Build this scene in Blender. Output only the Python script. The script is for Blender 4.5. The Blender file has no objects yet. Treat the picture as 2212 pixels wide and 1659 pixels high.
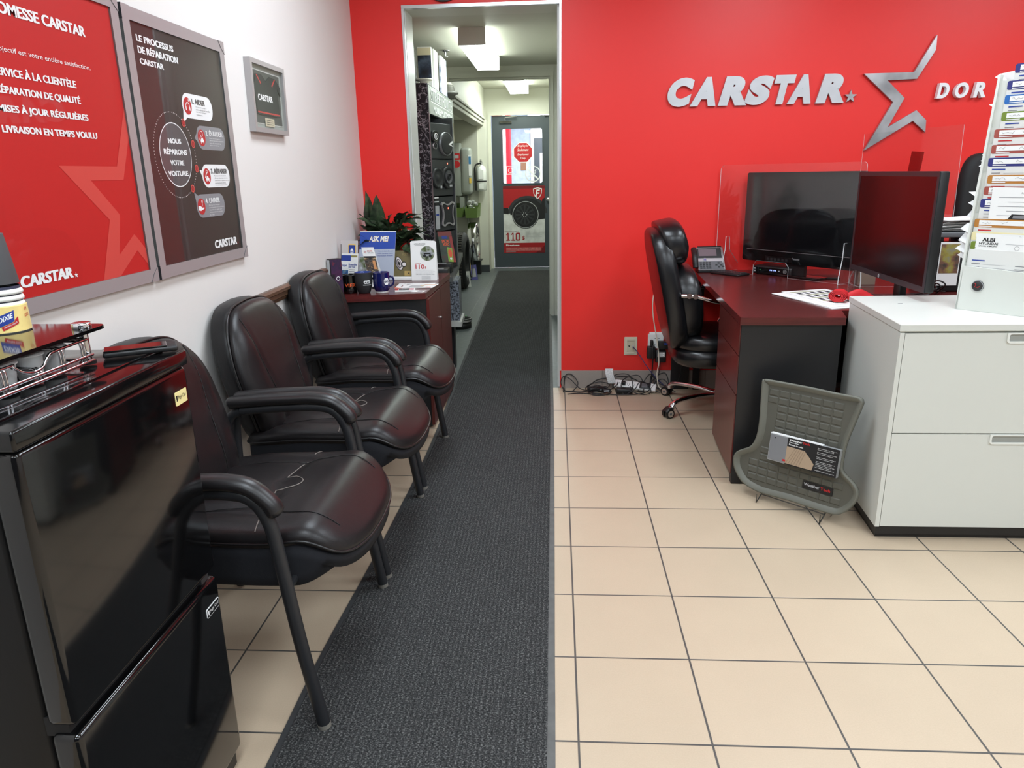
import bpy, bmesh, math, random
from mathutils import Matrix, Vector
from mathutils.geometry import tessellate_polygon
random.seed(7)
scene = bpy.context.scene
COL = scene.collection
PI = math.pi

# ---------------------------------------------------------------- camera, world, exposure
cam_data = bpy.data.cameras.new('camera')
cam_data.sensor_width = 36.0
cam_data.lens = 25.5435
cam_data.clip_start = 0.02
cam = bpy.data.objects.new('camera', cam_data)
COL.objects.link(cam)
cam.matrix_world = Matrix(((0.998137, 0.00178, 0.060988, 0.0),
                           (0.058073, 0.278878, -0.958569, 0.0),
                           (-0.018715, 0.960325, 0.278255, 1.36697),
                           (0, 0, 0, 1)))
scene.camera = cam
world = bpy.data.worlds.new('world')
world.use_nodes = True
world.node_tree.nodes['Background'].inputs[0].default_value = (0.75, 0.85, 1.0, 1)
world.node_tree.nodes['Background'].inputs[1].default_value = 0.3
scene.world = world
scene.view_settings.view_transform = 'Standard'
scene.view_settings.look = 'None'
scene.view_settings.exposure = 0.0
scene.view_settings.gamma = 1.0
scene.view_settings.use_curve_mapping = False
scene.cycles.max_bounces = 10
scene.cycles.transparent_max_bounces = 12
scene.cycles.sample_clamp_indirect = 6.0
TROFFER_POWER = 16.3      # the shop's ceiling troffers
HALL_POWER = 17.0         # the corridor's fluorescent wraps

# ---------------------------------------------------------------- materials
def lin(c):
    c = c / 255.0
    return c / 12.92 if c <= 0.04045 else ((c + 0.055) / 1.055) ** 2.4
def rgb(r, g, b):
    return (lin(r), lin(g), lin(b), 1.0)
MATS = {}
def mat(name, col, rough=0.5, metal=0.0, bump=None, vary=None, coat=0.0, trans=0.0, emit=None, spec=0.5, ior=1.5):
    """bump=(scale, strength, distance)  vary=(scale, amount)"""
    if name in MATS:
        return MATS[name]
    m = bpy.data.materials.new(name)
    m.use_nodes = True
    nt = m.node_tree
    b = nt.nodes['Principled BSDF']
    c = rgb(*col)
    b.inputs['Base Color'].default_value = c
    b.inputs['Roughness'].default_value = rough
    b.inputs['Metallic'].default_value = metal
    b.inputs['Specular IOR Level'].default_value = spec
    b.inputs['IOR'].default_value = ior
    b.inputs['Coat Weight'].default_value = coat
    b.inputs['Coat Roughness'].default_value = 0.08
    b.inputs['Transmission Weight'].default_value = trans
    if emit:
        b.inputs['Emission Color'].default_value = c
        b.inputs['Emission Strength'].default_value = emit
    if bump or vary:
        tc = nt.nodes.new('ShaderNodeTexCoord')
    if vary:
        n = nt.nodes.new('ShaderNodeTexNoise')
        n.inputs['Scale'].default_value = vary[0]
        n.inputs['Detail'].default_value = 5
        nt.links.new(tc.outputs['Object'], n.inputs['Vector'])
        mr = nt.nodes.new('ShaderNodeMapRange')
        mr.inputs[1].default_value = 0.3; mr.inputs[2].default_value = 0.7
        mr.inputs[3].default_value = 1 - vary[1]; mr.inputs[4].default_value = 1 + vary[1]
        nt.links.new(n.outputs[0], mr.inputs[0])
        mx = nt.nodes.new('ShaderNodeVectorMath'); mx.operation = 'SCALE'
        mx.inputs[0].default_value = c[:3]
        nt.links.new(mr.outputs[0], mx.inputs['Scale'])
        nt.links.new(mx.outputs[0], b.inputs['Base Color'])
    if bump:
        n2 = nt.nodes.new('ShaderNodeTexNoise')
        n2.inputs['Scale'].default_value = bump[0]
        n2.inputs['Detail'].default_value = 3
        nt.links.new(tc.outputs['Object'], n2.inputs['Vector'])
        bp = nt.nodes.new('ShaderNodeBump')
        bp.inputs['Strength'].default_value = bump[1]
        bp.inputs['Distance'].default_value = bump[2] if len(bump) > 2 else 0.001
        nt.links.new(n2.outputs[0], bp.inputs['Height'])
        nt.links.new(bp.outputs[0], b.inputs['Normal'])
    MATS[name] = m
    return m

class Nodes:
    """small wrapper for hand made node trees"""
    def __init__(s, name, rough=0.5):
        s.m = bpy.data.materials.new(name); s.m.use_nodes = True
        s.nt = s.m.node_tree; s.b = s.nt.nodes['Principled BSDF']
        s.b.inputs['Roughness'].default_value = rough
        s.tc = s.nt.nodes.new('ShaderNodeTexCoord').outputs['Object']
        sep = s.nt.nodes.new('ShaderNodeSeparateXYZ'); s.nt.links.new(s.tc, sep.inputs[0])
        s.x, s.y, s.z = sep.outputs
        MATS[name] = s.m
    def put(s, inp, v):
        if hasattr(v, 'is_output'): s.nt.links.new(v, inp)
        else: inp.default_value = v
    def math(s, op, a, b=0.0, c=0.0):
        n = s.nt.nodes.new('ShaderNodeMath'); n.operation = op
        s.put(n.inputs[0], a); s.put(n.inputs[1], b); s.put(n.inputs[2], c)
        return n.outputs[0]
    def noise(s, scale, detail=4, vec=None, rough=0.5):
        n = s.nt.nodes.new('ShaderNodeTexNoise'); n.inputs['Scale'].default_value = scale
        n.inputs['Detail'].default_value = detail; n.inputs['Roughness'].default_value = rough
        s.nt.links.new(vec or s.tc, n.inputs['Vector'])
        return n.outputs[0]
    def white(s, a, b):
        cx = s.nt.nodes.new('ShaderNodeCombineXYZ'); s.put(cx.inputs[0], a); s.put(cx.inputs[1], b)
        n = s.nt.nodes.new('ShaderNodeTexWhiteNoise'); s.nt.links.new(cx.outputs[0], n.inputs['Vector'])
        return n.outputs[0]
    def ramp(s, v, stops):
        n = s.nt.nodes.new('ShaderNodeValToRGB'); e = n.color_ramp.elements
        e[0].position, e[0].color = stops[0]
        e[1].position, e[1].color = stops[1]
        for p, c in stops[2:]:
            k = e.new(p); k.color = c
        s.put(n.inputs[0], v)
        return n.outputs[0]
    def mix(s, f, a, b):
        n = s.nt.nodes.new('ShaderNodeMix'); n.data_type = 'RGBA'
        s.put(n.inputs[0], f); s.put(n.inputs[6], a); s.put(n.inputs[7], b)
        return n.outputs[2]
    def scale(s, col, f):
        n = s.nt.nodes.new('ShaderNodeVectorMath'); n.operation = 'SCALE'
        s.put(n.inputs[0], col if hasattr(col, 'is_output') else col[:3]); s.put(n.inputs['Scale'], f)
        return n.outputs[0]
    def bump(s, h, strength=0.3, dist=0.002):
        n = s.nt.nodes.new('ShaderNodeBump'); n.inputs['Strength'].default_value = strength
        n.inputs['Distance'].default_value = dist
        s.put(n.inputs['Height'], h); s.nt.links.new(n.outputs[0], s.b.inputs['Normal'])
    def color(s, v): s.put(s.b.inputs['Base Color'], v)
    def rough(s, v): s.put(s.b.inputs['Roughness'], v)

def tile_material(name, x0, y0, t, base, grout, gw, var, rough):
    n = Nodes(name, rough)
    fx = n.math('DIVIDE', n.math('SUBTRACT', n.x, x0), t)
    fy = n.math('DIVIDE', n.math('SUBTRACT', n.y, y0), t)
    ix, iy = n.math('FLOOR', fx), n.math('FLOOR', fy)
    def edge(f):
        r = n.math('FRACT', f)
        return n.math('MINIMUM', r, n.math('SUBTRACT', 1.0, r))
    d = n.math('MULTIPLY', n.math('MINIMUM', edge(fx), edge(fy)), t)
    mask = n.math('SMOOTH_MIN', n.math('MULTIPLY', n.math('SUBTRACT', d, gw * 0.35), 1 / (gw * 0.3)), 1.0, 0.1)
    mask = n.math('MAXIMUM', mask, 0.0)
    rnd = n.white(ix, iy)
    f = n.math('ADD', n.math('MULTIPLY', rnd, var), 1 - var / 2)
    f = n.math('MULTIPLY', f, n.math('ADD', n.math('MULTIPLY', n.noise(5, 5), 0.10), 0.95))
    f = n.math('MULTIPLY', f, n.math('ADD', n.math('MULTIPLY', n.noise(260, 2), 0.16), 0.92))
    col = n.scale(rgb(*base), f)
    n.color(n.mix(mask, rgb(*grout), col))
    n.rough(n.math('ADD', n.math('MULTIPLY', n.noise(30, 3), 0.15), rough - 0.07))
    n.bump(mask, 0.5, 0.0015)
    return n.m

FLOOR_TILE = tile_material('beige_floor_tile', 0.054, 3.483, 0.3302, (190, 171, 147), (74, 73, 71), 0.0055, 0.05, 0.36)
SLATE_TILE = tile_material('slate_hall_tile', -0.47, 5.19, 0.405, (92, 98, 98), (120, 124, 122), 0.004, 0.10, 0.42)
BASE_TILE = tile_material('stone_base_tile', 0.30, 0.0, 0.333, (158, 148, 140), (128, 120, 112), 0.004, 0.05, 0.5)

REAR_DARK = mat('darkened_rear_wall', (58, 60, 66), 0.35)  # dark tone made up for the unseen rear wall, to dim the fridge's reflections
WALL_WHITE = mat('white_wall_paint', (224, 220, 216), 0.62, bump=(160, 0.25, 0.0006), vary=(1.5, 0.012))
def red_wall():
    n = Nodes('red_wall_vinyl', 0.42)
    n.color(n.scale(rgb(236, 41, 36), n.math('ADD', n.math('MULTIPLY', n.noise(3, 4), 0.05), 0.975)))
    h = n.math('ADD', n.math('MULTIPLY', n.noise(2.2, 3), 1.0), n.math('MULTIPLY', n.noise(140, 2), 0.05))
    n.bump(h, 0.25, 0.01)
    return n.m
RED_WALL = red_wall()
CREAM = mat('cream_paint', (214, 213, 200), 0.5, vary=(2, 0.02))
CEIL = mat('hall_ceiling_paint', (205, 204, 190), 0.55)
NICHE_SHADED = mat('niche_shaded_cream', (176, 175, 164), 0.6)  # cream paint with the niche's shade put into its colour
TRIM_METAL = mat('brushed_trim_metal', (214, 216, 218), 0.28, 0.9)
WHITE_PAINT = mat('white_gloss_paint', (222, 222, 218), 0.35)
CEIL_TILE = mat('ceiling_tile', (222, 220, 214), 0.8)
EMIT_TROFFER = mat('troffer_diffuser', (230, 242, 252), 0.5, emit=TROFFER_POWER)
EMIT_SIDE = mat('fluorescent_wrap_side', (240, 250, 240), 0.5, emit=8.0)
EMIT_SHOP = mat('workshop_tube', (244, 250, 255), 0.5, emit=HALL_POWER * 4)
EMIT_HALL_FAR = mat('fluorescent_wrap_far', (240, 250, 240), 0.5, emit=HALL_POWER * 1.6)
EMIT_HALL = mat('fluorescent_wrap', (236, 250, 246), 0.5, emit=HALL_POWER)

def carpet_material():
    n = Nodes('ribbed_charcoal_carpet', 0.95)
    rib = n.math('SINE', n.math('MULTIPLY', n.x, 2 * PI / 0.0145))
    nz = n.noise(230, 3)
    n2 = n.noise(900, 1)
    f = n.math('ADD', n.math('MULTIPLY', nz, 1.1), n.math('MULTIPLY', rib, 0.035))
    base = n.ramp(f, [(0.32, rgb(24, 25, 25)), (0.60, rgb(62, 62, 62)), (0.80, rgb(116, 116, 114))])
    patch = n.math('ADD', n.math('MULTIPLY', n.noise(2.4, 4), 0.35), 0.82)
    n.color(n.scale(base, patch))
    n.bump(n.math('ADD', n.math('MULTIPLY', rib, 0.22), n.math('MULTIPLY', n2, 0.6)), 0.6, 0.003)
    n.b.inputs['Specular IOR Level'].default_value = 0.15
    return n.m
CARPET = carpet_material()
CARPET_EDGE = mat('carpet_vinyl_edge', (52, 53, 54), 0.7, bump=(60, 0.3, 0.001), vary=(30, 0.15))

def wood_material(name, dark, light, rough=0.3, axis='y'):
    n = Nodes(name, rough)
    mp = n.nt.nodes.new('ShaderNodeMapping')
    mp.inputs['Scale'].default_value = {'y': (60, 3, 60), 'x': (3, 60, 60), 'z': (60, 60, 3)}[axis]
    n.nt.links.new(n.tc, mp.inputs[0])
    v = n.noise(1.0, 5, mp.outputs[0], 0.6)
    n.color(n.ramp(v, [(0.3, rgb(*dark)), (0.7, rgb(*light))]))
    return n.m
MAHOG = wood_material('mahogany_laminate', (72, 26, 26), (98, 38, 36), 0.26, 'x')
MAHOG_Z = wood_material('mahogany_front', (76, 30, 28), (98, 42, 38), 0.3, 'z')
RAIL_WOOD = wood_material('brown_rail_wood', (74, 52, 38), (104, 76, 56), 0.35, 'y')
BLACK_LAM = mat('black_laminate', (26, 26, 28), 0.42, bump=(300, 0.1, 0.0004))
def leather(name, col, rough):
    n = Nodes(name, rough)
    n.color(n.scale(rgb(*col), n.math('ADD', n.math('MULTIPLY', n.noise(9, 4), 0.5), 0.75)))
    vor = n.nt.nodes.new('ShaderNodeTexVoronoi'); vor.inputs['Scale'].default_value = 420
    n.nt.links.new(n.tc, vor.inputs['Vector'])
    n.b.inputs['Specular IOR Level'].default_value = 0.34 if col[0] > 22 else 0.5
    n.bump(n.math('ADD', n.math('MULTIPLY', vor.outputs[0], 0.25), n.math('MULTIPLY', n.noise(22, 3), 0.9)), 0.22, 0.002)
    return n.m
LEATHER = leather('dark_brown_leather', (27, 24, 25), 0.36)
LEATHER_SIDE = leather('black_leather_side', (25, 24, 25), 0.42)
LEATHER_BLACK = leather('black_office_leather', (20, 20, 22), 0.27)
FABRIC = mat('black_navy_fabric', (20, 21, 27), 0.9, bump=(700, 0.4, 0.001))
PIPING = mat('leather_piping', (20, 18, 19), 0.35)
SEAM = mat('pale_seam_thread', (112, 104, 98), 0.6)
SEAM_DARK = mat('dark_seam', (14, 12, 12), 0.6)
TUBE_BLACK = mat('black_powder_coat', (34, 35, 38), 0.45, bump=(500, 0.15, 0.0004))
ARM_PU = mat('black_arm_polyurethane', (30, 28, 29), 0.36)
CHROME = mat('chrome', (225, 225, 228), 0.08, 1.0)
SILVER = mat('silver_anodised', (176, 172, 173), 0.38, 0.45)
SILVER_DK = mat('silver_frame_lip', (120, 122, 122), 0.4, 0.7)
def brushed():
    n = Nodes('brushed_sign_silver', 0.32)
    n.b.inputs['Metallic'].default_value = 0.30
    n.color(n.ramp(n.noise(2.5, 3), [(0.35, rgb(186, 187, 190)), (0.7, rgb(232, 233, 236))]))
    return n.m
SIGN_SILVER = brushed()
def star_silver():
    n = Nodes('star_silver', 0.34)
    n.b.inputs['Metallic'].default_value = 0.55
    n.color(n.ramp(n.noise(4, 3), [(0.35, rgb(140, 140, 142)), (0.7, rgb(214, 214, 217))]))
    return n.m
STAR_SILVER = star_silver()
SIGN_WHITE = mat('white_sign_letter', (240, 242, 244), 0.3)
BLACK_GLOSS = mat('black_gloss', (12, 12, 13), 0.10, coat=0.4)
FRIDGE_DOOR = mat('black_fridge_enamel', (11, 11, 12), 0.085, spec=0.6)
FRIDGE_TOP = mat('black_fridge_top', (13, 13, 14), 0.09)
FRIDGE_BODY = mat('black_fridge_side', (12, 12, 13), 0.45, bump=(300, 0.15, 0.0005), spec=0.3)
BLACK_PL = mat('black_plastic', (24, 24, 25), 0.45)
BLACK_MATTE = mat('black_matte', (16, 16, 17), 0.8)
GREY_PL = mat('grey_plastic', (96, 97, 100), 0.45)
DK_GREY = mat('dark_grey_plastic', (50, 50, 53), 0.4)
WHITE_PL = mat('white_plastic', (232, 232, 230), 0.4)
CAB_WHITE = mat('white_cabinet_melamine', (212, 214, 207), 0.38)
BEIGE_PL = mat('beige_outlet_plastic', (214, 206, 184), 0.4)
PAPER = mat('white_paper', (238, 238, 236), 0.6)
INK = mat('black_ink', (22, 22, 24), 0.6)
INK_GREY = mat('grey_ink', (128, 128, 132), 0.6)
INK_LT = mat('light_grey_ink', (176, 177, 180), 0.6)
INK_RED = mat('red_ink', (190, 30, 36), 0.55)
INK_BLUE = mat('blue_ink', (34, 62, 150), 0.55)
INK_WHITE = mat('white_ink', (242, 242, 242), 0.5)
CREAM_LABEL = mat('cream_label', (238, 222, 156), 0.55)
INK_YEL = mat('yellow_ink', (240, 200, 90), 0.55)
SCREEN_TV = mat('tv_screen_glass', (19, 19, 21), 0.06, spec=0.95)
SCREEN_HP = mat('monitor_screen', (12, 10, 11), 0.16, spec=0.7)
ACRYLIC_EDGE = mat('acrylic_edge', (222, 226, 226), 0.3)
def acrylic(name, a, rough=0.02):
    m = bpy.data.materials.new(name); m.use_nodes = True
    nt = m.node_tree; nt.nodes.remove(nt.nodes['Principled BSDF'])
    out = nt.nodes['Material Output']
    tr = nt.nodes.new('ShaderNodeBsdfTransparent'); gl = nt.nodes.new('ShaderNodeBsdfGlossy')
    tr.inputs[0].default_value = (0.985, 0.988, 0.988, 1)
    gl.inputs['Roughness'].default_value = rough
    fr = nt.nodes.new('ShaderNodeFresnel'); geo = nt.nodes.new('ShaderNodeNewGeometry'); sw = nt.nodes.new('ShaderNodeMapRange')
    sw.inputs[3].default_value = 1.45; sw.inputs[4].default_value = 1 / 1.45
    nt.links.new(geo.outputs['Backfacing'], sw.inputs[0]); nt.links.new(sw.outputs[0], fr.inputs[0])
    mul = nt.nodes.new('ShaderNodeMath'); mul.operation = 'MULTIPLY'; mul.inputs[1].default_value = a
    nt.links.new(fr.outputs[0], mul.inputs[0])
    mx = nt.nodes.new('ShaderNodeMixShader')
    nt.links.new(mul.outputs[0], mx.inputs[0]); nt.links.new(tr.outputs[0], mx.inputs[1]); nt.links.new(gl.outputs[0], mx.inputs[2])
    nt.links.new(mx.outputs[0], out.inputs[0])
    MATS[name] = m
    return m
ACRYLIC = acrylic('clear_acrylic', 1.0, 0.03)
GLASS = acrylic('clear_glass', 0.8)
def marble(name, base, vein, scale=7.0):
    n = Nodes(name, 0.5); n.b.inputs['Specular IOR Level'].default_value = 0.3
    d = n.noise(5, 4)
    a = n.noise(scale, 6, None, 0.62)
    r = n.math('ABSOLUTE', n.math('SUBTRACT', a, 0.5))
    b = n.noise(scale * 2.3, 6, None, 0.62)
    r2 = n.math('ABSOLUTE', n.math('SUBTRACT', b, 0.52))
    r = n.math('MINIMUM', r, n.math('MULTIPLY', r2, 1.3))
    n.color(n.ramp(r, [(0.0, rgb(*vein)), (0.016, rgb(*base)), (0.006, rgb(110, 112, 118))]))
    return n.m
MARBLE = marble('black_marble_laminate', (24, 27, 31), (205, 209, 214), 9)
def granite():
    n = Nodes('grey_granite_laminate', 0.35)
    n.color(n.ramp(n.noise(75, 4), [(0.42, rgb(40, 42, 46)), (0.56, rgb(120, 126, 134))]))
    return n.m
GRANITE = granite()
RUBBER = mat('tire_rubber', (26, 26, 27), 0.75)
# ---------------------------------------------------------------- mesh helpers
WM = {}
_text_cache = {}
def text_verts(body, bold=0.0, res=3, spacing=1.0):
    k = (body, bold, res, spacing)
    if k not in _text_cache:
        cu = bpy.data.curves.new('tmp_text', 'FONT')
        cu.body = body; cu.size = 1.0; cu.resolution_u = res; cu.fill_mode = 'FRONT'
        cu.offset = bold; cu.space_character = spacing
        ob = bpy.data.objects.new('tmp_text', cu); COL.objects.link(ob)
        dg = bpy.context.evaluated_depsgraph_get(); dg.update()
        me = bpy.data.meshes.new_from_object(ob.evaluated_get(dg))
        vs = [tuple(v.co[:2]) for v in me.vertices]
        fs = [tuple(p.vertices) for p in me.polygons]
        bpy.data.objects.remove(ob); bpy.data.curves.remove(cu); bpy.data.meshes.remove(me)
        _text_cache[k] = (vs, fs)
    return _text_cache[k]

def frame(o, x, y):
    x = Vector(x).normalized(); y = Vector(y).normalized(); z = x.cross(y).normalized()
    return Matrix(((x.x, y.x, z.x, o[0]), (x.y, y.y, z.y, o[1]), (x.z, y.z, z.z, o[2]), (0, 0, 0, 1)))

def smooth(pts, n=6, closed=False):
    P = [Vector(p) for p in pts]
    out = []
    N = len(P)
    rng = range(N) if closed else range(N - 1)
    for i in rng:
        if closed: a, b, c, d = P[(i - 1) % N], P[i], P[(i + 1) % N], P[(i + 2) % N]
        else: a, b, c, d = P[max(i - 1, 0)], P[i], P[i + 1], P[min(i + 2, N - 1)]
        for k in range(n):
            t = k / n
            out.append(0.5 * ((2 * b) + (c - a) * t + (2 * a - 5 * b + 4 * c - d) * t * t + (3 * b - a - 3 * c + d) * t ** 3))
    if not closed: out.append(P[-1])
    return [tuple(p) for p in out]

def rrect(x0, y0, x1, y1, r, n=4):
    o = []
    for cx, cy, a in ((x1 - r, y0 + r, -90), (x1 - r, y1 - r, 0), (x0 + r, y1 - r, 90), (x0 + r, y0 + r, 180)):
        for k in range(n + 1):
            t = math.radians(a + 90 * k / n)
            o.append((cx + r * math.cos(t), cy + r * math.sin(t)))
    return o
def disc(cx, cy, r, n=28, ry=None):
    return [(cx + r * math.cos(2 * PI * k / n), cy + (ry or r) * math.sin(2 * PI * k / n)) for k in range(n)]
def star5(cx, cy, r, ri=0.4, rot=90):
    return [(cx + (r if k % 2 == 0 else r * ri) * math.cos(math.radians(rot + 36 * k)), cy + (r if k % 2 == 0 else r * ri) * math.sin(math.radians(rot + 36 * k))) for k in range(10)]

class MB:
    def __init__(s, M=None):
        s.v = []; s.f = []; s.mi = []; s.sm = []; s.mats = []; s.M = M or Matrix()
    def add(s, vs, fs, m, smooth=False):
        o = len(s.v); M = s.M
        s.v += [M @ Vector(v if len(v) == 3 else (v[0], v[1], 0)) for v in vs]
        if m not in s.mats: s.mats.append(m)
        k = s.mats.index(m)
        for f in fs:
            s.f.append([i + o for i in f]); s.mi.append(k); s.sm.append(smooth)
        return s
    def bm(s, b, m, smooth=False):
        b.verts.index_update()
        s.add([tuple(v.co) for v in b.verts], [[v.index for v in f.verts] for f in b.faces], m, smooth)
        b.free(); return s
    def box(s, x0, y0, z0, x1, y1, z1, m, r=0.0, seg=2):
        if r <= 0:
            v = [(x0, y0, z0), (x1, y0, z0), (x1, y1, z0), (x0, y1, z0), (x0, y0, z1), (x1, y0, z1), (x1, y1, z1), (x0, y1, z1)]
            return s.add(v, [(0, 3, 2, 1), (4, 5, 6, 7), (0, 1, 5, 4), (1, 2, 6, 5), (2, 3, 7, 6), (3, 0, 4, 7)], m)
        b = bmesh.new(); bmesh.ops.create_cube(b, size=1.0)
        for v in b.verts:
            v.co = Vector(((x0 + x1) / 2 + v.co.x * (x1 - x0), (y0 + y1) / 2 + v.co.y * (y1 - y0), (z0 + z1) / 2 + v.co.z * (z1 - z0)))
        bmesh.ops.bevel(b, geom=list(b.edges), offset=r, segments=seg, affect='EDGES', profile=0.5)
        return s.bm(b, m, seg > 1)
    def cyl(s, p0, p1, r0, m, r1=None, seg=16, caps=True):
        return s.tube([p0, p1], r0, m, seg, r_end=r1, caps=caps)
    def tube(s, pts, r, m, seg=8, closed=False, r_end=None, caps=True, ry=None, up=None):
        P = [Vector(p) for p in pts]; N = len(P)
        T = []
        for i in range(N):
            if closed: t = P[(i + 1) % N] - P[i - 1]
            else: t = P[min(i + 1, N - 1)] - P[max(i - 1, 0)]
            T.append(t.normalized() if t.length > 1e-9 else Vector((0, 0, 1)))
        u = Vector(up) if up else (Vector((0, 0, 1)) if abs(T[0].z) < 0.9 else Vector((1, 0, 0)))
        vs = []
        for i in range(N):
            if up: u = Vector(up)
            n = (u - T[i] * u.dot(T[i])).normalized(); bn = T[i].cross(n); u = n
            rr = r if r_end is None else r + (r_end - r) * i / (N - 1)
            r2 = ry if ry is not None else rr
            for k in range(seg):
                a = 2 * PI * k / seg
                vs.append(tuple(P[i] + bn * (rr * math.cos(a)) + n * (r2 * math.sin(a))))
        fs = []
        for i in range(N if closed else N - 1):
            a, b = i * seg, ((i + 1) % N) * seg
            for k in range(seg):
                k2 = (k + 1) % seg
                fs.append((a + k, a + k2, b + k2, b + k))
        s.add(vs, fs, m, True)
        if caps and not closed:
            s.add([vs[k] for k in range(seg)], [list(range(seg))[::-1]], m)
            s.add(vs[-seg:], [list(range(seg))], m)
        return s
    def lathe(s, prof, m, o=(0, 0, 0), seg=28, smooth=True):
        vs = []; fs = []
        for r, z in prof:
            for k in range(seg):
                a = 2 * PI * k / seg
                vs.append((o[0] + r * math.cos(a), o[1] + r * math.sin(a), o[2] + z))
        for i in range(len(prof) - 1):
            for k in range(seg):
                k2 = (k + 1) % seg
                fs.append((i * seg + k, i * seg + k2, (i + 1) * seg + k2, (i + 1) * seg + k))
        return s.add(vs, fs, m, smooth)
    def flat(s, poly, m, z=0.0, holes=()):
        loops = [list(poly)] + [list(h) for h in holes]
        allp = [p for l in loops for p in l]
        tri = tessellate_polygon([[Vector((p[0], p[1], 0)) for p in l] for l in loops])
        fs = []
        for t in tri:
            a, b, c = (allp[i] for i in t)
            ar = (b[0] - a[0]) * (c[1] - a[1]) - (c[0] - a[0]) * (b[1] - a[1])
            fs.append(t if ar > 0 else (t[0], t[2], t[1]))
        return s.add([(p[0], p[1], z) for p in allp], fs, m)
    def rect(s, x0, y0, x1, y1, m, z=0.0):
        return s.add([(x0, y0, z), (x1, y0, z), (x1, y1, z), (x0, y1, z)], [(0, 1, 2, 3)], m)
    def prism(s, poly, z0, z1, m, holes=(), side=None):
        area = sum(poly[i - 1][0] * poly[i][1] - poly[i][0] * poly[i - 1][1] for i in range(len(poly)))
        if area < 0: poly = list(poly)[::-1]
        s.flat(poly, m, z1, holes)
        o = len(s.f); s.flat(poly, m, z0, holes)
        for i in range(o, len(s.f)): s.f[i] = s.f[i][::-1]
        for l, sg in [(list(poly), 1)] + [(list(h), -1) for h in holes]:
            n = len(l); ar = sum(l[i - 1][0] * l[i][1] - l[i][0] * l[i - 1][1] for i in range(n))
            if ar * sg < 0: l = l[::-1]
            s.add([(p[0], p[1], z0) for p in l] + [(p[0], p[1], z1) for p in l],
                  [(i, (i + 1) % n, n + (i + 1) % n, n + i) for i in range(n)], side or m)
        return s
    def ring(s, cx, cy, r, w, m, z=0.0, n=36, ry=None):
        k = (ry or r) / r
        return s.flat(disc(cx, cy, r, n, r * k), m, z, [disc(cx, cy, r - w, n, (r - w) * k)])
    def text(s, body, x, y, w, h, m, z=0.0, bold=0.0, shear=0.0, depth=0.0, res=3, spacing=1.0, center=False):
        if bold >= 0.03 and not depth and w:      # heavy face: overprint sideways
            dx = w / max(3, len(body)) * bold * 1.1
            for k in (-1, 0, 1): s.text(body, x + dx * (1 + k), y, w - 2 * dx, h, m, z + 0.00004 * (k + 1), 0.018, shear, 0.0, res, spacing, center)
            return s
        vs, fs = text_verts(body, bold, res, spacing)
        vs = [(a + shear * b, b) for a, b in vs]
        x0 = min(v[0] for v in vs); x1 = max(v[0] for v in vs); y0 = min(v[1] for v in vs); y1 = max(v[1] for v in vs)
        sx = w / (x1 - x0) if w else h / (y1 - y0)
        sy = h / (y1 - y0) if h else sx
        ox = x - (x1 - x0) * sx / 2 if center else x
        V = [(ox + (a - x0) * sx, y + (b - y0) * sy, z) for a, b in vs]
        if depth:
            n = len(V); cnt = {}
            for f in fs:
                for i in range(len(f)):
                    e = (f[i], f[(i + 1) % len(f)])
                    cnt[e] = cnt.get(e, 0) + 1
            # front faces wind counter-clockwise
            s.add([(a, b, z + depth) for a, b, _ in V], fs, m)
            side = [(a, b) for (a, b) in cnt if (b, a) not in cnt]
            s.add(V + [(a, b, z + depth) for a, b, _ in V], [(a, b, n + b, n + a) for a, b in side], m)
        else:
            s.add(V, fs, m)
        return s
    def puff(s, outline, rings, m, fn=None, c=None, smooth=True):
        n = len(outline)
        if c is None: c = (sum(p[0] for p in outline) / n, sum(p[1] for p in outline) / n)
        fn = fn or (lambda x, y, z: (x, y, z))
        vs = []
        for sc, z in rings:
            for p in outline:
                vs.append(fn(c[0] + sc * (p[0] - c[0]), c[1] + sc * (p[1] - c[1]), z))
        fs = []
        for i in range(len(rings) - 1):
            for k in range(n):
                k2 = (k + 1) % n
                fs.append((i * n + k, i * n + k2, (i + 1) * n + k2, (i + 1) * n + k))
        a = len(vs); vs.append(fn(c[0], c[1], rings[0][1])); b = len(vs); vs.append(fn(c[0], c[1], rings[-1][1]))
        L = (len(rings) - 1) * n
        for k in range(n):
            k2 = (k + 1) % n
            fs.append((a, k2, k)); fs.append((b, L + k, L + k2))
        return s.add(vs, fs, m, smooth)
    def grid(s, fn, nu, nv, m, smooth=True):
        vs = [fn(i / nu, j / nv) for j in range(nv + 1) for i in range(nu + 1)]
        fs = [(j * (nu + 1) + i, j * (nu + 1) + i + 1, (j + 1) * (nu + 1) + i + 1, (j + 1) * (nu + 1) + i) for j in range(nv) for i in range(nu)]
        return s.add(vs, fs, m, smooth)
    def build(s, name, parent=None, label=None, cat=None, group=None, kind=None):
        me = bpy.data.meshes.new(name)
        vs = s.v
        if parent is None:
            x = [v.x for v in vs]; y = [v.y for v in vs]; z = [v.z for v in vs]
            o = Vector(((min(x) + max(x)) / 2, (min(y) + max(y)) / 2, min(z)))
            if kind == 'structure': o = Vector((0, 0, 0))
            W = Matrix.Translation(o)
        else:
            W = WM[parent.name]
        I = W.inverted()
        me.from_pydata([tuple(I @ v) for v in vs], [], s.f)
        for m in s.mats: me.materials.append(m)
        me.polygons.foreach_set('material_index', s.mi)
        me.polygons.foreach_set('use_smooth', s.sm)
        me.update()
        ob = bpy.data.objects.new(name, me); COL.objects.link(ob)
        if parent is None: ob.matrix_world = W
        else: ob.parent = parent
        WM[ob.name] = W
        tag(ob, label, cat, group, kind)
        return ob

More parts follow.
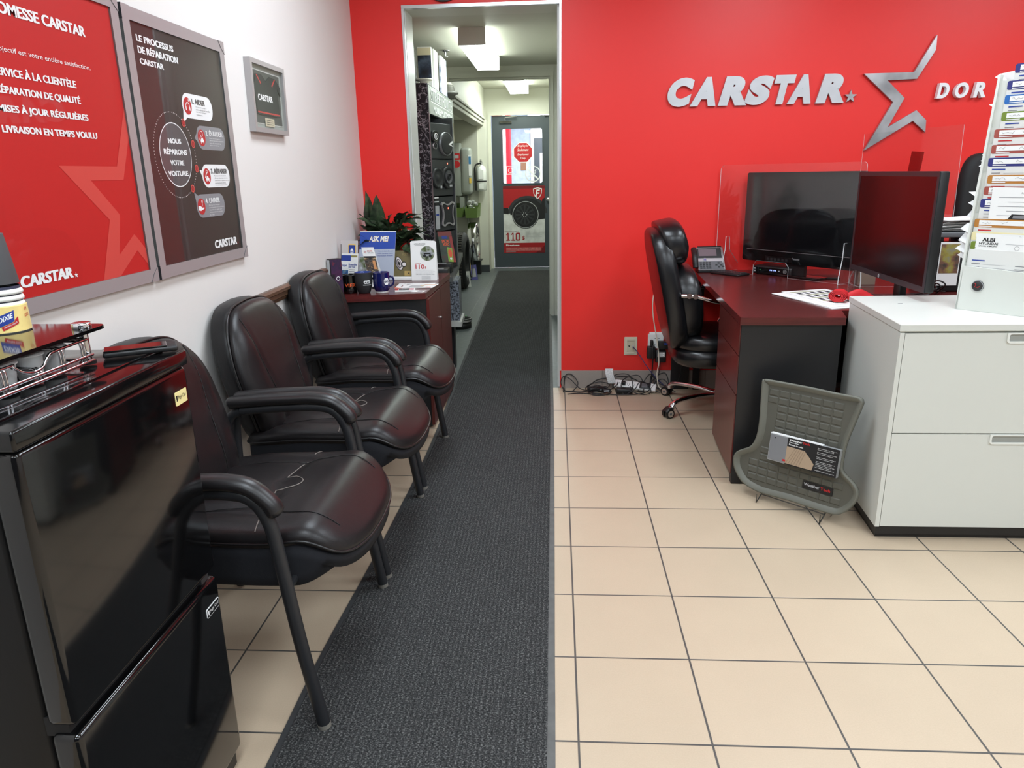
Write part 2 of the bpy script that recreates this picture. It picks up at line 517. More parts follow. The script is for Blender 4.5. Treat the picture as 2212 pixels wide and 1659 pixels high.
def tag(o, label=None, cat=None, group=None, kind=None):
    if label: o['label'] = label
    if cat: o['category'] = cat
    if group: o['group'] = group
    if kind: o['kind'] = kind
    return o
def thing(name, label, cat, loc, rotz=0.0, group=None, kind=None):
    o = bpy.data.objects.new(name, None); COL.objects.link(o)
    o.empty_display_size = 0.05
    W = Matrix.Translation(Vector(loc)) @ Matrix.Rotation(rotz, 4, 'Z')
    o.matrix_world = W; WM[o.name] = W
    return tag(o, label, cat, group, kind)
def struct(mb, name, **k):
    return mb.build(name, kind='structure', **k)
def copy_tree(o, parent=None):
    c = o.copy(); COL.objects.link(c)
    if parent: c.parent = parent
    for ch in list(o.children): copy_tree(ch, c)
    return c
def red_front(y, z=0): return frame((0, y, z), (1, 0, 0), (0, 0, 1))      # surface that faces the room (-Y)
def left_front(x): return frame((x, 0, 0), (0, 1, 0), (0, 0, 1))          # surface that faces +X
# ---------------------------------------------------------------- setting
LX = -1.20      # left wall
BY = 4.62       # red wall
OX0, OX1, OZ = -0.885, 0.022, 2.300   # corridor opening

def troffer(x, y, label):
    t = thing('ceiling_light', label, 'ceiling light', (x, y, 2.70), group='recessed ceiling lights of the shop')
    f = MB(); f.M = Matrix.Translation((x, y, 2.70))
    f.box(-0.32, -0.62, 0.0, -0.29, 0.62, 0.049, WHITE_PAINT); f.box(0.29, -0.62, 0.0, 0.32, 0.62, 0.049, WHITE_PAINT)
    f.box(-0.29, -0.62, 0.0, 0.29, -0.59, 0.049, WHITE_PAINT); f.box(-0.29, 0.59, 0.0, 0.29, 0.62, 0.049, WHITE_PAINT)
    f.build('frame', t)
    d = MB(); d.M = Matrix.Translation((x, y, 2.70))
    d.add([(-0.285, -0.585, 0.012), (-0.285, 0.585, 0.012), (0.285, 0.585, 0.012), (0.285, -0.585, 0.012)], [(0, 1, 2, 3)], EMIT_TROFFER)
    d.build('diffuser', t)
for (x, y, l) in [(-0.3, 0.5, 'recessed ceiling light over the black guest chairs'), (-0.3, 2.9, 'recessed ceiling light over the low cabinet with mugs'),
                  (1.4, 0.5, 'recessed ceiling light over the open tile floor'), (1.4, 2.9, 'recessed ceiling light over the mahogany desk'),
                  (3.1, 0.5, 'recessed ceiling light in front of the filing cabinet, far right'), (3.1, 2.9, 'recessed ceiling light over the file rack'),
                  (-0.3, -1.9, 'recessed ceiling light behind the viewer, left'), (1.4, -1.9, 'recessed ceiling light behind the viewer, middle'), (3.1, -1.9, 'recessed ceiling light behind the viewer, right')]:
    troffer(x, y, l)

m = MB(); m.box(-1.35, -3.6, -0.08, 5.35, BY, 0.0, FLOOR_TILE); struct(m, 'floor')
m = MB(); m.box(-1.75, BY, -0.08, 0.3, 11.05, 0.0, SLATE_TILE); struct(m, 'floor_hall')
m = MB(); m.box(-1.35, -3.6, 2.749, 5.35, 4.9, 2.83, CEIL_TILE); struct(m, 'ceiling')
m = MB(); m.box(-1.35, -3.6, 0.0, LX, BY, 2.749, WALL_WHITE); struct(m, 'wall_left')
m = MB(); m.box(5.2, -3.6, 0.0, 5.35, BY, 2.749, WALL_WHITE); struct(m, 'wall_right')
m = MB(); m.box(LX, -3.6, 0.0, 5.2, -3.45, 2.749, REAR_DARK); struct(m, 'wall_front')
m = MB(red_front(BY))
m.prism([(-1.35, 0), (OX0, 0), (OX0, OZ), (OX1, OZ), (OX1, 0), (5.35, 0), (5.35, 2.749), (-1.35, 2.749)], -0.25, 0.0, RED_WALL, side=CREAM)
struct(m, 'wall_back')
# lined corridor opening: steel corner angles and off-white returns
m = MB()
m.box(OX0 - 0.012, BY - 0.004, 0.0, OX0 + 0.0015, BY + 0.03, OZ, TRIM_METAL)
m.box(OX0 - 0.012, BY - 0.004, OZ - 0.0015, OX1 + 0.012, BY + 0.03, OZ + 0.016, TRIM_METAL)
m.box(OX1 - 0.0015, BY - 0.004, 0.118, OX1 + 0.010, BY + 0.03, OZ, TRIM_METAL)
struct(m, 'trim_1')
m = MB(); m.box(OX0, BY + 0.03, 0, OX0 + 0.004, BY + 0.25, OZ, WHITE_PAINT); m.box(OX1 - 0.014, BY + 0.03, 0, OX1, BY + 0.10, OZ, WHITE_PAINT)
struct(m, 'trim_2')
m = MB(); m.box(OX1 + 0.01, BY - 0.011, 0.0, 2.6, BY, 0.118, BASE_TILE); struct(m, 'baseboard_back')
# corridor
m = MB(); m.box(-1.75, 4.87, 2.312, 0.3, 7.16, 2.40, CEIL); struct(m, 'ceiling_hall')
m = MB(); m.box(-1.42, 4.87, 0, -1.30, 7.16, 2.312, CREAM); struct(m, 'wall_hall_left')
m = MB(); m.box(OX1, 4.87, 0, 0.3, 7.16, 2.312, CREAM); m.box(-0.02, 7.26, 0, 0.3, 11.05, 2.52, CREAM); struct(m, 'wall_hall_right')
m = MB(); m.box(0.012, 5.1, 0, OX1, 7.14, 0.1, SLATE_TILE); m.box(-0.03, 7.29, 0, -0.02, 10.93, 0.1, SLATE_TILE); struct(m, 'baseboard_hall')
m = MB(red_front(7.16))
m.prism([(-1.42, 0), (-1.0, 0), (-1.0, 2.232), (-0.045, 2.232), (-0.045, 0), (0.3, 0), (0.3, 2.52), (-1.42, 2.52)], -0.10, 0, CREAM)
m.prism([(-1.03, 0), (-0.985, 0), (-0.985, 2.215), (-0.056, 2.215), (-0.056, 0), (-0.022, 0), (-0.022, 2.262), (-1.03, 2.262)], 0, 0.014, CREAM)
m.prism([(-1.0, 0), (-0.968, 0), (-0.968, 2.198), (-0.066, 2.198), (-0.066, 0), (-0.045, 0), (-0.045, 2.232), (-1.0, 2.232)], -0.075, -0.03, CREAM)
struct(m, 'wall_hall_middle')
m = MB(); m.box(-1.75, 7.17, 2.515, 0.3, 11.05, 2.6, CEIL); struct(m, 'ceiling_hall_far')
m = MB(); m.box(-1.75, 7.26, 2.085, -1.01, 10.95, 2.515, CREAM); m.box(-1.75, 10.56, 0, -0.968, 10.95, 2.085, CREAM); struct(m, 'wall_hall_beam')
m = MB(); m.box(-1.75, 7.26, 0, -1.66, 10.56, 2.085, NICHE_SHADED); struct(m, 'wall_niche')
m = MB(); m.box(-1.66, 10.505, 0, -1.085, 10.56, 2.085, NICHE_SHADED); struct(m, 'wall_niche_end')
m = MB()
m.box(-1.10, 7.262, 2.045, -0.985, 10.62, 2.085, NICHE_SHADED, 0.004, 1); m.box(-1.13, 7.262, 2.005, -1.0, 10.6, 2.045, NICHE_SHADED, 0.004, 1); m.box(-1.02, 7.262, 2.085, -0.97, 10.62, 2.105, NICHE_SHADED)
struct(m, 'trim_3')
m = MB(); m.box(-1.08, 10.545, 0, -0.962, 10.56, 0.10, mat('slate_base', (62, 66, 68), 0.4)); struct(m, 'baseboard_niche')
m = MB(red_front(10.95))
m.prism([(-1.2, 0), (-0.932, 0), (-0.932, 2.168), (-0.076, 2.168), (-0.076, 0), (0.3, 0), (0.3, 2.6), (-1.2, 2.6)], -0.10, 0, CREAM)
struct(m, 'wall_hall_end')
m = MB(red_front(10.95))
m.prism([(-0.975, 0), (-0.925, 0), (-0.925, 2.162), (-0.082, 2.162), (-0.082, 0), (-0.045, 0), (-0.045, 2.205), (-0.975, 2.205)], 0, 0.016, CREAM)
struct(m, 'trim_4')
# workshop seen through the door glass
BLUE_WALL = mat('pale_blue_stucco', (196, 212, 228), 0.8, bump=(30, 0.5, 0.006), vary=(14, 0.12))
m = MB(); m.box(-3.5, 14.2, 0, 3.0, 14.35, 3.6, BLUE_WALL); struct(m, 'wall_workshop_back')
m = MB(); m.box(-3.6, 11.05, 0, -3.5, 14.35, 3.6, BLUE_WALL); struct(m, 'wall_workshop_left')
m = MB(); m.box(3.0, 11.05, 0, 3.1, 14.35, 3.6, BLUE_WALL); struct(m, 'wall_workshop_right')
m = MB()
m.box(-3.6, 11.05, 0, -1.75, 11.1, 3.6, BLUE_WALL); m.box(0.3, 11.05, 0, 3.1, 11.1, 3.6, BLUE_WALL); m.box(-1.75, 11.05, 2.6, 0.3, 11.1, 3.6, BLUE_WALL)
struct(m, 'wall_workshop_front')
m = MB(); m.box(-3.6, 11.05, -0.08, 3.1, 14.35, 0.0, mat('workshop_concrete', (150, 150, 148), 0.7, vary=(6, 0.1))); struct(m, 'floor_workshop')
m = MB(); m.box(-3.6, 11.05, 3.6, 3.1, 14.35, 3.7, WHITE_PAINT); struct(m, 'ceiling_workshop')

# chair rail on the white wall
m = MB(); pr = [(0, 0.0), (0.012, 0.0), (0.016, 0.012), (0.022, 0.018), (0.022, 0.034), (0.030, 0.040), (0.030, 0.052), (0.016, 0.060), (0, 0.060)]
vs = [(LX + a, y, 0.858 + b) for y in (2.46, 3.69) for a, b in pr]; k = len(pr)
m.add(vs, [(i, i + 1, k + i + 1, k + i) for i in range(k - 1)] + [list(range(k))[::-1], list(range(k, 2 * k))], RAIL_WOOD)
struct(m, 'trim_5')

# runner
m = MB()
L = [(-0.70, -0.6), (-0.702, 1.4), (-0.70, 1.85), (-0.675, 2.5), (-0.662, 3.4), (-0.68, 4.3), (-0.712, 5.3), (-0.77, 7.5), (-0.845, 10.6)]
Rr = [(0.0, -0.6), (-0.004, 1.4), (-0.006, 1.85), (-0.008, 2.5), (-0.012, 3.4), (-0.018, 4.3), (-0.03, 5.3), (-0.05, 7.5), (-0.072, 10.6)]
t = thing('carpet_runner', 'long ribbed charcoal carpet runner down the tile floor into the corridor', 'rug', (-0.35, 1.5, 0))
def strip(mb, A, B, z0, z1, mt):
    n = len(A); vs = [(a[0], a[1], z1) for a in A] + [(b[0], b[1], z1) for b in B] + [(a[0], a[1], z0) for a in A] + [(b[0], b[1], z0) for b in B]
    fs = []
    for i in range(n - 1):
        fs += [(i, n + i, n + i + 1, i + 1), (2 * n + i, i, i + 1, 2 * n + i + 1), (n + i, 3 * n + i, 3 * n + i + 1, n + i + 1)]
    fs += [(0, 2 * n, 3 * n, n), (n - 1, 2 * n - 1, 4 * n - 1, 3 * n - 1)]
    mb.add(vs, fs, mt)
def dense(P):
    return [(p[0], p[1]) for p in smooth([(a, b, 0) for a, b in P], 6)]
L, Rr = dense(L), dense(Rr)
strip(m, [(x + 0.018, y) for x, y in L], [(x - 0.02, y) for x, y in Rr], 0, 0.008, CARPET)
m.build('pile', t)
e = MB(); strip(e, L, [(x + 0.018, y) for x, y in L], 0, 0.005, CARPET_EDGE); e.build('border', t)
e = MB(); strip(e, [(x - 0.02, y) for x, y in Rr], Rr, 0, 0.005, mat('worn_carpet_edge', (92, 92, 90), 0.7, vary=(30, 0.15))); e.build('border', t)
# ---------------------------------------------------------------- guest chairs
def smoothstep(a, b, x):
    t = max(0.0, min(1.0, (x - a) / (b - a))); return t * t * (3 - 2 * t)
def outline_back():
    pts = []
    # (across, up) half outline from bottom centre, mirrored
    half = [(0.0, 0.0), (0.10, 0.0), (0.195, 0.008), (0.232, 0.05), (0.252, 0.13), (0.266, 0.22), (0.266, 0.29), (0.252, 0.36), (0.222, 0.42), (0.175, 0.463), (0.11, 0.485), (0.0, 0.492)]
    h = smooth([(a, b, 0) for a, b in half], 4)
    r = [(a, b) for a, b, _ in h]
    l = [(-a, b) for a, b in r[::-1]][1:-1]
    return r + l
def make_chair(yc, label):
    g = 'black guest chairs along the white wall'
    t = thing('guest_chair', label, 'chair', (-0.85, yc, 0), group=g)
    # seat ------------------------------------------------------------
    seat = MB()
    plan = smooth([(-1.085, yc - 0.20, 0), (-1.05, yc - 0.262, 0), (-0.85, yc - 0.282, 0), (-0.66, yc - 0.284, 0), (-0.555, yc - 0.258, 0), (-0.505, yc - 0.15, 0), (-0.492, yc, 0),
                   (-0.505, yc + 0.15, 0), (-0.555, yc + 0.258, 0), (-0.66, yc + 0.284, 0), (-0.85, yc + 0.282, 0), (-1.05, yc + 0.262, 0), (-1.085, yc + 0.20, 0), (-1.095, yc, 0)], 6, True)
    plan = [(p[0], p[1]) for p in plan]
    c = (-0.80, yc)
    def sfn(x, y, z):
        s = abs(y - yc) / 0.28
        z2 = z
        if z > 0.435:
            z2 -= 0.075 * smoothstep(-0.66, -0.49, x) ** 1.3 * (0.78 if z > 0.515 else 0.85)
            z2 += 0.014 * math.exp(-((x + 0.60) / 0.07) ** 2)
            z2 -= 0.010 * math.exp(-((s - 0.62) / 0.06) ** 2) * (1 - smoothstep(-0.80, -0.70, x))
            z2 -= 0.008 * math.exp(-((x + 0.775 - 0.03 * s) / 0.014) ** 2) * (s < 0.75)
            z2 -= 0.018 * smoothstep(-0.85, -1.09, x)
        return (x, y, z2)
    seat.puff(plan, [(0.965, 0.486), (0.99, 0.490), (1.002, 0.502), (0.995, 0.512), (0.98, 0.519), (0.955, 0.5255), (0.92, 0.530), (0.88, 0.533), (0.84, 0.535), (0.76, 0.5375), (0.68, 0.539), (0.6, 0.540), (0.52, 0.541), (0.44, 0.5415), (0.36, 0.542), (0.28, 0.542), (0.2, 0.542), (0.1, 0.542)], LEATHER, sfn, c)
    so = seat.build('seat', t)
    # piping round the cushion edge and pale seam threads
    p = MB(); ed = [sfn(c[0] + 1.002 * (q[0] - c[0]), c[1] + 1.002 * (q[1] - c[1]), 0.501) for q in plan]
    p.tube(ed, 0.0042, PIPING, 6, closed=True); p.build('piping', so)
    def top(x, y):      # point on the seat's upper skin
        best = None
        for q in plan: pass
        dx, dy = x - c[0], y - c[1]; a = math.atan2(dy, dx); R = None
        bd = 9
        for q in plan:
            d = abs((math.atan2(q[1] - c[1], q[0] - c[0]) - a + PI) % (2 * PI) - PI)
            if d < bd: bd = d; R = math.hypot(q[0] - c[0], q[1] - c[1])
        rho = math.hypot(dx, dy) / R
        prof = [(0.0, 0.542), (0.28, 0.542), (0.52, 0.541), (0.68, 0.539), (0.84, 0.535), (0.92, 0.530), (0.955, 0.5255), (0.98, 0.519), (1.0, 0.505)]
        z = 0.505
        for (r0, z0), (r1, z1) in zip(prof, prof[1:]):
            if r0 <= rho <= r1: z = z0 + (z1 - z0) * (rho - r0) / (r1 - r0)
        q = sfn(x, y, z); return (q[0], q[1], q[2] + 0.0014)
    th = MB()
    for sg in (-1, 1):
        th.tube([top(-0.775 + 0.03 * s / 10, yc + sg * (0.045 + 0.225 * s / 10)) for s in range(11)], 0.0019, SEAM, 4)
        th.tube([top(-0.775 + 0.22 * s / 14, yc + sg * (0.165 + 0.03 * math.sin(s / 14 * 2.2))) for s in range(15)], 0.0012, SEAM_DARK, 4)
        th.tube([top(-1.02 + 0.275 * s / 14, yc + sg * (0.172 - 0.02 * s / 14)) for s in range(15)], 0.0012, SEAM_DARK, 4)
    th.tube([top(-0.775 + 0.06 * math.cos(s / 12 * PI - PI / 2), yc + 0.045 * math.sin(s / 12 * PI - PI / 2)) for s in range(13)], 0.0019, SEAM, 4)
    th.build('stitching', so)
    base = MB()
    def bfn(x, y, z): return (x, y, z + (0.050 * smoothstep(-0.66, -0.52, x) if z < 0.45 else -0.064 * smoothstep(-0.66, -0.49, x) ** 1.3 - 0.018 * smoothstep(-0.85, -1.09, x)))
    base.puff(plan, [(0.88, 0.374), (0.94, 0.377), (0.97, 0.386), (0.982, 0.41), (0.988, 0.462), (0.985, 0.496)], FABRIC, bfn, c)
    base.build('seat_base', t)
    # back ------------------------------------------------------------
    ob = outline_back()
    def kfn(rear):
        def f(a, b, d):          # a across, b up, d towards the sitter
            zz = 0.455 + b
            x = -1.045 - 0.20 * b + 0.16 * max(0, b - 0.05) * max(0, 0.30 - b) - 0.05 * max(0, b - 0.36)
            if d > 0.02:
                d += 0.010 * math.exp(-((abs(a) - 0.185) / 0.045) ** 2) * smoothstep(0.02, 0.10, b) * (1 - smoothstep(0.38, 0.47, b))
                sx = 0.118 + 0.045 * smoothstep(0.12, 0.46, b)
                d -= 0.007 * math.exp(-((abs(a) - sx) / 0.010) ** 2) * smoothstep(0.0, 0.05, 0.46 - b)
                d += 0.016 * math.exp(-((b - 0.14) / 0.10) ** 2) * (1 - (abs(a) / 0.27) ** 2)
            return (x + d, yc + a, zz - d * 0.2)
        return f
    back = MB()
    back.puff(ob, [(0.985, 0.018), (1.0, 0.026), (0.995, 0.036), (0.97, 0.046), (0.93, 0.054), (0.88, 0.060), (0.83, 0.063), (0.78, 0.066), (0.73, 0.068), (0.68, 0.070), (0.63, 0.071), (0.58, 0.073), (0.53, 0.074), (0.48, 0.075), (0.43, 0.076), (0.38, 0.0765), (0.33, 0.077), (0.26, 0.0775), (0.2, 0.078), (0.1, 0.078)], LEATHER, kfn(0), (0, 0.22))
    bo = back.build('backrest', t)
    sh = MB()
    sh.puff(ob, [(0.86, -0.052), (0.93, -0.050), (0.965, -0.042), (0.985, -0.02), (0.99, 0.0), (0.99, 0.022)], LEATHER_SIDE, kfn(1), (0, 0.22))
    sh.build('back_shell', t)
    p = MB(); f = kfn(0); p.tube([f(1.004 * a, 0.22 + 1.004 * (b - 0.22), 0.019) for a, b in ob], 0.0042, PIPING, 6, closed=True)
    def bdepth(a, b):
        an = math.atan2(b - 0.22, a); R = min(ob, key=lambda q: abs((math.atan2(q[1] - 0.22, q[0]) - an + PI) % (2 * PI) - PI)); rho = math.hypot(a, b - 0.22) / math.hypot(R[0], R[1] - 0.22)
        pf = [(0.0, 0.078), (0.2, 0.078), (0.33, 0.077), (0.43, 0.076), (0.53, 0.074), (0.63, 0.071), (0.73, 0.068), (0.83, 0.063), (0.88, 0.060), (0.93, 0.054), (0.97, 0.046), (1.0, 0.026)]
        for (r0, z0), (r1, z1) in zip(pf, pf[1:]):
            if r0 <= rho <= r1: return z0 + (z1 - z0) * (rho - r0) / (r1 - r0)
        return 0.026
    for sg in (-1, 1):
        sp_ = [(sg * (0.118 + 0.045 * smoothstep(0.12, 0.46, b)), b) for b in [0.012 + 0.445 * i / 24 for i in range(25)]]
        p.tube([f(a, b, bdepth(a, b) + 0.0018) for a, b in sp_], 0.0018, SEAM_DARK, 5)
    p.build('piping', bo)
    # frame -----------------------------------------------------------
    for sg in (-1, 1):
        y = yc + sg * 0.331
        fr = MB()
        path = smooth([(-0.597, y, 0.012), (-0.634, y, 0.25), (-0.664, y, 0.50), (-0.680, y, 0.592), (-0.715, y, 0.645), (-0.775, y, 0.660), (-0.90, y, 0.656), (-1.02, y, 0.646)], 6)
        fr.tube(path, 0.0165, TUBE_BLACK, 12)
        fr.tube([(-0.597, y, 0.008), (-0.5985, y, 0.02)], 0.0172, mat('leg_glide', (120, 116, 108), 0.6), 12)
        lg = fr.build('leg', t)
        rl = MB(); rl.tube(smooth([(-1.02, y, 0.646), (-1.06, y, 0.62), (-1.075, y, 0.55), (-1.085, y, 0.25), (-1.10, y, 0.008)], 5), 0.0155, TUBE_BLACK, 10); rl.build('leg', t)
        pad = MB()
        pp = smooth([(-1.05, y, 0.672), (-0.95, y, 0.681), (-0.85, y, 0.686), (-0.775, y, 0.688), (-0.715, y, 0.676), (-0.672, y, 0.640), (-0.660, y, 0.618)], 6)
        n = len(pp); 
        pad.tube(pp, 0.0275, ARM_PU, 14, ry=0.020)
        pad.puff(disc(0, 0, 1, 14), [(0.0, 0.0)], ARM_PU, lambda a, b, d: pp[0]) if False else None
        for e, o in ((pp[-1], Vector((0.010, 0, -0.022))), (pp[0], Vector((-0.022, 0, -0.002)))):
            o2 = o.normalized(); sd = Vector((0, 1, 0)); upv = sd.cross(o2)
            vs = []; fs = []
            for j in range(5):
                ang = j / 4 * PI / 2
                for k in range(14):
                    b = 2 * PI * k / 14
                    vs.append(tuple(Vector(e) + sd * (0.0275 * math.cos(ang) * math.cos(b)) + upv * (0.020 * math.cos(ang) * math.sin(b)) + o2 * (0.016 * math.sin(ang))))
            for j in range(4):
                for k in range(14): fs.append((j * 14 + k, j * 14 + (k + 1) % 14, (j + 1) * 14 + (k + 1) % 14, (j + 1) * 14 + k))
            pad.add(vs, fs, ARM_PU, True)
        pad.build('armrest', t)
    for x, z in ((-0.655, 0.405), (-1.07, 0.40)):
        br = MB(); br.tube([(x, yc - 0.331, z), (x, yc + 0.331, z)], 0.011, TUBE_BLACK, 8); br.build('frame_bar', t)
    return t
chair = make_chair(1.852, 'black leather guest chair nearest, right behind the small fridge')
c2 = copy_tree(chair); c2.location.y = 2.575; c2['label'] = 'middle black leather guest chair of the row, under the dark poster'
c3 = copy_tree(chair); c3.location.y = 3.322; c3['label'] = 'black leather guest chair farthest along, beside the low cabinet with mugs'

# ---------------------------------------------------------------- small two-door fridge
t = thing('mini_fridge', 'black two door mini fridge standing against the white wall', 'fridge', (-0.98, 1.165, 0))
FX, FY0, FY1 = -0.765, 0.915, 1.415
m = MB(); m.box(-1.185, FY0 + 0.012, 0.03, FX - 0.055, FY1 - 0.012, 1.004, FRIDGE_BODY, 0.008)
m.box(-0.86, FY0 + 0.02, 0.008, FX - 0.01, FY1 - 0.02, 0.05, BLACK_PL)
m.build('body', t)
m = MB()
m.box(-1.188, FY0, 1.0, FX + 0.003, FY1 + 0.003, 1.032, FRIDGE_TOP, 0.005, 3)
m.box(FX - 0.05, FY0, 1.0325, FX - 0.045, FY1, 1.035, FRIDGE_TOP)
m.build('top', t)
def fdoor(z0, z1, name='door'):
    d = MB(); d.box(FX - 0.05, FY0 + 0.002, z0, FX, FY1, z1, FRIDGE_DOOR, 0.012, 4); return d.build(name, t)
d = fdoor(0.53, 0.9995)
s = MB(left_front(FX)); s.prism(rrect(1.352, 0.928, 1.398, 0.956, 0.002), 0.0, 0.0008, CREAM_LABEL)
s.text('Magic Chef', 1.362, 0.938, 0.031, 0.010, INK, 0.0012); s.add([(1.356, 0.937, 0.0012), (1.359, 0.937, 0.0012), (1.3605, 0.949, 0.0012), (1.3545, 0.949, 0.0012)], [(0, 1, 2, 3)], INK)
s.build('badge', d, label='cream paper badge')
d = fdoor(0.045, 0.512)
s = MB(left_front(FX)); s.prism(rrect(1.345, 0.440, 1.402, 0.462, 0.004), 0.0, 0.0012, INK_WHITE); s.flat(rrect(1.3465, 0.4415, 1.4005, 0.4605, 0.003), BLACK_GLOSS, 0.0016)
s.text('Magic Chef', 1.357, 0.447, 0.040, 0.009, INK_WHITE, 0.002); s.add([(1.350, 0.446, 0.002), (1.353, 0.446, 0.002), (1.3545, 0.457, 0.002), (1.3485, 0.457, 0.002)], [(0, 1, 2, 3)], INK_WHITE)
s.build('badge', d, label='chrome edged badge')
m = MB(); m.box(FX - 0.03, FY1 - 0.05, 0.512, FX - 0.012, FY1 - 0.02, 0.53, mat('hinge_steel', (110, 110, 112), 0.35, 0.8)); m.cyl((FX - 0.02, FY1 - 0.012, 0.51), (FX - 0.02, FY1 - 0.012, 0.532), 0.004, mat('hinge_steel', (110, 110, 112))); m.build('hinge', t)
m = MB(); m.box(FX - 0.06, FY0 + 0.012, 0.505, FX - 0.02, FY1 - 0.012, 0.54, BLACK_MATTE); m.build('gasket', t)
for y in (FY0 + 0.05, FY1 - 0.05):
    for x in (-1.12, -0.83):
        m = MB(); m.cyl((x, y, 0.0), (x, y, 0.03), 0.018, BLACK_PL); m.build('foot', t)

# coffee pod drawer on the fridge
ZT = 1.035
t = thing('pod_drawer', 'chrome and dark glass coffee pod drawer on the fridge top', 'pod holder', (-1.0, 1.10, ZT))
m = MB()
m.prism(rrect(-1.17, 0.80, -0.864, 1.332, 0.02), 1.097, 1.1035, BLACK_GLOSS); m.build('glass_top', t)
for x, y in ((-0.888, 1.288), (-1.135, 1.288), (-1.135, 0.84), (-0.888, 0.84)):
    m = MB()
    m.cyl((x, y, ZT + 0.005), (x, y, 1.0975), 0.0085, CHROME, seg=18); m.cyl((x, y, ZT), (x, y, ZT + 0.006), 0.015, BLACK_PL)
    m.lathe([(0.0, 0.0115), (0.0155, 0.0115), (0.017, 0.0095), (0.017, 0.002), (0.0155, 0.0)], CHROME, (x, y, 1.103))
    m.build('post', t)
m = MB()
for z in (ZT + 0.008, ZT + 0.019): m.tube([(-0.874, 0.80, z), (-0.874, 1.285, z)], 0.0032, CHROME, 8)
m.tube([(-0.858, 0.70, ZT + 0.006), (-0.80, 1.20, ZT + 0.006)], 0.0, CHROME, 6) if False else None
m.tube(smooth([(-0.874, 1.275, ZT + 0.05), (-0.874, 1.185, ZT + 0.049), (-0.874, 1.165, ZT + 0.044), (-0.874, 1.15, ZT + 0.031), (-0.874, 1.125, ZT + 0.027), (-0.874, 1.10, ZT + 0.034), (-0.874, 1.08, ZT + 0.047), (-0.874, 1.06, ZT + 0.05), (-0.874, 0.81, ZT + 0.05)], 5), 0.0028, CHROME, 8)
for y in (1.255, 1.195, 1.135, 1.055, 0.99, 0.92, 0.86):
    for o in (0, 0.008):
        m.tube(smooth([(-0.874, y + o, ZT + 0.008), (-0.874, y + o, ZT + 0.022 + (0.02 if not 1.1 < y < 1.15 else 0.0)), (-0.882, y + o, ZT + 0.05 - (0.02 if 1.1 < y < 1.15 else 0.0)), (-0.91, y + o, ZT + 0.05 - (0.02 if 1.1 < y < 1.15 else 0.0)), (-1.12, y + o, ZT + 0.05)], 4), 0.0024, CHROME, 6)
for x in (-1.12, -0.95): m.tube([(x, 0.81, ZT + 0.0035), (x, 1.27, ZT + 0.0035)], 0.0024, CHROME, 6)
m.tube([(-0.874, 1.27, ZT + 0.012), (-1.12, 1.27, ZT + 0.012)], 0.003, CHROME, 6); m.tube([(-0.874, 1.275, ZT + 0.05), (-1.12, 1.275, ZT + 0.05)], 0.003, CHROME, 6)
m.build('wire_drawer', t)
def pod(x, y, label):
    m = MB(); m.lathe([(0.0, 0.002), (0.018, 0.0), (0.0185, 0.001), (0.0225, 0.040), (0.0255, 0.041), (0.0255, 0.043), (0.0, 0.0432)], WHITE_PL, (x, y, ZT + 0.006), 20)
    m.build('coffee_pod', label=label, cat='coffee pod', group='white coffee pods in the wire drawer')
pods = [(-0.91, 1.225, 'white coffee pod nearest the chrome post at the front of the drawer'), (-0.91, 1.165, 'white coffee pod under the glass top, second from the right post'), (-0.91, 1.10, 'white coffee pod behind the dip in the chrome wire'),
        (-0.91, 1.025, 'white coffee pod left of the dip in the chrome wire'), (-0.91, 0.955, 'white coffee pod in the drawer near the left picture edge'), (-0.975, 1.225, 'white coffee pod in the second row behind the chrome post'), (-0.975, 1.10, 'white coffee pod in the second row behind the wire dip')]
for x, y, l in pods: pod(x, y, l)
# inverted paper cup stack on the glass
t = thing('paper_cup_stack', 'stack of upturned paper cups in a yellow printed sleeve on dark glass', 'paper cups', (-1.005, 1.268, 1.1036))
CX, CY = -1.022, 1.268
CUP_WHITE = mat('paper_cup_rim', (236, 236, 228), 0.5); CUP_NAVY = mat('navy_cup_band', (40, 42, 66), 0.6); CUP_GREY = mat('grey_cup_wall', (66, 66, 68), 0.6)
m = MB()
z = 1.1038
for k in range(7):
    zz = z + 0.0115 * k
    m.lathe([(0.036, 0.010), (0.0395, 0.007), (0.0405, 0.0035), (0.0395, 0.0), (0.036, 0.0)], CUP_WHITE, (CX, CY, zz), 32)
    m.lathe([(0.0375, 0.006), (0.036, 0.0145)], CUP_NAVY, (CX, CY, zz), 32)
m.build('cup', t, label='white cup rims stacked one over another')
m = MB(); m.lathe([(0.0375, 0.0), (0.027, 0.088), (0.0265, 0.089), (0.0, 0.089)], CUP_GREY, (CX, CY, z + 0.088), 32); m.build('cup', t, label='topmost cup, dark grey')
SL = mat('yellow_cup_sleeve', (244, 218, 140), 0.35, vary=(30, 0.12))
m = MB(); m.lathe([(0.0425, 0.002), (0.0418, 0.048)], SL, (CX, CY, z), 40); m.lathe([(0.0418, 0.048), (0.041, 0.05)], SL, (CX, CY, z), 40)
def wrap(pts_fn, a0, zc, r=0.0431):
    return lambda x, y: (CX + r * math.cos(a0 + x / r), CY + r * math.sin(a0 + x / r), z + zc + y)
def wraptext(body, x, y, w, h, mt, a0, zc, r, bold=0.02, shear=0.15, rise=0.0):
    vs, fs = text_verts(body, bold, 3)
    vs = [(a + shear * b, b) for a, b in vs]; x0 = min(v[0] for v in vs); x1 = max(v[0] for v in vs); y0 = min(v[1] for v in vs); y1 = max(v[1] for v in vs)
    f = wrap(None, a0, zc, r)
    m.add([f(x + (a - x0) / (x1 - x0) * w, y + (b - y0) / (y1 - y0) * h + rise * ((a - x0) / (x1 - x0))) for a, b in vs], fs, mt)
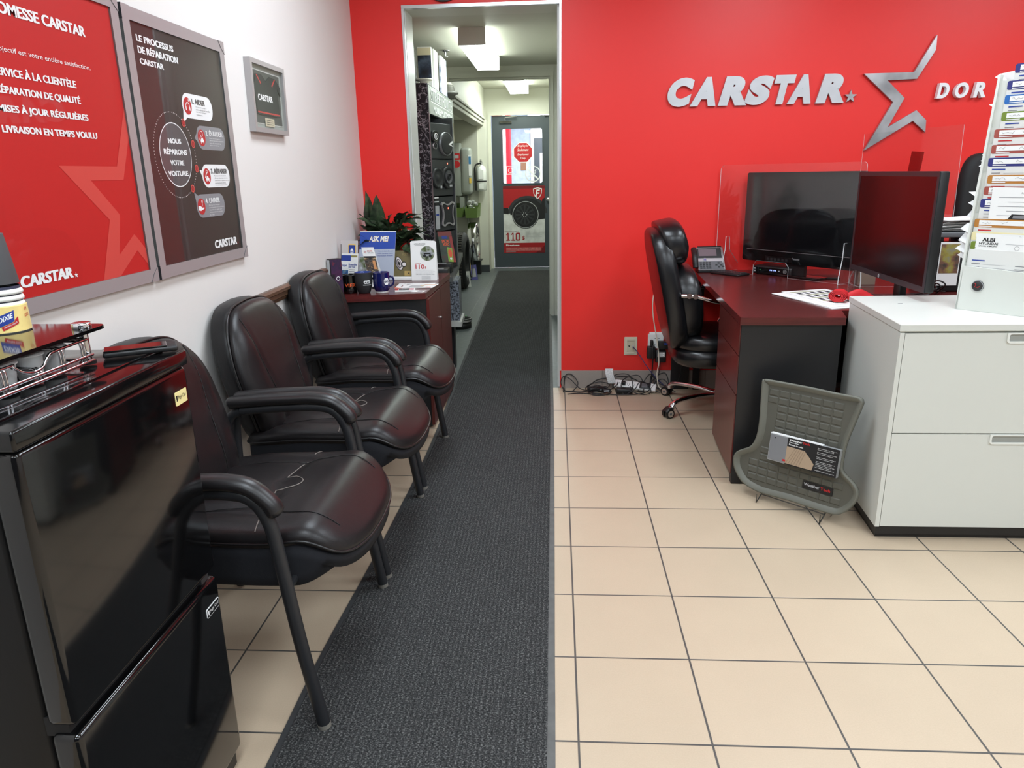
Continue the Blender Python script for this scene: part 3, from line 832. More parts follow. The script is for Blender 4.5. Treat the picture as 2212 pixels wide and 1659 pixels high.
def wrappoly(poly, mt, a0, zc, r):
    f = wrap(None, a0, zc, r)
    def split(a, b, c, k):
        if k == 0: m.add([f(*a), f(*b), f(*c)], [(0, 1, 2)], mt); return
        ab, bc, ca = [((p[0] + q[0]) / 2, (p[1] + q[1]) / 2) for p, q in ((a, b), (b, c), (c, a))]
        for tr in ((a, ab, ca), (ab, b, bc), (ca, bc, c), (ab, bc, ca)): split(*tr, k - 1)
    for t_ in tessellate_polygon([[Vector((p[0], p[1], 0)) for p in poly]]): split(*[poly[i] for i in t_], 3)
A0 = math.radians(-42)
wrappoly([(-0.018, 0.0), (0.010, 0.010), (0.012, 0.030), (-0.017, 0.020)], INK_BLUE, A0, 0.012, 0.0432)
wrappoly([(-0.010, -0.006), (0.017, 0.005), (0.0172, 0.018), (0.011, 0.012), (0.010, 0.009), (-0.012, 0.001)], INK_RED, A0, 0.012, 0.0431)
wraptext('DIXIE', -0.015, 0.008, 0.024, 0.009, INK_WHITE, A0, 0.012, 0.0434, 0.03, 0.1, 0.009)
wraptext('perfect touch', -0.008, -0.003, 0.022, 0.005, INK_WHITE, A0, 0.012, 0.0434, 0.0, 0.1, 0.008)
wraptext('14', 0.034, 0.026, 0.006, 0.007, INK_RED, A0, 0.012, 0.0433, 0.02, 0, 0.001); wraptext('CUPS', 0.032, 0.014, 0.012, 0.006, INK_RED, A0, 0.012, 0.0433, 0.02, 0, 0.002)
m.build('sleeve', t)
# black slim gadget with glossy lid at the back right corner
t = thing('black_tray', 'slim black lidded tray lying near the back corner of the fridge top', 'tray', (-0.9, 1.37, ZT))
m = MB(frame((-0.83, 1.385, ZT), (0.86, 0.5, 0), (-0.5, 0.86, 0))); m.box(-0.075, -0.03, 0.0, 0.06, 0.02, 0.011, BLACK_PL, 0.004); m.build('body', t)
m = MB(frame((-0.83, 1.385, ZT), (0.86, 0.5, 0), (-0.5, 0.86, 0))); m.box(-0.073, -0.028, 0.0112, 0.04, 0.018, 0.014, BLACK_GLOSS, 0.001, 1); m.build('lid', t)
# ---------------------------------------------------------------- poster frames on the white wall
POSTER_RED = mat('poster_red', (192, 38, 36), 0.4)
POSTER_STAR = mat('poster_star_red', (208, 76, 68), 0.4)
POSTER_DARK = mat('poster_charcoal', (50, 42, 41), 0.38)
POSTER_GREY = mat('poster_grey', (84, 80, 82), 0.4)
BUB_GREY = mat('bubble_grey', (140, 140, 145), 0.4)
def snap_frame(t, y0, z0, y1, z1, w=0.036, x=LX):
    for nm, poly in (('frame_rail', [(y0, z0), (y1, z0), (y1 - w, z0 + w), (y0 + w, z0 + w)]), ('frame_rail', [(y0, z1), (y1, z1), (y1 - w, z1 - w), (y0 + w, z1 - w)]),
                     ('frame_rail', [(y0, z0), (y0 + w, z0 + w), (y0 + w, z1 - w), (y0, z1)]), ('frame_rail', [(y1, z0), (y1 - w, z0 + w), (y1 - w, z1 - w), (y1, z1)])):
        m = MB(left_front(x)); m.prism(poly, 0.0, 0.017, SILVER, side=SILVER_DK)
        cx = sum(p[0] for p in poly) / 4; cz = sum(p[1] for p in poly) / 4
        q = [(cx + (p[0] - cx) * 1.0, cz + (p[1] - cz) * 1.0) for p in poly]
        # slightly domed face of the snap rail
        inner = [((p[0] * 0.5 + q[(i + 0) % 4][0] * 0.5), p[1]) for i, p in enumerate(poly)]
        m.build(nm, t)
    for a, b in ((y0, z0), (y1, z0), (y0, z1), (y1, z1)):
        sx = 1 if a == y0 else -1; sz = 1 if b == z0 else -1
        m = MB(left_front(x)); m.prism([(a - sx * 0.001, b - sz * 0.001), (a + sx * 0.040, b - sz * 0.001), (a + sx * 0.022, b + sz * 0.022), (a - sx * 0.001, b + sz * 0.040)], 0.0, 0.0185, SILVER, side=DK_GREY)
        m.build('frame_corner', t)
# red poster
t = thing('poster_frame', 'silver framed red poster with white lines of writing and a pale star', 'framed poster', (LX, 1.79, 1.08))
snap_frame(t, 1.475, 1.081, 2.104, 1.848)
m = MB(left_front(LX + 0.012)); W = INK_WHITE; Z1 = 0.0006
m.rect(1.505, 1.11, 2.075, 1.82, POSTER_RED)
star = [(1.748, 1.405), (1.989, 1.405), (2.042, 1.505), (2.075, 1.57), (2.075, 1.49), (2.048, 1.446), (2.01, 1.37), (1.864, 1.37), (1.966, 1.279), (1.926, 1.14), (1.972, 1.168), (2.020, 1.177), (2.06, 1.138), (2.06, 1.195), (2.03, 1.224), (1.940, 1.178), (1.895, 1.143)]
m.flat([(1.748, 1.405), (1.989, 1.405), (2.075, 1.575), (2.075, 1.495), (2.01, 1.37), (1.864, 1.37), (1.966, 1.279), (1.935, 1.1745), (2.02, 1.2235), (2.075, 1.170), (2.075, 1.125), (2.022, 1.177), (1.912, 1.1105), (1.843, 1.1105), (1.916, 1.268)], POSTER_STAR, Z1)
def fit(body, x0, x1, y0, y1, mt=W, bold=0.055, z=0.0012, shear=0.0): m.text(body, x0, y0, x1 - x0, y1 - y0, mt, z, bold, shear)
fit('NOTRE PROMESSE CARSTAR', 1.467, 1.945, 1.7175, 1.742)
fit('Notre objectif est votre entière satisfaction.', 1.548, 1.941, 1.637, 1.651, bold=0.0)
fit('SERVICE À LA CLIENTÈLE', 1.591, 1.870, 1.590, 1.611)
fit('RÉPARATION DE QUALITÉ', 1.590, 1.877, 1.551, 1.573)
fit('MISES À JOUR RÉGULIÈRES', 1.584, 1.897, 1.511, 1.534)
fit('LIVRAISON EN TEMPS VOULU', 1.584, 1.922, 1.4725, 1.488)
for k in range(4): m.rect(1.556, 1.476 + 0.039 * k, 1.569, 1.489 + 0.039 * k, W, 0.0012)
fit('CARSTAR', 1.545, 1.728, 1.1415, 1.1675, bold=0.075, shear=0.08)
m.flat(star5(1.7385, 1.1455, 0.0075), W, 0.0012)
m.build('poster_print', t)
m = MB(left_front(LX + 0.0145)); m.rect(1.505, 1.11, 2.075, 1.82, GLASS); m.build('cover_sheet', t)
# charcoal poster
t = thing('poster_frame', 'silver framed charcoal poster with a big circle and four speech bubbles', 'framed poster', (LX, 2.44, 1.08))
snap_frame(t, 2.120, 1.081, 2.757, 1.834)
m = MB(left_front(LX + 0.012))
m.rect(2.15, 1.11, 2.73, 1.81, POSTER_DARK)
fit('LE PROCESSUS', 2.184, 2.393, 1.7485, 1.7665)
fit('DE RÉPARATION', 2.184, 2.414, 1.7175, 1.7415)
fit('CARSTAR', 2.186, 2.319, 1.6885, 1.7045)
m.flat(disc(2.32, 1.442, 0.097), POSTER_GREY, 0.0005); m.ring(2.32, 1.442, 0.097, 0.003, W, 0.001)
for k in range(84):
    a = 2 * PI * k / 84
    m.flat(disc(2.32 + 0.128 * math.cos(a), 1.441 + 0.128 * math.sin(a), 0.0017, 6), W, 0.0008)
for i, s in enumerate(('NOUS', 'RÉPARONS', 'VOTRE', 'VOITURE.')):
    x0, x1 = [(2.281, 2.362), (2.247, 2.391), (2.276, 2.364), (2.255, 2.386)][i]
    fit(s, x0, x1, [1.476, 1.443, 1.411, 1.379][i], [1.491, 1.4635, 1.4265, 1.394][i])
for i, (by, bz, tx, ty) in enumerate([(2.404, 1.559, 2.394, 1.545), (2.474, 1.464, 2.442, 1.480), (2.477, 1.340, 2.443, 1.402), (2.409, 1.243, 2.398, 1.339)]):
    bw, bh = 0.212, 0.076
    bm_ = INK_WHITE if i % 2 == 0 else BUB_GREY
    tc = POSTER_GREY if i % 2 == 0 else INK_WHITE
    m.flat(rrect(by, bz, by + bw, bz + bh, 0.036, 6), bm_, 0.0006)
    q = [[(by + 0.004, bz + 0.03), (by + 0.03, bz + 0.004), (tx + 0.004, ty - 0.002)], [(by, bz + 0.05), (by + 0.006, bz + 0.022), (by - 0.016, bz + 0.034)], [(by, bz + 0.058), (by + 0.004, bz + 0.03), (by - 0.014, bz + 0.056)], [(by + 0.002, bz + 0.05), (by + 0.02, bz + 0.072), (by - 0.006, bz + 0.085)]][i]
    ar = (q[1][0] - q[0][0]) * (q[2][1] - q[0][1]) - (q[2][0] - q[0][0]) * (q[1][1] - q[0][1])
    m.flat(q, bm_, 0.0007)
    cx, cz = by + 0.034, bz + 0.037
    m.flat(disc(cx, cz, 0.0265), INK_RED, 0.0012)
    if i == 0:
        m.flat([(cx + 0.014 * math.cos(math.radians(a)), cz - 0.002 + 0.014 * math.sin(math.radians(a))) for a in range(-20, 201, 20)] + [(cx + 0.011 * math.cos(math.radians(a)), cz - 0.002 + 0.011 * math.sin(math.radians(a))) for a in range(200, -21, -20)], W, 0.0016)
        for sg in (-1, 1): m.flat(rrect(cx + sg * 0.0125 - 0.003, cz - 0.014, cx + sg * 0.0125 + 0.003, cz - 0.002, 0.002, 2), W, 0.0017)
        for k in range(3): m.rect(cx + 0.006, cz + 0.014 + 0.003 * k, cx + 0.016, cz + 0.0155 + 0.003 * k, W, 0.0016)
    if i in (1, 2):
        m.flat(rrect(cx - 0.011, cz - 0.014, cx + 0.013, cz - 0.005, 0.002, 2), W, 0.0016); m.flat([(cx - 0.007, cz - 0.005), (cx + 0.009, cz - 0.005), (cx + 0.006, cz + 0.001), (cx - 0.004, cz + 0.001)], W, 0.0016)
        for o in (-0.009, 0.008): m.rect(cx + o, cz - 0.018, cx + o + 0.004, cz - 0.013, W, 0.0017)
    if i == 1:
        m.ring(cx - 0.001, cz + 0.013, 0.0095, 0.002, W, 0.0016); m.flat([(cx - 0.009, cz + 0.007), (cx - 0.007, cz + 0.005), (cx - 0.016, cz - 0.008), (cx - 0.018, cz - 0.005)], W, 0.0016)
    if i == 2:
        m.flat([(cx - 0.017, cz - 0.004), (cx - 0.014, cz - 0.007), (cx - 0.001, cz + 0.010), (cx - 0.004, cz + 0.013)], W, 0.0016); m.ring(cx, cz + 0.0155, 0.006, 0.0025, W, 0.0017, n=14)
    if i == 3:
        m.flat([(cx - 0.024, cz - 0.012), (cx - 0.008, cz - 0.014), (cx + 0.016, cz - 0.008), (cx + 0.017, cz - 0.004), (cx + 0.004, cz - 0.004), (cx - 0.010, cz + 0.002), (cx - 0.024, cz + 0.002)], W, 0.0016)
        m.ring(cx + 0.006, cz + 0.016, 0.005, 0.0022, W, 0.0016, n=14); m.rect(cx + 0.005, cz, cx + 0.007, cz + 0.012, W, 0.0017)
    m.text(['1. AIDER', '2. ÉVALUER', '3. RÉPARER', '4. LIVRER'][i], by + 0.066, bz + 0.046, [0.092, 0.128, 0.128, 0.108][i], [0.0165, 0.020, 0.020, 0.0165][i], tc, 0.0014, 0.03)
    lines = [['Voir au remorquage de', 'votre véhicule et travailler', 'avec votre compagnie', "d'assurance."], ['Évaluer les dommages et', 'élaborer un plan de réparation', 'en vue de commander les', 'pièces nécessaires.'],
             ['Réparer votre véhicule et', 'effectuer des inspections de', 'contrôle de la qualité tout en', 'vous maintenant informé', 'tout au long du processus.'], ['Effectuer un nettoyage', 'post-réparation et une dernière', 'inspection de qualité pour', 'vous permettre de reprendre', 'la route.']][i]
    for k, s in enumerate(lines): m.text(s, by + 0.088, bz + 0.0355 - k * 0.0078, len(s) * 0.0037, 0.0055, POSTER_GREY if i % 2 == 0 else W, 0.0014, 0, res=1)
for (a, b) in ((2.394, 1.542), (2.440, 1.479), (2.443, 1.402), (2.397, 1.339)):
    m.flat(disc(a, b, 0.0125), POSTER_STAR, 0.0016); m.flat(disc(a, b, 0.0085), POSTER_DARK, 0.0018); m.flat(disc(a, b, 0.0065), INK_RED, 0.002)
m.text('CARSTAR', 2.502, 1.1345, 0.182, 0.0275, W, 0.0012, 0.075, 0.06); m.flat(star5(2.692, 1.139, 0.005), INK_RED, 0.0012)
m.build('poster_print', t)
m = MB(left_front(LX + 0.0145)); m.rect(2.15, 1.11, 2.73, 1.81, GLASS); m.build('cover_sheet', t)

# jersey in a shadow box
t = thing('shadow_box', 'silver shadow box holding a small dark jersey, beside the charcoal poster', 'framed jersey', (LX, 3.14, 1.545))
m = MB(left_front(LX)); o = [(2.955, 1.545), (3.322, 1.545), (3.332, 1.818), (2.965, 1.818)]
m.prism(o, 0.0, 0.026, SILVER, [[(2.973, 1.563), (3.304, 1.563), (3.312, 1.80), (2.983, 1.80)]]); m.build('frame', t)
m = MB(left_front(LX + 0.012)); m.rect(2.97, 1.563, 3.31, 1.80, mat('jersey_backing', (150, 154, 148), 0.6))
m.flat([(2.99, 1.578), (3.288, 1.578), (3.296, 1.784), (2.999, 1.784)], mat('jersey_mat_line', (190, 192, 186), 0.6), 0.001); m.flat([(2.994, 1.582), (3.284, 1.582), (3.292, 1.780), (3.003, 1.780)], mat('jersey_mount', (70, 72, 70), 0.6), 0.0015)
m.rect(3.085, 1.572, 3.185, 1.604, mat('brass_plaque', (196, 186, 160), 0.4), 0.004)
for k in range(3): m.rect(3.10, 1.579 + 0.008 * k, 3.17, 1.581 + 0.008 * k, INK, 0.0045)
m.build('backing', t)
m = MB(left_front(LX + 0.016)); m.prism([(2.94, 1.615), (3.165, 1.615), (3.16, 1.73), (3.19, 1.70), (3.195, 1.735), (3.145, 1.765), (3.09, 1.768), (3.05, 1.745), (3.01, 1.768), (2.955, 1.765), (2.928, 1.72), (2.935, 1.69)], 0.0, 0.008, mat('jersey_cloth', (30, 30, 33), 0.85))
m.rect(2.942, 1.620, 3.163, 1.626, INK_RED, 0.0085); m.flat([(2.955, 1.763), (2.965, 1.763), (3.0, 1.735), (2.992, 1.73)], INK_RED, 0.0085); m.flat([(3.145, 1.763), (3.135, 1.763), (3.10, 1.735), (3.108, 1.73)], INK_RED, 0.0085)
m.text('CARSTAR', 2.955, 1.668, 0.145, 0.024, W, 0.0088, 0.04); m.v = [Vector((LX + 0.0145 + (v.x - LX - 0.016) * 0.5, 3.14 + (v.y - 3.06) * 1.08, v.z)) for v in m.v]; m.build('jersey', t)
m = MB(left_front(LX + 0.023)); m.flat([(2.973, 1.563), (3.304, 1.563), (3.312, 1.80), (2.983, 1.80)], GLASS); m.build('pane', t)

# ---------------------------------------------------------------- raised sign on the red wall
SB, ST = 1.7245, 1.883
def letter(ch, x0, x1, label, z0=SB, z1=ST, mt=SIGN_SILVER, sh=0.24, d=0.016, group='silver letters of the word on the red wall', bold=0.075):
    m = MB(red_front(BY)); m.text(ch, x0, z0, x1 - x0, z1 - z0, mt, 0.004, bold, sh, d, 6)
    m.build('sign_letter', label=label, cat='sign letter', group=group)
for ch, x0, x1, l in [('C', 0.652, 0.806, 'silver letter C starting the big sign word on the red wall'), ('A', 0.783, 0.932, 'silver letter A between the C and the first R on the red wall'), ('R', 0.946, 1.109, 'silver letter R before the S in the big sign word'),
                      ('S', 1.097, 1.260, 'silver letter S in the middle of the big sign word'), ('T', 1.262, 1.384, 'silver letter T in the big sign word on the red wall'), ('A', 1.341, 1.476, 'silver letter A after the T in the big sign word'), ('R', 1.503, 1.664, 'silver letter R ending the big sign word on the red wall')]:
    letter(ch, x0, x1, l)
for ch, x0, x1, l in [('D', 2.176, 2.241, 'white letter D right of the big star outline'), ('O', 2.274, 2.348, 'white letter O right of the big star outline'), ('R', 2.377, 2.446, 'white letter R half hidden by the file rack')]:
    letter(ch, x0, x1, l, 1.734, 1.8165, SIGN_WHITE, 0.14, 0.03, 'small white letters on the red wall', 0.04)
m = MB(red_front(BY)); m.prism(star5(1.7, 1.7575, 0.036), 0.004, 0.02, STAR_SILVER); m.build('sign_star', label='tiny solid silver star after the big sign word', cat='sign star')
m = MB(red_front(BY))
m.prism([(2.14, 2.071), (2.144, 1.994), (2.059, 1.843), (1.896, 1.839), (2.003, 1.742), (1.927, 1.584), (2.078, 1.674), (2.14, 1.619), (2.144, 1.552), (2.066, 1.617), (1.808, 1.458), (1.942, 1.721), (1.761, 1.878), (2.039, 1.879)], 0.004, 0.022, STAR_SILVER)
m.build('sign_star', label='large open silver star outline mounted on the red wall', cat='sign star')
m = MB(red_front(BY)); m.prism(disc(-0.645, 2.43, 0.11, 40, 0.105), 0.0, 0.018, BLACK_PL); m.prism(disc(-0.645, 2.43, 0.10, 40, 0.095), 0.018, 0.02, WHITE_PL)
m.build('wall_plaque', label='white oval plaque with black rim above the corridor opening', cat='plaque')
# ---------------------------------------------------------------- low cabinet with mugs and leaflets
DZ = 0.765
t = thing('low_cabinet', 'low mahogany and black two door cabinet against the white wall', 'cabinet', (-0.94, 4.2, 0))
m = MB(); m.prism([(-1.19, 3.700), (-0.693, 3.806), (-0.676, 4.612), (-1.19, 4.612)], DZ - 0.032, DZ, MAHOG); m.build('top', t)
m = MB(); m.prism([(-1.18, 3.722), (-0.695, 3.826), (-0.698, 4.60), (-1.18, 4.60)], 0.012, DZ - 0.032, BLACK_LAM); m.build('body', t)
m = MB(); m.prism([(-0.695, 3.822), (-0.679, 3.822), (-0.679, 4.21), (-0.695, 4.21)], 0.02, DZ - 0.036, MAHOG_Z)
d = m.build('door', t)
m = MB(); m.cyl((-0.679, 4.19, 0.56), (-0.672, 4.19, 0.56), 0.009, CHROME); m.build('lock', d)
m = MB(); m.prism([(-0.695, 4.216), (-0.679, 4.216), (-0.679, 4.60), (-0.695, 4.60)], 0.02, DZ - 0.036, MAHOG_Z); m.build('door', t)

MUG_GLAZE = mat('black_mug_glaze', (10, 10, 11), 0.08, coat=0.5); MUG_MATTE = mat('charcoal_mug', (38, 38, 40), 0.7); MUG_NAVY = mat('navy_mug_glaze', (20, 26, 84), 0.1, coat=0.5); MUG_BLUE = mat('blue_mug_inside', (34, 60, 130), 0.2); ORANGE = mat('orange_print', (226, 92, 44), 0.5)
def mug(x, y, prof, mo, mi, name, label, handle, marks):
    t = thing('coffee_mug', label, 'mug', (x, y, DZ), group='promotional mugs on the low cabinet')
    m = MB(); m.lathe(prof, mo, (x, y, DZ), 36)
    r, h = prof[-1]; m.lathe([(r, h), (r - 0.003, h + 0.001), (r - 0.004, h - 0.004), (prof[1][0] - 0.006, 0.008), (0, 0.008)], mi, (x, y, DZ), 36)
    marks(m); m.build('cup', t)
    a, hz, ln = handle
    u = Vector((math.cos(a), math.sin(a), 0)); c = Vector((x, y, DZ))
    rr = prof[len(prof) // 2 + 1][0] - 0.003
    m = MB(); m.tube(smooth([tuple(c + u * rr + Vector((0, 0, hz + 0.026))), tuple(c + u * (rr + ln * 0.7) + Vector((0, 0, hz + 0.024))), tuple(c + u * (rr + ln) + Vector((0, 0, hz + 0.006))), tuple(c + u * (rr + ln * 0.8) + Vector((0, 0, hz - 0.016))), tuple(c + u * (rr - 0.002) + Vector((0, 0, hz - 0.028)))], 5), 0.0055, mo, 8); m.build('handle', t)
    return t
def curved(m, x, y, r, a0, body, s0, z0, w, h, mt, bold=0.0):
    vs, fs = text_verts(body, bold, 3); x0 = min(v[0] for v in vs); x1 = max(v[0] for v in vs); y0 = min(v[1] for v in vs); y1 = max(v[1] for v in vs)
    m.add([(x + r * math.cos(a0 + (s0 + (a - x0) / (x1 - x0) * w) / r), y + r * math.sin(a0 + (s0 + (a - x0) / (x1 - x0) * w) / r), DZ + z0 + (b - y0) / (y1 - y0) * h) for a, b in vs], fs, mt)
def cpoly(m, x, y, r, a0, poly, mt):
    f = lambda p: (x + r * math.cos(a0 + p[0] / r), y + r * math.sin(a0 + p[0] / r), DZ + p[1])
    def split(a, b, c, k):
        if k == 0: m.add([f(a), f(b), f(c)], [(0, 1, 2)], mt); return
        ab, bc, ca = [((p[0] + q[0]) / 2, (p[1] + q[1]) / 2) for p, q in ((a, b), (b, c), (c, a))]
        for tr in ((a, ab, ca), (ab, b, bc), (ca, bc, c), (ab, bc, ca)): split(*tr, k - 1)
    for t_ in tessellate_polygon([[Vector((p[0], p[1], 0)) for p in poly]]): split(*[poly[i] for i in t_], 2)
va = math.radians(-72)
def mk1(m): curved(m, -1.110, 3.842, 0.0435, va, 'VIER', -0.026, 0.036, 0.060, 0.019, ORANGE, 0.02)
mug(-1.110, 3.842, [(0, 0), (0.038, 0.0), (0.0425, 0.004), (0.043, 0.03), (0.043, 0.06), (0.043, 0.098)], MUG_GLAZE, MUG_GLAZE, 'm', 'glossy black mug with orange lettering, left of the row of mugs', (math.radians(-20), 0.05, 0.018), mk1)
def mk2(m):
    for k in range(3): cpoly(m, -1.028, 3.832, 0.0485, va, disc(0.006 + 0.010 * k, 0.064, 0.009, 14), INK_WHITE); 
    cpoly(m, -1.028, 3.832, 0.0486, va, [(0.004, 0.056), (0.030, 0.056), (0.030, 0.060), (0.004, 0.060)], INK_WHITE)
    for k in range(3): cpoly(m, -1.028, 3.832, 0.0489, va, disc(0.006 + 0.010 * k, 0.063, 0.0032, 10), MUG_MATTE)
    curved(m, -1.028, 3.832, 0.0478, va, 'boitesdesbois', -0.006, 0.046, 0.046, 0.006, INK_WHITE)
mug(-1.028, 3.832, [(0, 0), (0.028, 0.0), (0.033, 0.006), (0.043, 0.035), (0.0475, 0.062), (0.0475, 0.085), (0.0465, 0.112)], MUG_MATTE, MUG_BLUE, 'm', 'matte charcoal mug with white emblem, middle of the row of mugs', (math.radians(20), 0.05, 0.02), mk2)
def mk3(m):
    hx = [(0.010, 0.058), (0.016, 0.046), (0.034, 0.046), (0.040, 0.058), (0.040, 0.070), (0.034, 0.082), (0.016, 0.082), (0.010, 0.070)]
    cpoly(m, -0.934, 3.842, 0.0452, va, hx, INK_WHITE); curved(m, -0.934, 3.842, 0.0456, va, 'NAPA', 0.011, 0.057, 0.028, 0.013, MUG_NAVY, 0.03)
    m.lathe([(0.030, 0.0), (0.0335, 0.001), (0.0335, 0.010)], WHITE_PL, (-0.934, 3.842, DZ), 32)
mug(-0.934, 3.842, [(0, 0.001), (0.032, 0.001), (0.033, 0.010), (0.041, 0.020), (0.0445, 0.045), (0.0445, 0.075), (0.0445, 0.109)], MUG_NAVY, MUG_NAVY, 'm', 'glossy navy mug with white base ring and badge, right of the row of mugs', (math.radians(5), 0.06, 0.024), mk3)

def photo_mat(name, cols, scale=24, rough=0.45):
    n = Nodes(name, rough); k = len(cols)
    n.color(n.ramp(n.noise(scale, 5), [(0.33 + 0.34 * i / (k - 1), rgb(*c)) for i, c in enumerate(cols)]))
    return n.m
P_DARKBOOK = photo_mat('dark_abstract_print', [(20, 18, 26), (70, 30, 70), (40, 30, 60), (150, 40, 50)], 14)
P_CAR = photo_mat('car_photo_print', [(30, 32, 30), (96, 110, 70), (150, 152, 150), (190, 196, 200)], 34)
P_GOLD = photo_mat('gold_page_print', [(150, 126, 70), (176, 150, 88), (196, 172, 108)], 6)
P_OLIVE = photo_mat('olive_page_print', [(92, 84, 52), (118, 106, 66)], 5)
P_PHOTO = photo_mat('workshop_photo_print', [(24, 22, 22), (90, 84, 76), (60, 40, 34), (196, 170, 130)], 55)
P_GAME = photo_mat('dark_green_print', [(26, 40, 30), (38, 62, 40), (70, 40, 30)], 20)
P_BLUEPIC = photo_mat('blue_photo_print', [(24, 46, 96), (60, 110, 160), (110, 130, 110)], 40)
# thick dark box standing by the wall
t = thing('media_box', 'thick black box with purple and red cover, standing by the wall behind the mugs', 'box', (-1.165, 3.76, DZ))
m = MB(frame((-1.170, 3.728, DZ), (0.70, 0.71, 0), (0, 0, 1))); m.box(0, 0, -0.036, 0.068, 0.192, 0.0, BLACK_PL, 0.002, 1); m.rect(0.003, 0.003, 0.066, 0.189, P_DARKBOOK, 0.0006)
m.ring(0.04, 0.09, 0.011, 0.003, INK_WHITE, 0.001, n=20); m.text('15', 0.015, 0.03, 0.010, 0.012, INK_WHITE, 0.001)
m.build('box', t)
m = MB(frame((-1.170, 3.728, DZ), (0.71, -0.70, 0), (0, 0, 1))); m.rect(-0.034, 0.004, -0.003, 0.188, mat('pale_box_edge', (196, 200, 204), 0.5), 0.0008); m.build('page_edge', t)
# leaflet holder with emblem header
t = thing('leaflet_holder', 'tilted leaflet stand with a blue and yellow emblem header, against the wall', 'leaflet stand', (-1.12, 3.98, DZ))
F = frame((-1.186, 3.945, DZ), (0.94, -0.33, 0), (0.05, 0.10, 0.99)); m = MB(F)
m.box(0.0, 0.0, -0.004, 0.105, 0.27, 0.0, mat('holder_back', (205, 198, 196), 0.4)); m.build('back_panel', t)
m = MB(F); m.flat(rrect(0.045, 0.135, 0.095, 0.25, 0.006), INK_YEL, 0.0006); m.flat(rrect(0.049, 0.139, 0.091, 0.246, 0.005), INK_BLUE, 0.001)
m.flat([(0.06, 0.205), (0.066, 0.195), (0.074, 0.195), (0.08, 0.205), (0.08, 0.217), (0.074, 0.227), (0.066, 0.227), (0.06, 0.217)], INK_WHITE, 0.0014); m.text('NAPA', 0.0615, 0.2065, 0.017, 0.009, INK_BLUE, 0.0018, 0.02); m.text('Auto', 0.055, 0.165, 0.030, 0.016, INK_WHITE, 0.0014, 0.02)
m.build('header_card', t, label='header card with a white badge on blue, yellow edge')
m = MB(F); m.box(-0.004, 0, -0.022, 0.0, 0.25, 0.0, BLACK_PL); m.build('side_plate', t)
def leaflet(label, F, w, h, fn, name='leaflet', cat='leaflet', thick=0.003, group=None, base=PAPER):
    m = MB(F); m.box(0, 0, -thick, w, h, 0, base); fn(m); return m.build(name, label=label, cat=cat, group=group)
def lf1(m):
    m.rect(0.0, 0.165, 0.06, 0.195, INK_BLUE, 0.0006); m.rect(0.06, 0.185, 0.10, 0.195, mat('olive_strip', (150, 140, 80), 0.5), 0.0006); m.rect(0.004, 0.125, 0.045, 0.155, INK_WHITE, 0.0006)
    m.text('Appel', 0.006, 0.131, 0.03, 0.016, INK_BLUE, 0.001, 0.02); m.text('Ensemble', 0.048, 0.140, 0.05, 0.011, INK_BLUE, 0.001, 0.02); m.text('pour vous', 0.048, 0.125, 0.04, 0.011, INK_BLUE, 0.001, 0.02)
    m.rect(0.008, 0.055, 0.046, 0.115, P_BLUEPIC, 0.0006)
    for k in range(11): m.rect(0.052, 0.02 + 0.0095 * k, 0.085 + 0.01 * ((k * 7) % 3) / 3, 0.0235 + 0.0095 * k, INK_GREY, 0.0006)
    for k in range(4): m.rect(0.008, 0.012 + 0.009 * k, 0.045, 0.015 + 0.009 * k, INK_LT, 0.0006)
leaflet('printed leaflet with a small blue photo, leaning in the stand by the wall', frame((-1.183, 3.912, DZ), (0.95, -0.30, 0), (0.09, 0.10, 0.99)), 0.105, 0.205, lf1)
# pop-up sign
def lf2(m):
    n = Nodes('blue_sign_print', 0.35); sp = n.math('MULTIPLY', n.math('SUBTRACT', n.z, -0.04), 1.0)
    m.rect(0, 0.185, 0.215, 0.285, BLUE_TOP, 0.0006); m.rect(0, 0, 0.215, 0.185, mat('pale_sign_print', (176, 184, 200), 0.4), 0.0006)
    m.text('ASK ME!', 0.055, 0.228, 0.118, 0.033, INK_YEL, 0.0009, 0.06, 0.15); m.text('ASK ME!', 0.0562, 0.2295, 0.116, 0.030, INK_WHITE, 0.0012, 0.025, 0.15)
    for k, s in enumerate(['Want to share for you!', 'FREE charging station', 'information available']): m.text(s, 0.112, 0.168 - 0.013 * k, 0.092, 0.008, INK_BLUE, 0.0012)
    m.rect(0.004, 0.03, 0.045, 0.14, P_CAR, 0.0008)
BLUE_TOP = mat('sign_blue', (44, 78, 170), 0.35)
leaflet('blue and white upright sign with large words, in front of the plant', frame((-1.188, 4.30, DZ + 0.002), (1, 0, 0), (0.10, 0.10, 0.99)), 0.215, 0.29, lf2, 'counter_sign', 'sign', 0.004)
# tent card
t = thing('tent_card', 'narrow white tent card with a dark photo, behind the navy mug', 'tent card', (-1.03, 4.08, DZ))
F = frame((-1.052, 4.06, DZ), (1, 0.02, 0), (-0.20, 0.16, 0.97)); m = MB(F); m.box(0, 0, -0.0012, 0.068, 0.225, 0, PAPER)
m.rect(0.0, 0.065, 0.068, 0.165, P_PHOTO, 0.0006); m.rect(0.0, 0.165, 0.068, 0.174, INK, 0.0006); m.ring(0.015, 0.198, 0.0075, 0.003, INK_RED, 0.001, n=4); m.text('SECURE', 0.027, 0.200, 0.03, 0.007, INK_RED, 0.001, 0.02); m.text('VOTRE AUTO', 0.027, 0.190, 0.034, 0.006, INK, 0.001)
m.rect(0.045, 0.10, 0.06, 0.15, mat('orange_patch', (214, 150, 96), 0.5), 0.001)
for k in range(5): m.rect(0.012, 0.02 + 0.008 * k, 0.055, 0.0225 + 0.008 * k, INK_LT, 0.0006)
m.build('front_leaf', t)
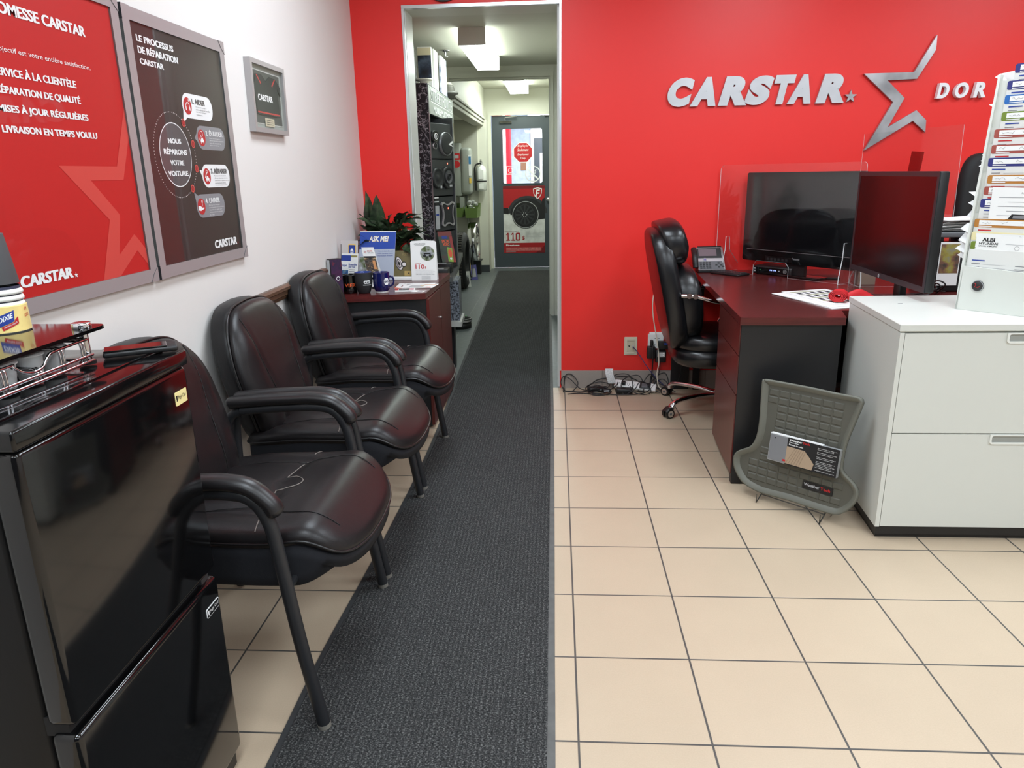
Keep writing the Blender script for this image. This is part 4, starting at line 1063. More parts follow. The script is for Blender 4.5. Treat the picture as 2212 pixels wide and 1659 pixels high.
m = MB(frame((-1.052 - 0.0, 4.13, DZ), (1, 0.02, 0), (-0.20, -0.16, 0.97))); m.box(0, 0, -0.0012, 0.068, 0.224, 0, PAPER); m.build('rear_leaf', t)
m = MB(); m.add([(-1.053, 4.058, DZ), (-1.053, 4.132, DZ), (-1.098, 4.095, DZ + 0.222)], [(0, 1, 2)], PAPER); m.build('side_leaf', t)
# wire bound calendar on a white foot
t = thing('desk_calendar', 'gold page desk calendar with a wheel bearing picture on white base', 'calendar', (-0.95, 4.32, DZ))
F = frame((-1.055, 4.315, DZ + 0.022), (1, -0.06, 0), (0.0, 0.25, 0.97)); m = MB(F); m.box(0, 0, -0.003, 0.195, 0.155, 0, P_OLIVE); m.rect(0.0, 0.0, 0.085, 0.155, P_GOLD, 0.0006)
cx, cy = 0.118, 0.078
for r, mt, z in ((0.042, mat('bearing_dark', (60, 60, 62), 0.3, 0.5), 0.001), (0.037, CHROME, 0.0014), (0.026, mat('bearing_dark', (60, 60, 62)), 0.0018), (0.022, CHROME, 0.0022), (0.012, INK, 0.0026)):
    m.flat([(cx + 0.55 * r * math.cos(a) - 0.25 * r * math.sin(a), cy + r * math.sin(a)) for a in [2 * PI * k / 24 for k in range(24)]], mt, z)
m.flat(disc(cx + 0.028, cy - 0.005, 0.017, 18), mat('bearing_dark', (60, 60, 62)), 0.003); m.flat(disc(cx + 0.031, cy - 0.005, 0.011, 18), CHROME, 0.0034)
m.text('100', 0.14, 0.125, 0.03, 0.014, mat('gold_print', (160, 140, 90), 0.5), 0.001)
for k in range(5): m.rect(0.02, 0.04 + 0.02 * k, 0.07, 0.043 + 0.02 * k, mat('gold_print', (160, 140, 90)), 0.001)
m.rect(0.15, 0.006, 0.188, 0.034, P_GOLD, 0.001); m.text('4', 0.172, 0.010, 0.010, 0.02, INK, 0.0014, 0.03)
m.build('page', t)
m = MB(F)
for k in range(26): m.cyl((0.004 + k * 0.0075, 0.153, -0.004), (0.004 + k * 0.0075, 0.158, 0.002), 0.0014, INK, seg=6)
m.build('wire_binding', t)
m = MB(frame((-1.06, 4.31, DZ), (1, -0.06, 0), (0.06, 1, 0))); m.box(0, 0, 0, 0.21, 0.05, 0.022, WHITE_PL, 0.002); m.box(0, 0.05, 0, 0.21, 0.055, 0.12, WHITE_PL); m.build('stand', t)
# 110 $ card
def lf3(m):
    m.flat([(0, 0.2249), (0.152, 0.2249), (0.145, 0.2305), (0.076, 0.2345), (0.008, 0.2305)], PAPER, 0.0)
    m.text('APPROUVÉ EXPRESS', 0.022, 0.210, 0.068, 0.0085, INK, 0.0008, 0.02); m.rect(0.026, 0.204, 0.085, 0.206, INK_GREY, 0.0008)
    m.flat(disc(0.100, 0.158, 0.043), P_CAR, 0.0006); m.flat(rrect(0.070, 0.142, 0.128, 0.166, 0.006), mat('car_print_grey', (150, 154, 160), 0.4), 0.0009); m.flat(disc(0.083, 0.144, 0.009, 14), INK, 0.0012); m.flat(disc(0.117, 0.144, 0.009, 14), INK, 0.0012); m.rect(0.078, 0.153, 0.120, 0.162, INK, 0.0012)
    m.text('Obtenez', 0.026, 0.0985, 0.033, 0.006, INK_RED, 0.0008); m.text('110', 0.026, 0.067, 0.052, 0.027, INK_RED, 0.0008, 0.012); m.text('$', 0.082, 0.068, 0.009, 0.014, INK_RED, 0.0008, 0.01)
    for k in range(3): m.text('sur un ensemble de quatre pneus admissibles', 0.026, 0.0565 - 0.008 * k, 0.105 + 0.012 * (k % 2), 0.005, INK_LT, 0.0008, res=1)
    m.text('Offre valide du 1er septembre 2023', 0.026, 0.031, 0.112, 0.0055, INK_GREY, 0.0008, 0.01, res=1)
    for k in range(4): m.rect(0.060, 0.008 + 0.0045 * k, 0.115, 0.0095 + 0.0045 * k, INK_LT, 0.0008)
t = thing('price_card', 'white upright card with a round car photo and a red price', 'card stand', (-0.785, 4.30, DZ))
F = frame((-0.86, 4.295, DZ), (1, -0.02, 0), (0.0, 0.06, 1)); m = MB(F); m.box(0, 0, -0.002, 0.153, 0.225, 0, PAPER); lf3(m); m.build('card', t)
m = MB(frame((-0.86, 4.345, DZ), (1, -0.02, 0), (0, -0.14, 1))); m.box(0, 0, -0.002, 0.153, 0.224, 0, PAPER); m.build('back_card', t)
# flyers and cards lying down
def lying(x, y, a, z=0.0005): return frame((x, y, DZ + z), (math.cos(a), math.sin(a), 0), (-math.sin(a), math.cos(a), 0))
def fl1(m):
    for k in range(3): m.rect(0.03 + 0.045 * k, 0.05, 0.036 + 0.045 * k, 0.10, mat('maroon_print', (120, 44, 40), 0.5), 0.0006)
    for k in range(6): m.rect(0.05, 0.11 + 0.008 * k, 0.17, 0.113 + 0.008 * k, INK_LT, 0.0006)
    m.flat([(0.0, 0.0), (0.05, 0.0), (0.0, 0.03)], ORANGE, 0.0006); m.text('Promo', 0.03, 0.165, 0.05, 0.012, INK_GREY, 0.0006)
leaflet('white flyer with maroon bars lying on the low cabinet behind the navy mug', lying(-0.90, 3.985, 0.05), 0.21, 0.19, fl1, 'flyer', 'flyer', 0.0005)
def fl2(m):
    m.rect(0.12, 0.01, 0.15, 0.035, ORANGE, 0.0006); m.rect(0.09, 0.10, 0.16, 0.12, mat('peach_print', (226, 170, 130), 0.5), 0.0006)
    for k in range(6): m.rect(0.02, 0.02 + 0.012 * k, 0.10, 0.024 + 0.012 * k, INK_LT, 0.0006)
    m.rect(0.08, 0.06, 0.10, 0.07, INK_YEL, 0.0008)
leaflet('white flyer with orange corner lying in front of the price card', lying(-0.85, 4.0, -0.10, 0.002), 0.165, 0.15, fl2, 'flyer', 'flyer', 0.0005)
def fl3(m):
    m.rect(0, 0, 0.018, 0.055, INK_RED, 0.0006); m.rect(0.02, 0.0, 0.075, 0.055, mat('booklet_dark', (52, 50, 54), 0.4), 0.0006); m.text('NEUF', 0.027, 0.018, 0.032, 0.02, INK_WHITE, 0.001, 0.03)
    m.rect(0.075, 0.0, 0.10, 0.055, mat('pink_print', (214, 150, 160), 0.5), 0.0006)
leaflet('little stack of red and black booklets at the cabinet corner', lying(-0.865, 3.845, 0.12, 0.011), 0.105, 0.06, fl3, 'booklets', 'booklets', 0.01)
leaflet('white card slid under the booklets at the cabinet corner', lying(-0.80, 3.86, -0.25, 0.001), 0.09, 0.055, lambda m: m.rect(0.05, 0.01, 0.08, 0.045, INK_GREY, 0.0006), 'card', 'card', 0.0006)

# potted peace lily
t = thing('potted_plant', 'leafy dark green plant in a dark pot on the low cabinet corner', 'plant', (-0.99, 4.47, DZ))
m = MB(); m.lathe([(0, 0.0), (0.085, 0.0), (0.09, 0.004), (0.115, 0.13), (0.118, 0.135), (0.118, 0.15), (0.108, 0.15), (0.105, 0.125), (0, 0.12)], photo_mat('purple_pot_glaze', [(40, 26, 34), (60, 34, 60), (34, 30, 50)], 20, 0.3), (-0.985, 4.47, DZ), 32); m.build('pot', t)
n = Nodes('plant_leaf_green', 0.32); n.color(n.ramp(n.noise(26, 4), [(0.35, rgb(30, 42, 30)), (0.7, rgb(70, 88, 62))])); n.bump(n.noise(60, 3), 0.3, 0.002); LEAF = n.m
STEM = mat('plant_stem', (60, 84, 44), 0.5)
m = MB()
rnd = random.Random(5)
def leaf(base, tip, w, droop, tw):
    b = Vector(base); e = Vector(tip); d = e - b; ln = d.length
    sd = d.cross(Vector((0, 0, 1)));
    if sd.length < 1e-4: sd = Vector((1, 0, 0))
    sd.normalize(); sd = Matrix.Rotation(tw, 3, d.normalized()) @ sd; up = sd.cross(d.normalized())
    def f(u, v):
        a = (u - 0.5) * 2
        wd = w * (math.sin(PI * min(1, v ** 0.8)) ** 0.8) * (1 - 0.35 * v) + 0.0004
        p = b + d * v + Vector((0, 0, -1)) * droop * ln * (v * v - v * 0.25)
        p = p + sd * (a * wd) + up * (abs(a) * wd * 0.35 + 0.006 * math.sin(v * 14 + base[0] * 40) * abs(a))
        return tuple(Vector((max(p.x, -1.19), min(p.y, 4.605), p.z)) if p.x < -0.90 else Vector((p.x, p.y, p.z)))
    m.grid(f, 6, 12, LEAF)
    m.tube([tuple(Vector(f(0.5, k / 10)) + Vector((0, 0, 0.0012))) for k in range(9)], 0.0012, STEM, 4)
root = Vector((-0.985, 4.47, DZ + 0.125))
spec = [((-1.10, 4.46, 0.98), (-1.125, 4.40, 1.295), 0.05, 0.05, 1.2), ((-1.075, 4.45, 0.96), (-1.055, 4.36, 1.265), 0.062, 0.02, 0.2), ((-0.96, 4.40, 1.02), (-0.855, 4.33, 1.185), 0.038, 0.10, 0.5), ((-0.93, 4.40, 0.98), (-0.80, 4.33, 1.10), 0.042, 0.16, 0.3),
        ((-1.03, 4.40, 1.04), (-1.165, 4.30, 1.15), 0.045, 0.12, -0.5), ((-1.06, 4.40, 1.0), (-1.18, 4.33, 1.06), 0.05, 0.3, -0.4), ((-1.1, 4.36, 0.98), (-1.185, 4.30, 1.0), 0.048, 0.45, 0.2), ((-0.90, 4.42, 0.97), (-0.79, 4.35, 1.01), 0.042, 0.35, 0.4), ((-0.92, 4.38, 0.95), (-0.80, 4.31, 0.94), 0.04, 0.5, 0.6),
        ((-1.0, 4.40, 1.02), (-0.99, 4.35, 1.12), 0.042, 0.4, 0.1), ((-1.06, 4.40, 1.02), (-1.09, 4.34, 1.12), 0.045, 0.45, -0.1), ((-0.95, 4.40, 1.0), (-0.91, 4.36, 1.09), 0.04, 0.4, 0.3), ((-1.02, 4.42, 1.05), (-0.975, 4.36, 1.16), 0.03, 0.1, 1.4),
        ((-1.08, 4.42, 1.0), (-1.17, 4.38, 1.10), 0.045, 0.15, 0.4), ((-1.06, 4.42, 1.03), (-1.13, 4.37, 1.15), 0.042, 0.15, -0.3), ((-1.04, 4.42, 1.0), (-1.06, 4.36, 1.13), 0.045, 0.1, 0.5), ((-1.09, 4.44, 1.06), (-1.185, 4.42, 1.17), 0.04, 0.2, 0.2),
        ((-1.0, 4.42, 1.03), (-1.03, 4.36, 1.15), 0.04, 0.1, -0.6), ((-0.97, 4.42, 1.02), (-0.94, 4.37, 1.13), 0.04, 0.15, 0.3), ((-1.1, 4.42, 0.98), (-1.18, 4.34, 1.02), 0.05, 0.25, 0.3), ((-0.95, 4.42, 1.0), (-0.86, 4.37, 1.07), 0.042, 0.2, -0.3)]
for k in range(38):
    a = rnd.uniform(-PI, 0.15); r = rnd.uniform(0.03, 0.07); L = rnd.uniform(0.11, 0.19)
    b = (root.x + r * math.cos(a), root.y + r * math.sin(a) * 0.7, root.z + rnd.uniform(0.06, 0.22))
    spec.append((b, (b[0] + L * math.cos(a), max(4.37, b[1] + L * math.sin(a) * 0.5), b[2] + rnd.uniform(-0.01, 0.10)), rnd.uniform(0.030, 0.046), rnd.uniform(0.1, 0.4), rnd.uniform(-0.6, 0.6)))
for b, e, w, dr, tw in spec:
    m.tube(smooth([tuple(root + Vector(((b[0] - root.x) * 0.2, (b[1] - root.y) * 0.2, 0))), ((root.x + b[0]) / 2, (root.y + b[1]) / 2, (root.z + b[2]) / 2 + 0.015), b], 4), 0.0022, STEM, 5)
    leaf(b, e, w, dr, tw)
m.build('foliage', t)
# ---------------------------------------------------------------- corridor
def wrap_light(x0, x1, y0, y1, z, h, label, end, em=None):
    t = thing('fluorescent_light', label, 'ceiling light', ((x0 + x1) / 2, (y0 + y1) / 2, z - h))
    m = MB(); m.box(x0, y0, z - h, x1, y0 + 0.006, z - 0.0015, end); m.box(x0, y1 - 0.006, z - h, x1, y1, z - 0.0015, end); m.box(x0 + 0.01, y0 + 0.007, z - 0.02, x1 - 0.01, y1 - 0.007, z - 0.0015, WHITE_PAINT); m.build('housing', t)
    a_, b_, c_, d_, e_, f_ = x0 + 0.004, x1 - 0.004, y0 + 0.0065, y1 - 0.0065, z - h + 0.002, z - 0.021
    m = MB(); m.add([(a_, c_, e_), (a_, d_, e_), (b_, d_, e_), (b_, c_, e_)], [(0, 1, 2, 3)], em or EMIT_HALL)
    m.add([(a_, c_, e_), (a_, d_, e_), (a_, d_, f_), (a_, c_, f_), (b_, c_, e_), (b_, d_, e_), (b_, d_, f_), (b_, c_, f_)], [(0, 3, 2, 1), (4, 5, 6, 7)], EMIT_SIDE); m.build('diffuser', t)
wrap_light(-0.655, -0.47, 5.30, 6.55, 2.312, 0.112, 'fluorescent wrap light on the corridor ceiling, nearer the opening', mat('light_end_cap', (205, 202, 192), 0.5))
wrap_light(-0.62, -0.37, 9.10, 10.55, 2.515, 0.112, 'fluorescent wrap light beyond the inner doorway, above the dark door', CHROME, EMIT_HALL_FAR)
m = MB(); m.lathe([(0.0, 0.0), (0.035, 0.0), (0.032, -0.008), (0.010, -0.012), (0.010, -0.03), (0.004, -0.03), (0.004, -0.045), (0.02, -0.047), (0.02, -0.05), (0.0, -0.05)], CHROME, (-0.87, 6.2, 2.311), 16); m.build('sprinkler', label='small chrome sprinkler head on the corridor ceiling', cat='sprinkler')

# speaker display board
t = thing('display_unit', 'tall black marbled speaker display unit on the left corridor wall', 'display unit', (-1.05, 5.9, 0))
X0, Y0, Y1, ZT2 = -0.872, 5.26, 6.50, 1.968
m = MB(); m.box(-1.30, Y0, 0.72, X0, Y0 + 0.03, ZT2, MARBLE); m.build('side_panel', t)
m = MB(); m.box(-1.30, Y0 + 0.03, ZT2 - 0.02, X0, Y1, ZT2, MARBLE); m.box(-1.30, Y1 - 0.03, 0.72, X0, Y1, ZT2, MARBLE); m.box(-1.295, Y0 + 0.03, 0.72, -1.0, Y1 - 0.03, ZT2 - 0.02, BLACK_LAM); m.build('body', t)
m = MB(); m.box(X0, Y0, 0.72, X0 + 0.006, Y0 + 0.02, ZT2 - 0.19, mat('alu_edge', (140, 142, 144), 0.35, 0.8)); m.build('edge_trim', t)
m = MB(left_front(X0 + 0.001)); SIGNP = mat('brushed_sign_plate', (150, 156, 150), 0.35, 0.4)
m.prism([(Y0 + 0.01, 1.775), (Y1, 1.788), (Y1, 1.962), (Y0 + 0.01, 1.958)], -0.02, 0.004, SIGNP)
m.text('STREETFORCE', Y0 + 0.10, 1.865, 1.06, 0.075, mat('sign_shadow', (92, 98, 96), 0.4), 0.005, 0.03, 0.1); m.text('STREETFORCE', Y0 + 0.09, 1.868, 1.06, 0.075, INK_WHITE, 0.0056, -0.008, 0.1)
m.rect(Y0 + 0.08, 1.857, Y1 - 0.06, 1.861, INK_WHITE, 0.005)
m.text('MOBILE MULTIMEDIA', Y0 + 0.20, 1.795, 0.95, 0.045, INK_WHITE, 0.005, 0.02)
for a, b in ((0.04, 1.785), (0.4, 1.79), (0.8, 1.795), (1.2, 1.80), (0.04, 1.945), (0.4, 1.947), (0.8, 1.95), (1.2, 1.95)): m.flat(disc(Y0 + a, b, 0.006, 8), INK, 0.006)
m.build('header_sign', t, label='grey header sign with white outlined letters')
SPK = mat('speaker_board', (46, 49, 51), 0.55, bump=(200, 0.3, 0.001)); CONE = mat('speaker_cone', (32, 34, 36), 0.5); GRILL = mat('speaker_grill', (36, 38, 40), 0.6, bump=(900, 0.5, 0.001))
LED = mat('red_led', (255, 90, 70), 0.4, emit=6.0)
BA = Vector((X0, 5.27, 0)); BBV = Vector((-0.757, 5.53, 0)); BW = (BBV - BA).length
def bfr(d): 
    u = (BBV - BA).normalized(); return frame(tuple(BA + Vector((u.y, -u.x, 0)) * d), u, (0, 0, 1))
def board(z0, z1, fn, nm='speaker_panel'):
    m = MB(bfr(0)); m.box(0, z0, -0.02, BW, z1, 0.0, SPK, 0.002, 1)
    p = m.build(nm, t)
    for g in fn:
        q = MB(bfr(0.0005)); g(q); q.build('speaker', p)
def dome(q, y, z, r, mt, rim, h=0.02):
    q.lathe([(0, h * 0.7), (r * 0.25, h * 0.8), (r * 0.3, h * 0.5), (r * 0.8, h * 0.75), (r * 0.88, h), (r * 0.94, h * 0.9), (r, 0)], mt, (y, z, 0), 30)
    q.lathe([(r * 0.93, h * 0.95), (r * 0.985, h), (r * 1.01, 0)], rim, (y, z, 0), 30)
RIMG = mat('speaker_rim', (120, 122, 124), 0.35, 0.5)
def b1a(q):
    dome(q, 0.045, 1.625, 0.040, BLACK_GLOSS, BLACK_PL, 0.02); q.lathe([(0.017, 0.024), (0.020, 0.026), (0.023, 0.022)], INK_WHITE, (0.045, 1.625, 0), 24); q.flat(disc(0.045, 1.625, 0.012, 16), INK_LT, 0.022)
def b1b(q): dome(q, 0.05, 1.563, 0.022, CONE, SILVER, 0.012)
def b1c(q):
    q.lathe([(0, 0.02), (0.06, 0.02), (0.073, 0.017), (0.078, 0.0)], GRILL, (0.192, 1.578, 0), 36); q.lathe([(0.074, 0.017), (0.079, 0.020), (0.083, 0)], RIMG, (0.192, 1.578, 0), 36)
    q.flat([(0.205, 1.575), (0.255, 1.600), (0.272, 1.592), (0.240, 1.575), (0.272, 1.560), (0.250, 1.562)], INK_WHITE, 0.0215)
def b2a(q): dome(q, 0.062, 1.345, 0.070, GRILL, CONE, 0.02); q.rect(0.075, 1.275, 0.098, 1.292, INK_LT, 0.021)
def b2b(q):
    dome(q, 0.200, 1.345, 0.078, CONE, BLACK_PL, 0.02); dome(q, 0.200, 1.35, 0.048, GREY_PL, CONE, 0.022); dome(q, 0.200, 1.355, 0.018, CONE, CONE, 0.026); q.rect(0.195, 1.283, 0.232, 1.297, INK_LT, 0.023)
def led(q): q.flat(disc(0.212, 1.445, 0.006, 12), LED, 0.001)
def b3(q):
    cx, cz = 0.178, 1.092
    q.prism(rrect(0.082, 1.005, 0.276, 1.182, 0.06, 6), 0.0, 0.004, CONE)
    pts = smooth([(-0.075, -0.075, 0), (-0.062, -0.030, 0), (-0.060, 0.010, 0), (-0.070, 0.050, 0), (-0.082, 0.072, 0), (-0.058, 0.086, 0), (-0.03, 0.074, 0), (0.0, 0.070, 0), (0.03, 0.074, 0), (0.058, 0.086, 0), (0.082, 0.072, 0), (0.070, 0.050, 0), (0.060, 0.010, 0), (0.062, -0.030, 0), (0.075, -0.075, 0), (0.05, -0.088, 0), (0.02, -0.074, 0), (0.0, -0.072, 0), (-0.02, -0.074, 0), (-0.05, -0.088, 0)], 4, True)
    out = [(cx + p[0] * 1.1, cz + p[1]) for p in pts]; inn = [(cx + p[0] * 0.97, cz + p[1] * 0.86) for p in pts]
    q.prism(out, 0.004, 0.016, SILVER, [inn]); q.flat(inn, GRILL, 0.010); q.flat(disc(cx + 0.003, cz + 0.04, 0.006, 10), LED, 0.012); q.flat(rrect(cx - 0.045, cz - 0.03, cx, cz + 0.012, 0.012), CONE, 0.012)
for z_, p_ in ((1.70, 0.16), (1.535, 0.045), (1.445, 0.125)): pass
board(1.478, 1.715, (b1a, b1b, b1c)); board(1.222, 1.470, (b2a, b2b, led)); board(0.975, 1.214, (b3,))
m = MB(bfr(0)); m.box(0, 0.702, -0.02, BW, 0.967, 0.0, SPK); m.lathe([(0.10, 0.0), (0.104, 0.004), (0.108, 0.0)], CONE, (0.16, 0.83, 0), 36); m.build('lower_panel', t)
m = MB(bfr(-0.02)); m.box(BW, 0.702, -0.25, BW + 0.015, 1.76, 0.03, mat('alu_edge', (140, 142, 144), 0.35, 0.8)); m.build('edge_strip', t)
# leftmost column of small gadgets on the panel edge
m = MB(bfr(0.003))
for k in range(4): m.box(0.012, 1.165 + 0.014 * k, 0.0, 0.062, 1.172 + 0.014 * k, 0.006, INK_WHITE if k % 2 else INK)
m.prism(rrect(0.020, 0.99, 0.070, 1.155, 0.006), 0.0, 0.003, INK_LT); m.rect(0.025, 1.085, 0.062, 1.098, INK_BLUE, 0.004)
m.build('remote_card', t)
# counter under it
m = MB(); m.prism([(-1.295, 4.90), (-0.70, 4.90), (-0.745, 5.56), (-0.83, 6.5), (-1.295, 6.5)], 0.665, 0.70, BLACK_LAM, side=mat('counter_edge_grey', (96, 98, 98), 0.4, 0.4)); m.build('counter', t)
m = MB(); m.prism([(-1.29, 4.98), (-0.672, 4.98), (-0.69, 5.24), (-1.29, 5.24)], 0.385, 0.664, GRANITE); m.build('counter_front', t)
m = MB(); m.prism([(-1.29, 4.92), (-0.655, 4.92), (-0.675, 5.27), (-1.29, 5.27)], 0.352, 0.385, mat('slab_grey', (170, 170, 164), 0.4)); m.build('ledge', t)
m = MB(); m.prism([(-1.29, 5.0), (-0.72, 5.0), (-0.74, 5.22), (-1.29, 5.22)], 0.0, 0.352, BLACK_LAM); m.prism([(-1.29, 5.3), (-1.0, 5.3), (-1.0, 6.45), (-1.29, 6.45)], 0.0, 0.66, BLACK_LAM); m.build('plinth', t)
# things on the counter
t = thing('game_flyer_stand', 'colourful dark green upright flyer leaning on the corridor counter', 'flyer stand', (-0.79, 5.28, 0.70))
F = frame((-0.812, 5.20, 0.765), (0.98, 0.10, 0), (-0.16, 0.20, 0.97)); m = MB(F); m.box(0, 0, -0.004, 0.098, 0.22, 0, P_GAME)
m.rect(0, 0.185, 0.098, 0.22, mat('brown_red_print', (120, 44, 34), 0.5), 0.0006); m.rect(0.078, 0, 0.098, 0.19, mat('red_edge_print', (150, 40, 30), 0.5), 0.0006)
m.text('SPECIAL', 0.02, 0.14, 0.055, 0.022, ORANGE, 0.001, 0.05); m.text('VIDEO', 0.025, 0.118, 0.045, 0.020, ORANGE, 0.001, 0.05); m.rect(0.025, 0.168, 0.065, 0.19, INK_BLUE, 0.001)
m.flat([(0.045, 0.005), (0.08, 0.0), (0.085, 0.10), (0.05, 0.11)], mat('lime_print', (140, 176, 60), 0.5), 0.001); m.flat(disc(0.066, 0.065, 0.014, 12, 0.03), ORANGE, 0.0014); m.flat(disc(0.066, 0.025, 0.008, 12), INK_WHITE, 0.0014)
m.build('card', t); m = MB(F); m.box(0.005, 0.0, -0.05, 0.09, 0.015, -0.005, BLACK_PL); m.box(0.04, -0.066, -0.05, 0.05, 0.2, -0.02, BLACK_PL); m.build('stand', t)
t = thing('car_stereo', 'black box with silver top edge lying on the corridor counter', 'car stereo', (-0.83, 5.02, 0.70))
m = MB(frame((-0.87, 4.95, 0.70), (1, 0.05, 0), (-0.05, 1, 0))); m.box(0, 0, 0, 0.13, 0.16, 0.045, BLACK_PL, 0.003); m.build('body', t); m = MB(frame((-0.87, 4.95, 0.70), (1, 0.05, 0), (-0.05, 1, 0))); m.box(0.008, 0.012, 0.0452, 0.10, 0.05, 0.049, SILVER); m.build('face_plate', t)
m = MB(frame((-0.86, 5.13, 0.70), (1, -0.1, 0), (0.1, 1, 0))); m.box(0, 0, 0, 0.12, 0.07, 0.065, BLACK_PL, 0.004); m.box(0.01, 0.005, 0.0652, 0.085, 0.02, 0.068, INK_LT); m.build('speaker_box', label='second black box behind the silver topped one on the corridor counter', cat='box')
m = MB(frame((-0.83, 4.90, 0.7005), (1, 0.1, 0), (-0.1, 1, 0))); m.box(0, 0, 0, 0.11, 0.045, 0.001, PAPER); m.build('paper_sheet', label='white paper sheet at the near end of the corridor counter', cat='paper')
# top of unit: books, boxes, horn
def bk(x0, y0, x1, y1, z1, mt, label, cat='brochure', nm='display_brochure', fr=None, z0=1.968):
    m = MB(); m.box(x0, y0, z0, x1, y1, z1, mt)
    if fr: fr(m)
    m.build(nm, label=label, cat=cat)
P_NIGHT = photo_mat('night_blue_print', [(16, 18, 24), (34, 44, 62), (90, 104, 124)], 12)
bk(-1.04, 5.30, -1.0, 5.62, 2.235, photo_mat('dark_vinyl_print', [(60, 60, 60), (110, 108, 104), (40, 40, 42)], 18), 'dark brochure standing first on top of the display unit', z0=1.968)
bk(-1.0, 5.66, -0.90, 5.70, 2.255, PAPER, 'cream headed brochure with a dark night picture on the display unit', fr=lambda m: (m.add([(-0.998, 5.658, 2.03), (-0.902, 5.658, 2.03), (-0.902, 5.658, 2.20), (-0.998, 5.658, 2.20)], [(0, 1, 2, 3)], P_NIGHT), m.add([(-0.998, 5.658, 2.20), (-0.902, 5.658, 2.20), (-0.902, 5.658, 2.25), (-0.998, 5.658, 2.25)], [(0, 1, 2, 3)], mat('cream_header', (216, 206, 178), 0.5))))
bk(-0.905, 5.72, -0.89, 5.90, 2.25, PAPER, 'thin white brochure edge-on between the night picture and the streaky one')
bk(-0.89, 5.95, -0.875, 6.25, 2.24, photo_mat('white_streak_print', [(226, 228, 236), (240, 240, 244), (150, 160, 190), (244, 244, 246)], 11), 'white glossy brochure with grey streaks on the display unit')
m = MB(); m.lathe([(0, 0), (0.04, 0.0), (0.045, 0.01), (0.03, 0.035), (0.06, 0.045), (0.065, 0.055), (0.0, 0.06)], mat('cream_horn', (206, 202, 186), 0.4), (-0.935, 5.52, 1.968), 22); m.build('speaker_horn', label='small cream round speaker in front of the night picture brochure', cat='speaker')
m = MB(); m.lathe([(0, 0), (0.06, 0.0), (0.07, 0.03), (0.095, 0.038), (0.097, 0.05), (0.07, 0.06), (0.06, 0.10), (0.035, 0.125), (0.0, 0.13)], mat('grey_speaker_shell', (92, 90, 84), 0.4), (-0.90, 6.40, 1.968), 26); m.lathe([(0.062, 0.095), (0.037, 0.127), (0, 0.133)], mat('cream_horn', (206, 202, 186)), (-0.90, 6.40, 1.968), 26)
m.build('speaker_horn', label='dark round speaker with pale cap at the far end of the display unit top', cat='speaker')
# floor speaker ring
t = thing('speaker_ring', 'black round two tier speaker lying on the corridor floor by the display unit', 'speaker', (-0.86, 6.55, 0))
m = MB(); m.lathe([(0, 0), (0.10, 0.0), (0.10, 0.045), (0.085, 0.05), (0.105, 0.06), (0.105, 0.085), (0.09, 0.09), (0.075, 0.075), (0.0, 0.07)], BLACK_PL, (-0.885, 6.60, 0.0), 28); m.build('basket', t)
m = MB(); m.lathe([(0.106, 0.062), (0.1075, 0.070), (0.106, 0.078)], SILVER, (-0.885, 6.60, 0.0), 28); m.build('rim', t)
m = MB(); m.add([(-0.90, 6.9, 0.001), (-0.84, 6.9, 0.001), (-0.88, 6.96, 0.05)], [(0, 1, 2)], mat('lime_plastic', (110, 220, 120), 0.4)); m.add([(-0.90, 6.9, 0.001), (-0.84, 6.9, 0.001), (-0.86, 7.0, 0.001)], [(0, 2, 1)], mat('lime_plastic', (110, 220, 120))); m.build('green_tag', label='small bright green tag on the corridor floor', cat='tag')
# niche: panels, bin, tire, wheel
PANEL = mat('grey_panel_enamel', (150, 154, 148), 0.4)
t = thing('breaker_box', 'grey electrical panel box on the niche end wall', 'electrical panel', (-1.3, 10.45, 1.1))
m = MB(); m.box(-1.44, 10.30, 1.08, -1.30, 10.503, 1.78, PANEL, 0.01); m.build('box', t)
m = MB(); m.box(-1.305, 10.28, 1.10, -1.15, 10.50, 1.72, PANEL, 0.05, 5); m.build('cover', t)
m = MB(); m.box(-1.19, 10.275, 1.35, -1.15, 10.279, 1.62, INK_WHITE); m.box(-1.185, 10.273, 1.5, -1.155, 10.2745, 1.6, mat('blue_sticker', (70, 130, 180), 0.5)); m.box(-1.185, 10.273, 1.25, -1.155, 10.2745, 1.32, INK_YEL); m.build('sticker', t)
for z, l in ((1.60, 'red square tag hanging beside the grey electrical panel'), (1.50, 'red round tag hanging under the square one by the electrical panel')):
    m = MB(red_front(10.25)); m.prism(rrect(-1.40, z - 0.045, -1.30, z + 0.045, 0.01 if z > 1.55 else 0.044), 0, 0.01, INK_RED)
    if z > 1.55: m.rect(-1.385, z - 0.02, -1.315, z + 0.02, INK_LT, 0.011)
    m.build('warning_tag', label=l, cat='tag')
m = MB(); m.box(-1.25, 9.0, 1.75, -1.24, 9.3, 2.02, mat('beige_board', (180, 168, 140), 0.6)); m.build('loose_board', label='narrow beige board hanging behind the display unit', cat='board')
m = MB(); m.box(-1.33, 10.30, 0.90, -1.27, 10.50, 1.07, PANEL); m.cyl((-1.24, 10.47, 0.62), (-1.24, 10.47, 1.09), 0.015, PANEL, seg=10); m.build('conduit_box', label='grey conduit box below the electrical panel', cat='electrical box')
t = thing('parts_bin', 'green open bin full of clear wrapped parts on the niche wall', 'bin', (-1.2, 10.2, 0.78)); GREEN_BIN = mat('green_bin', (104, 128, 64), 0.5)
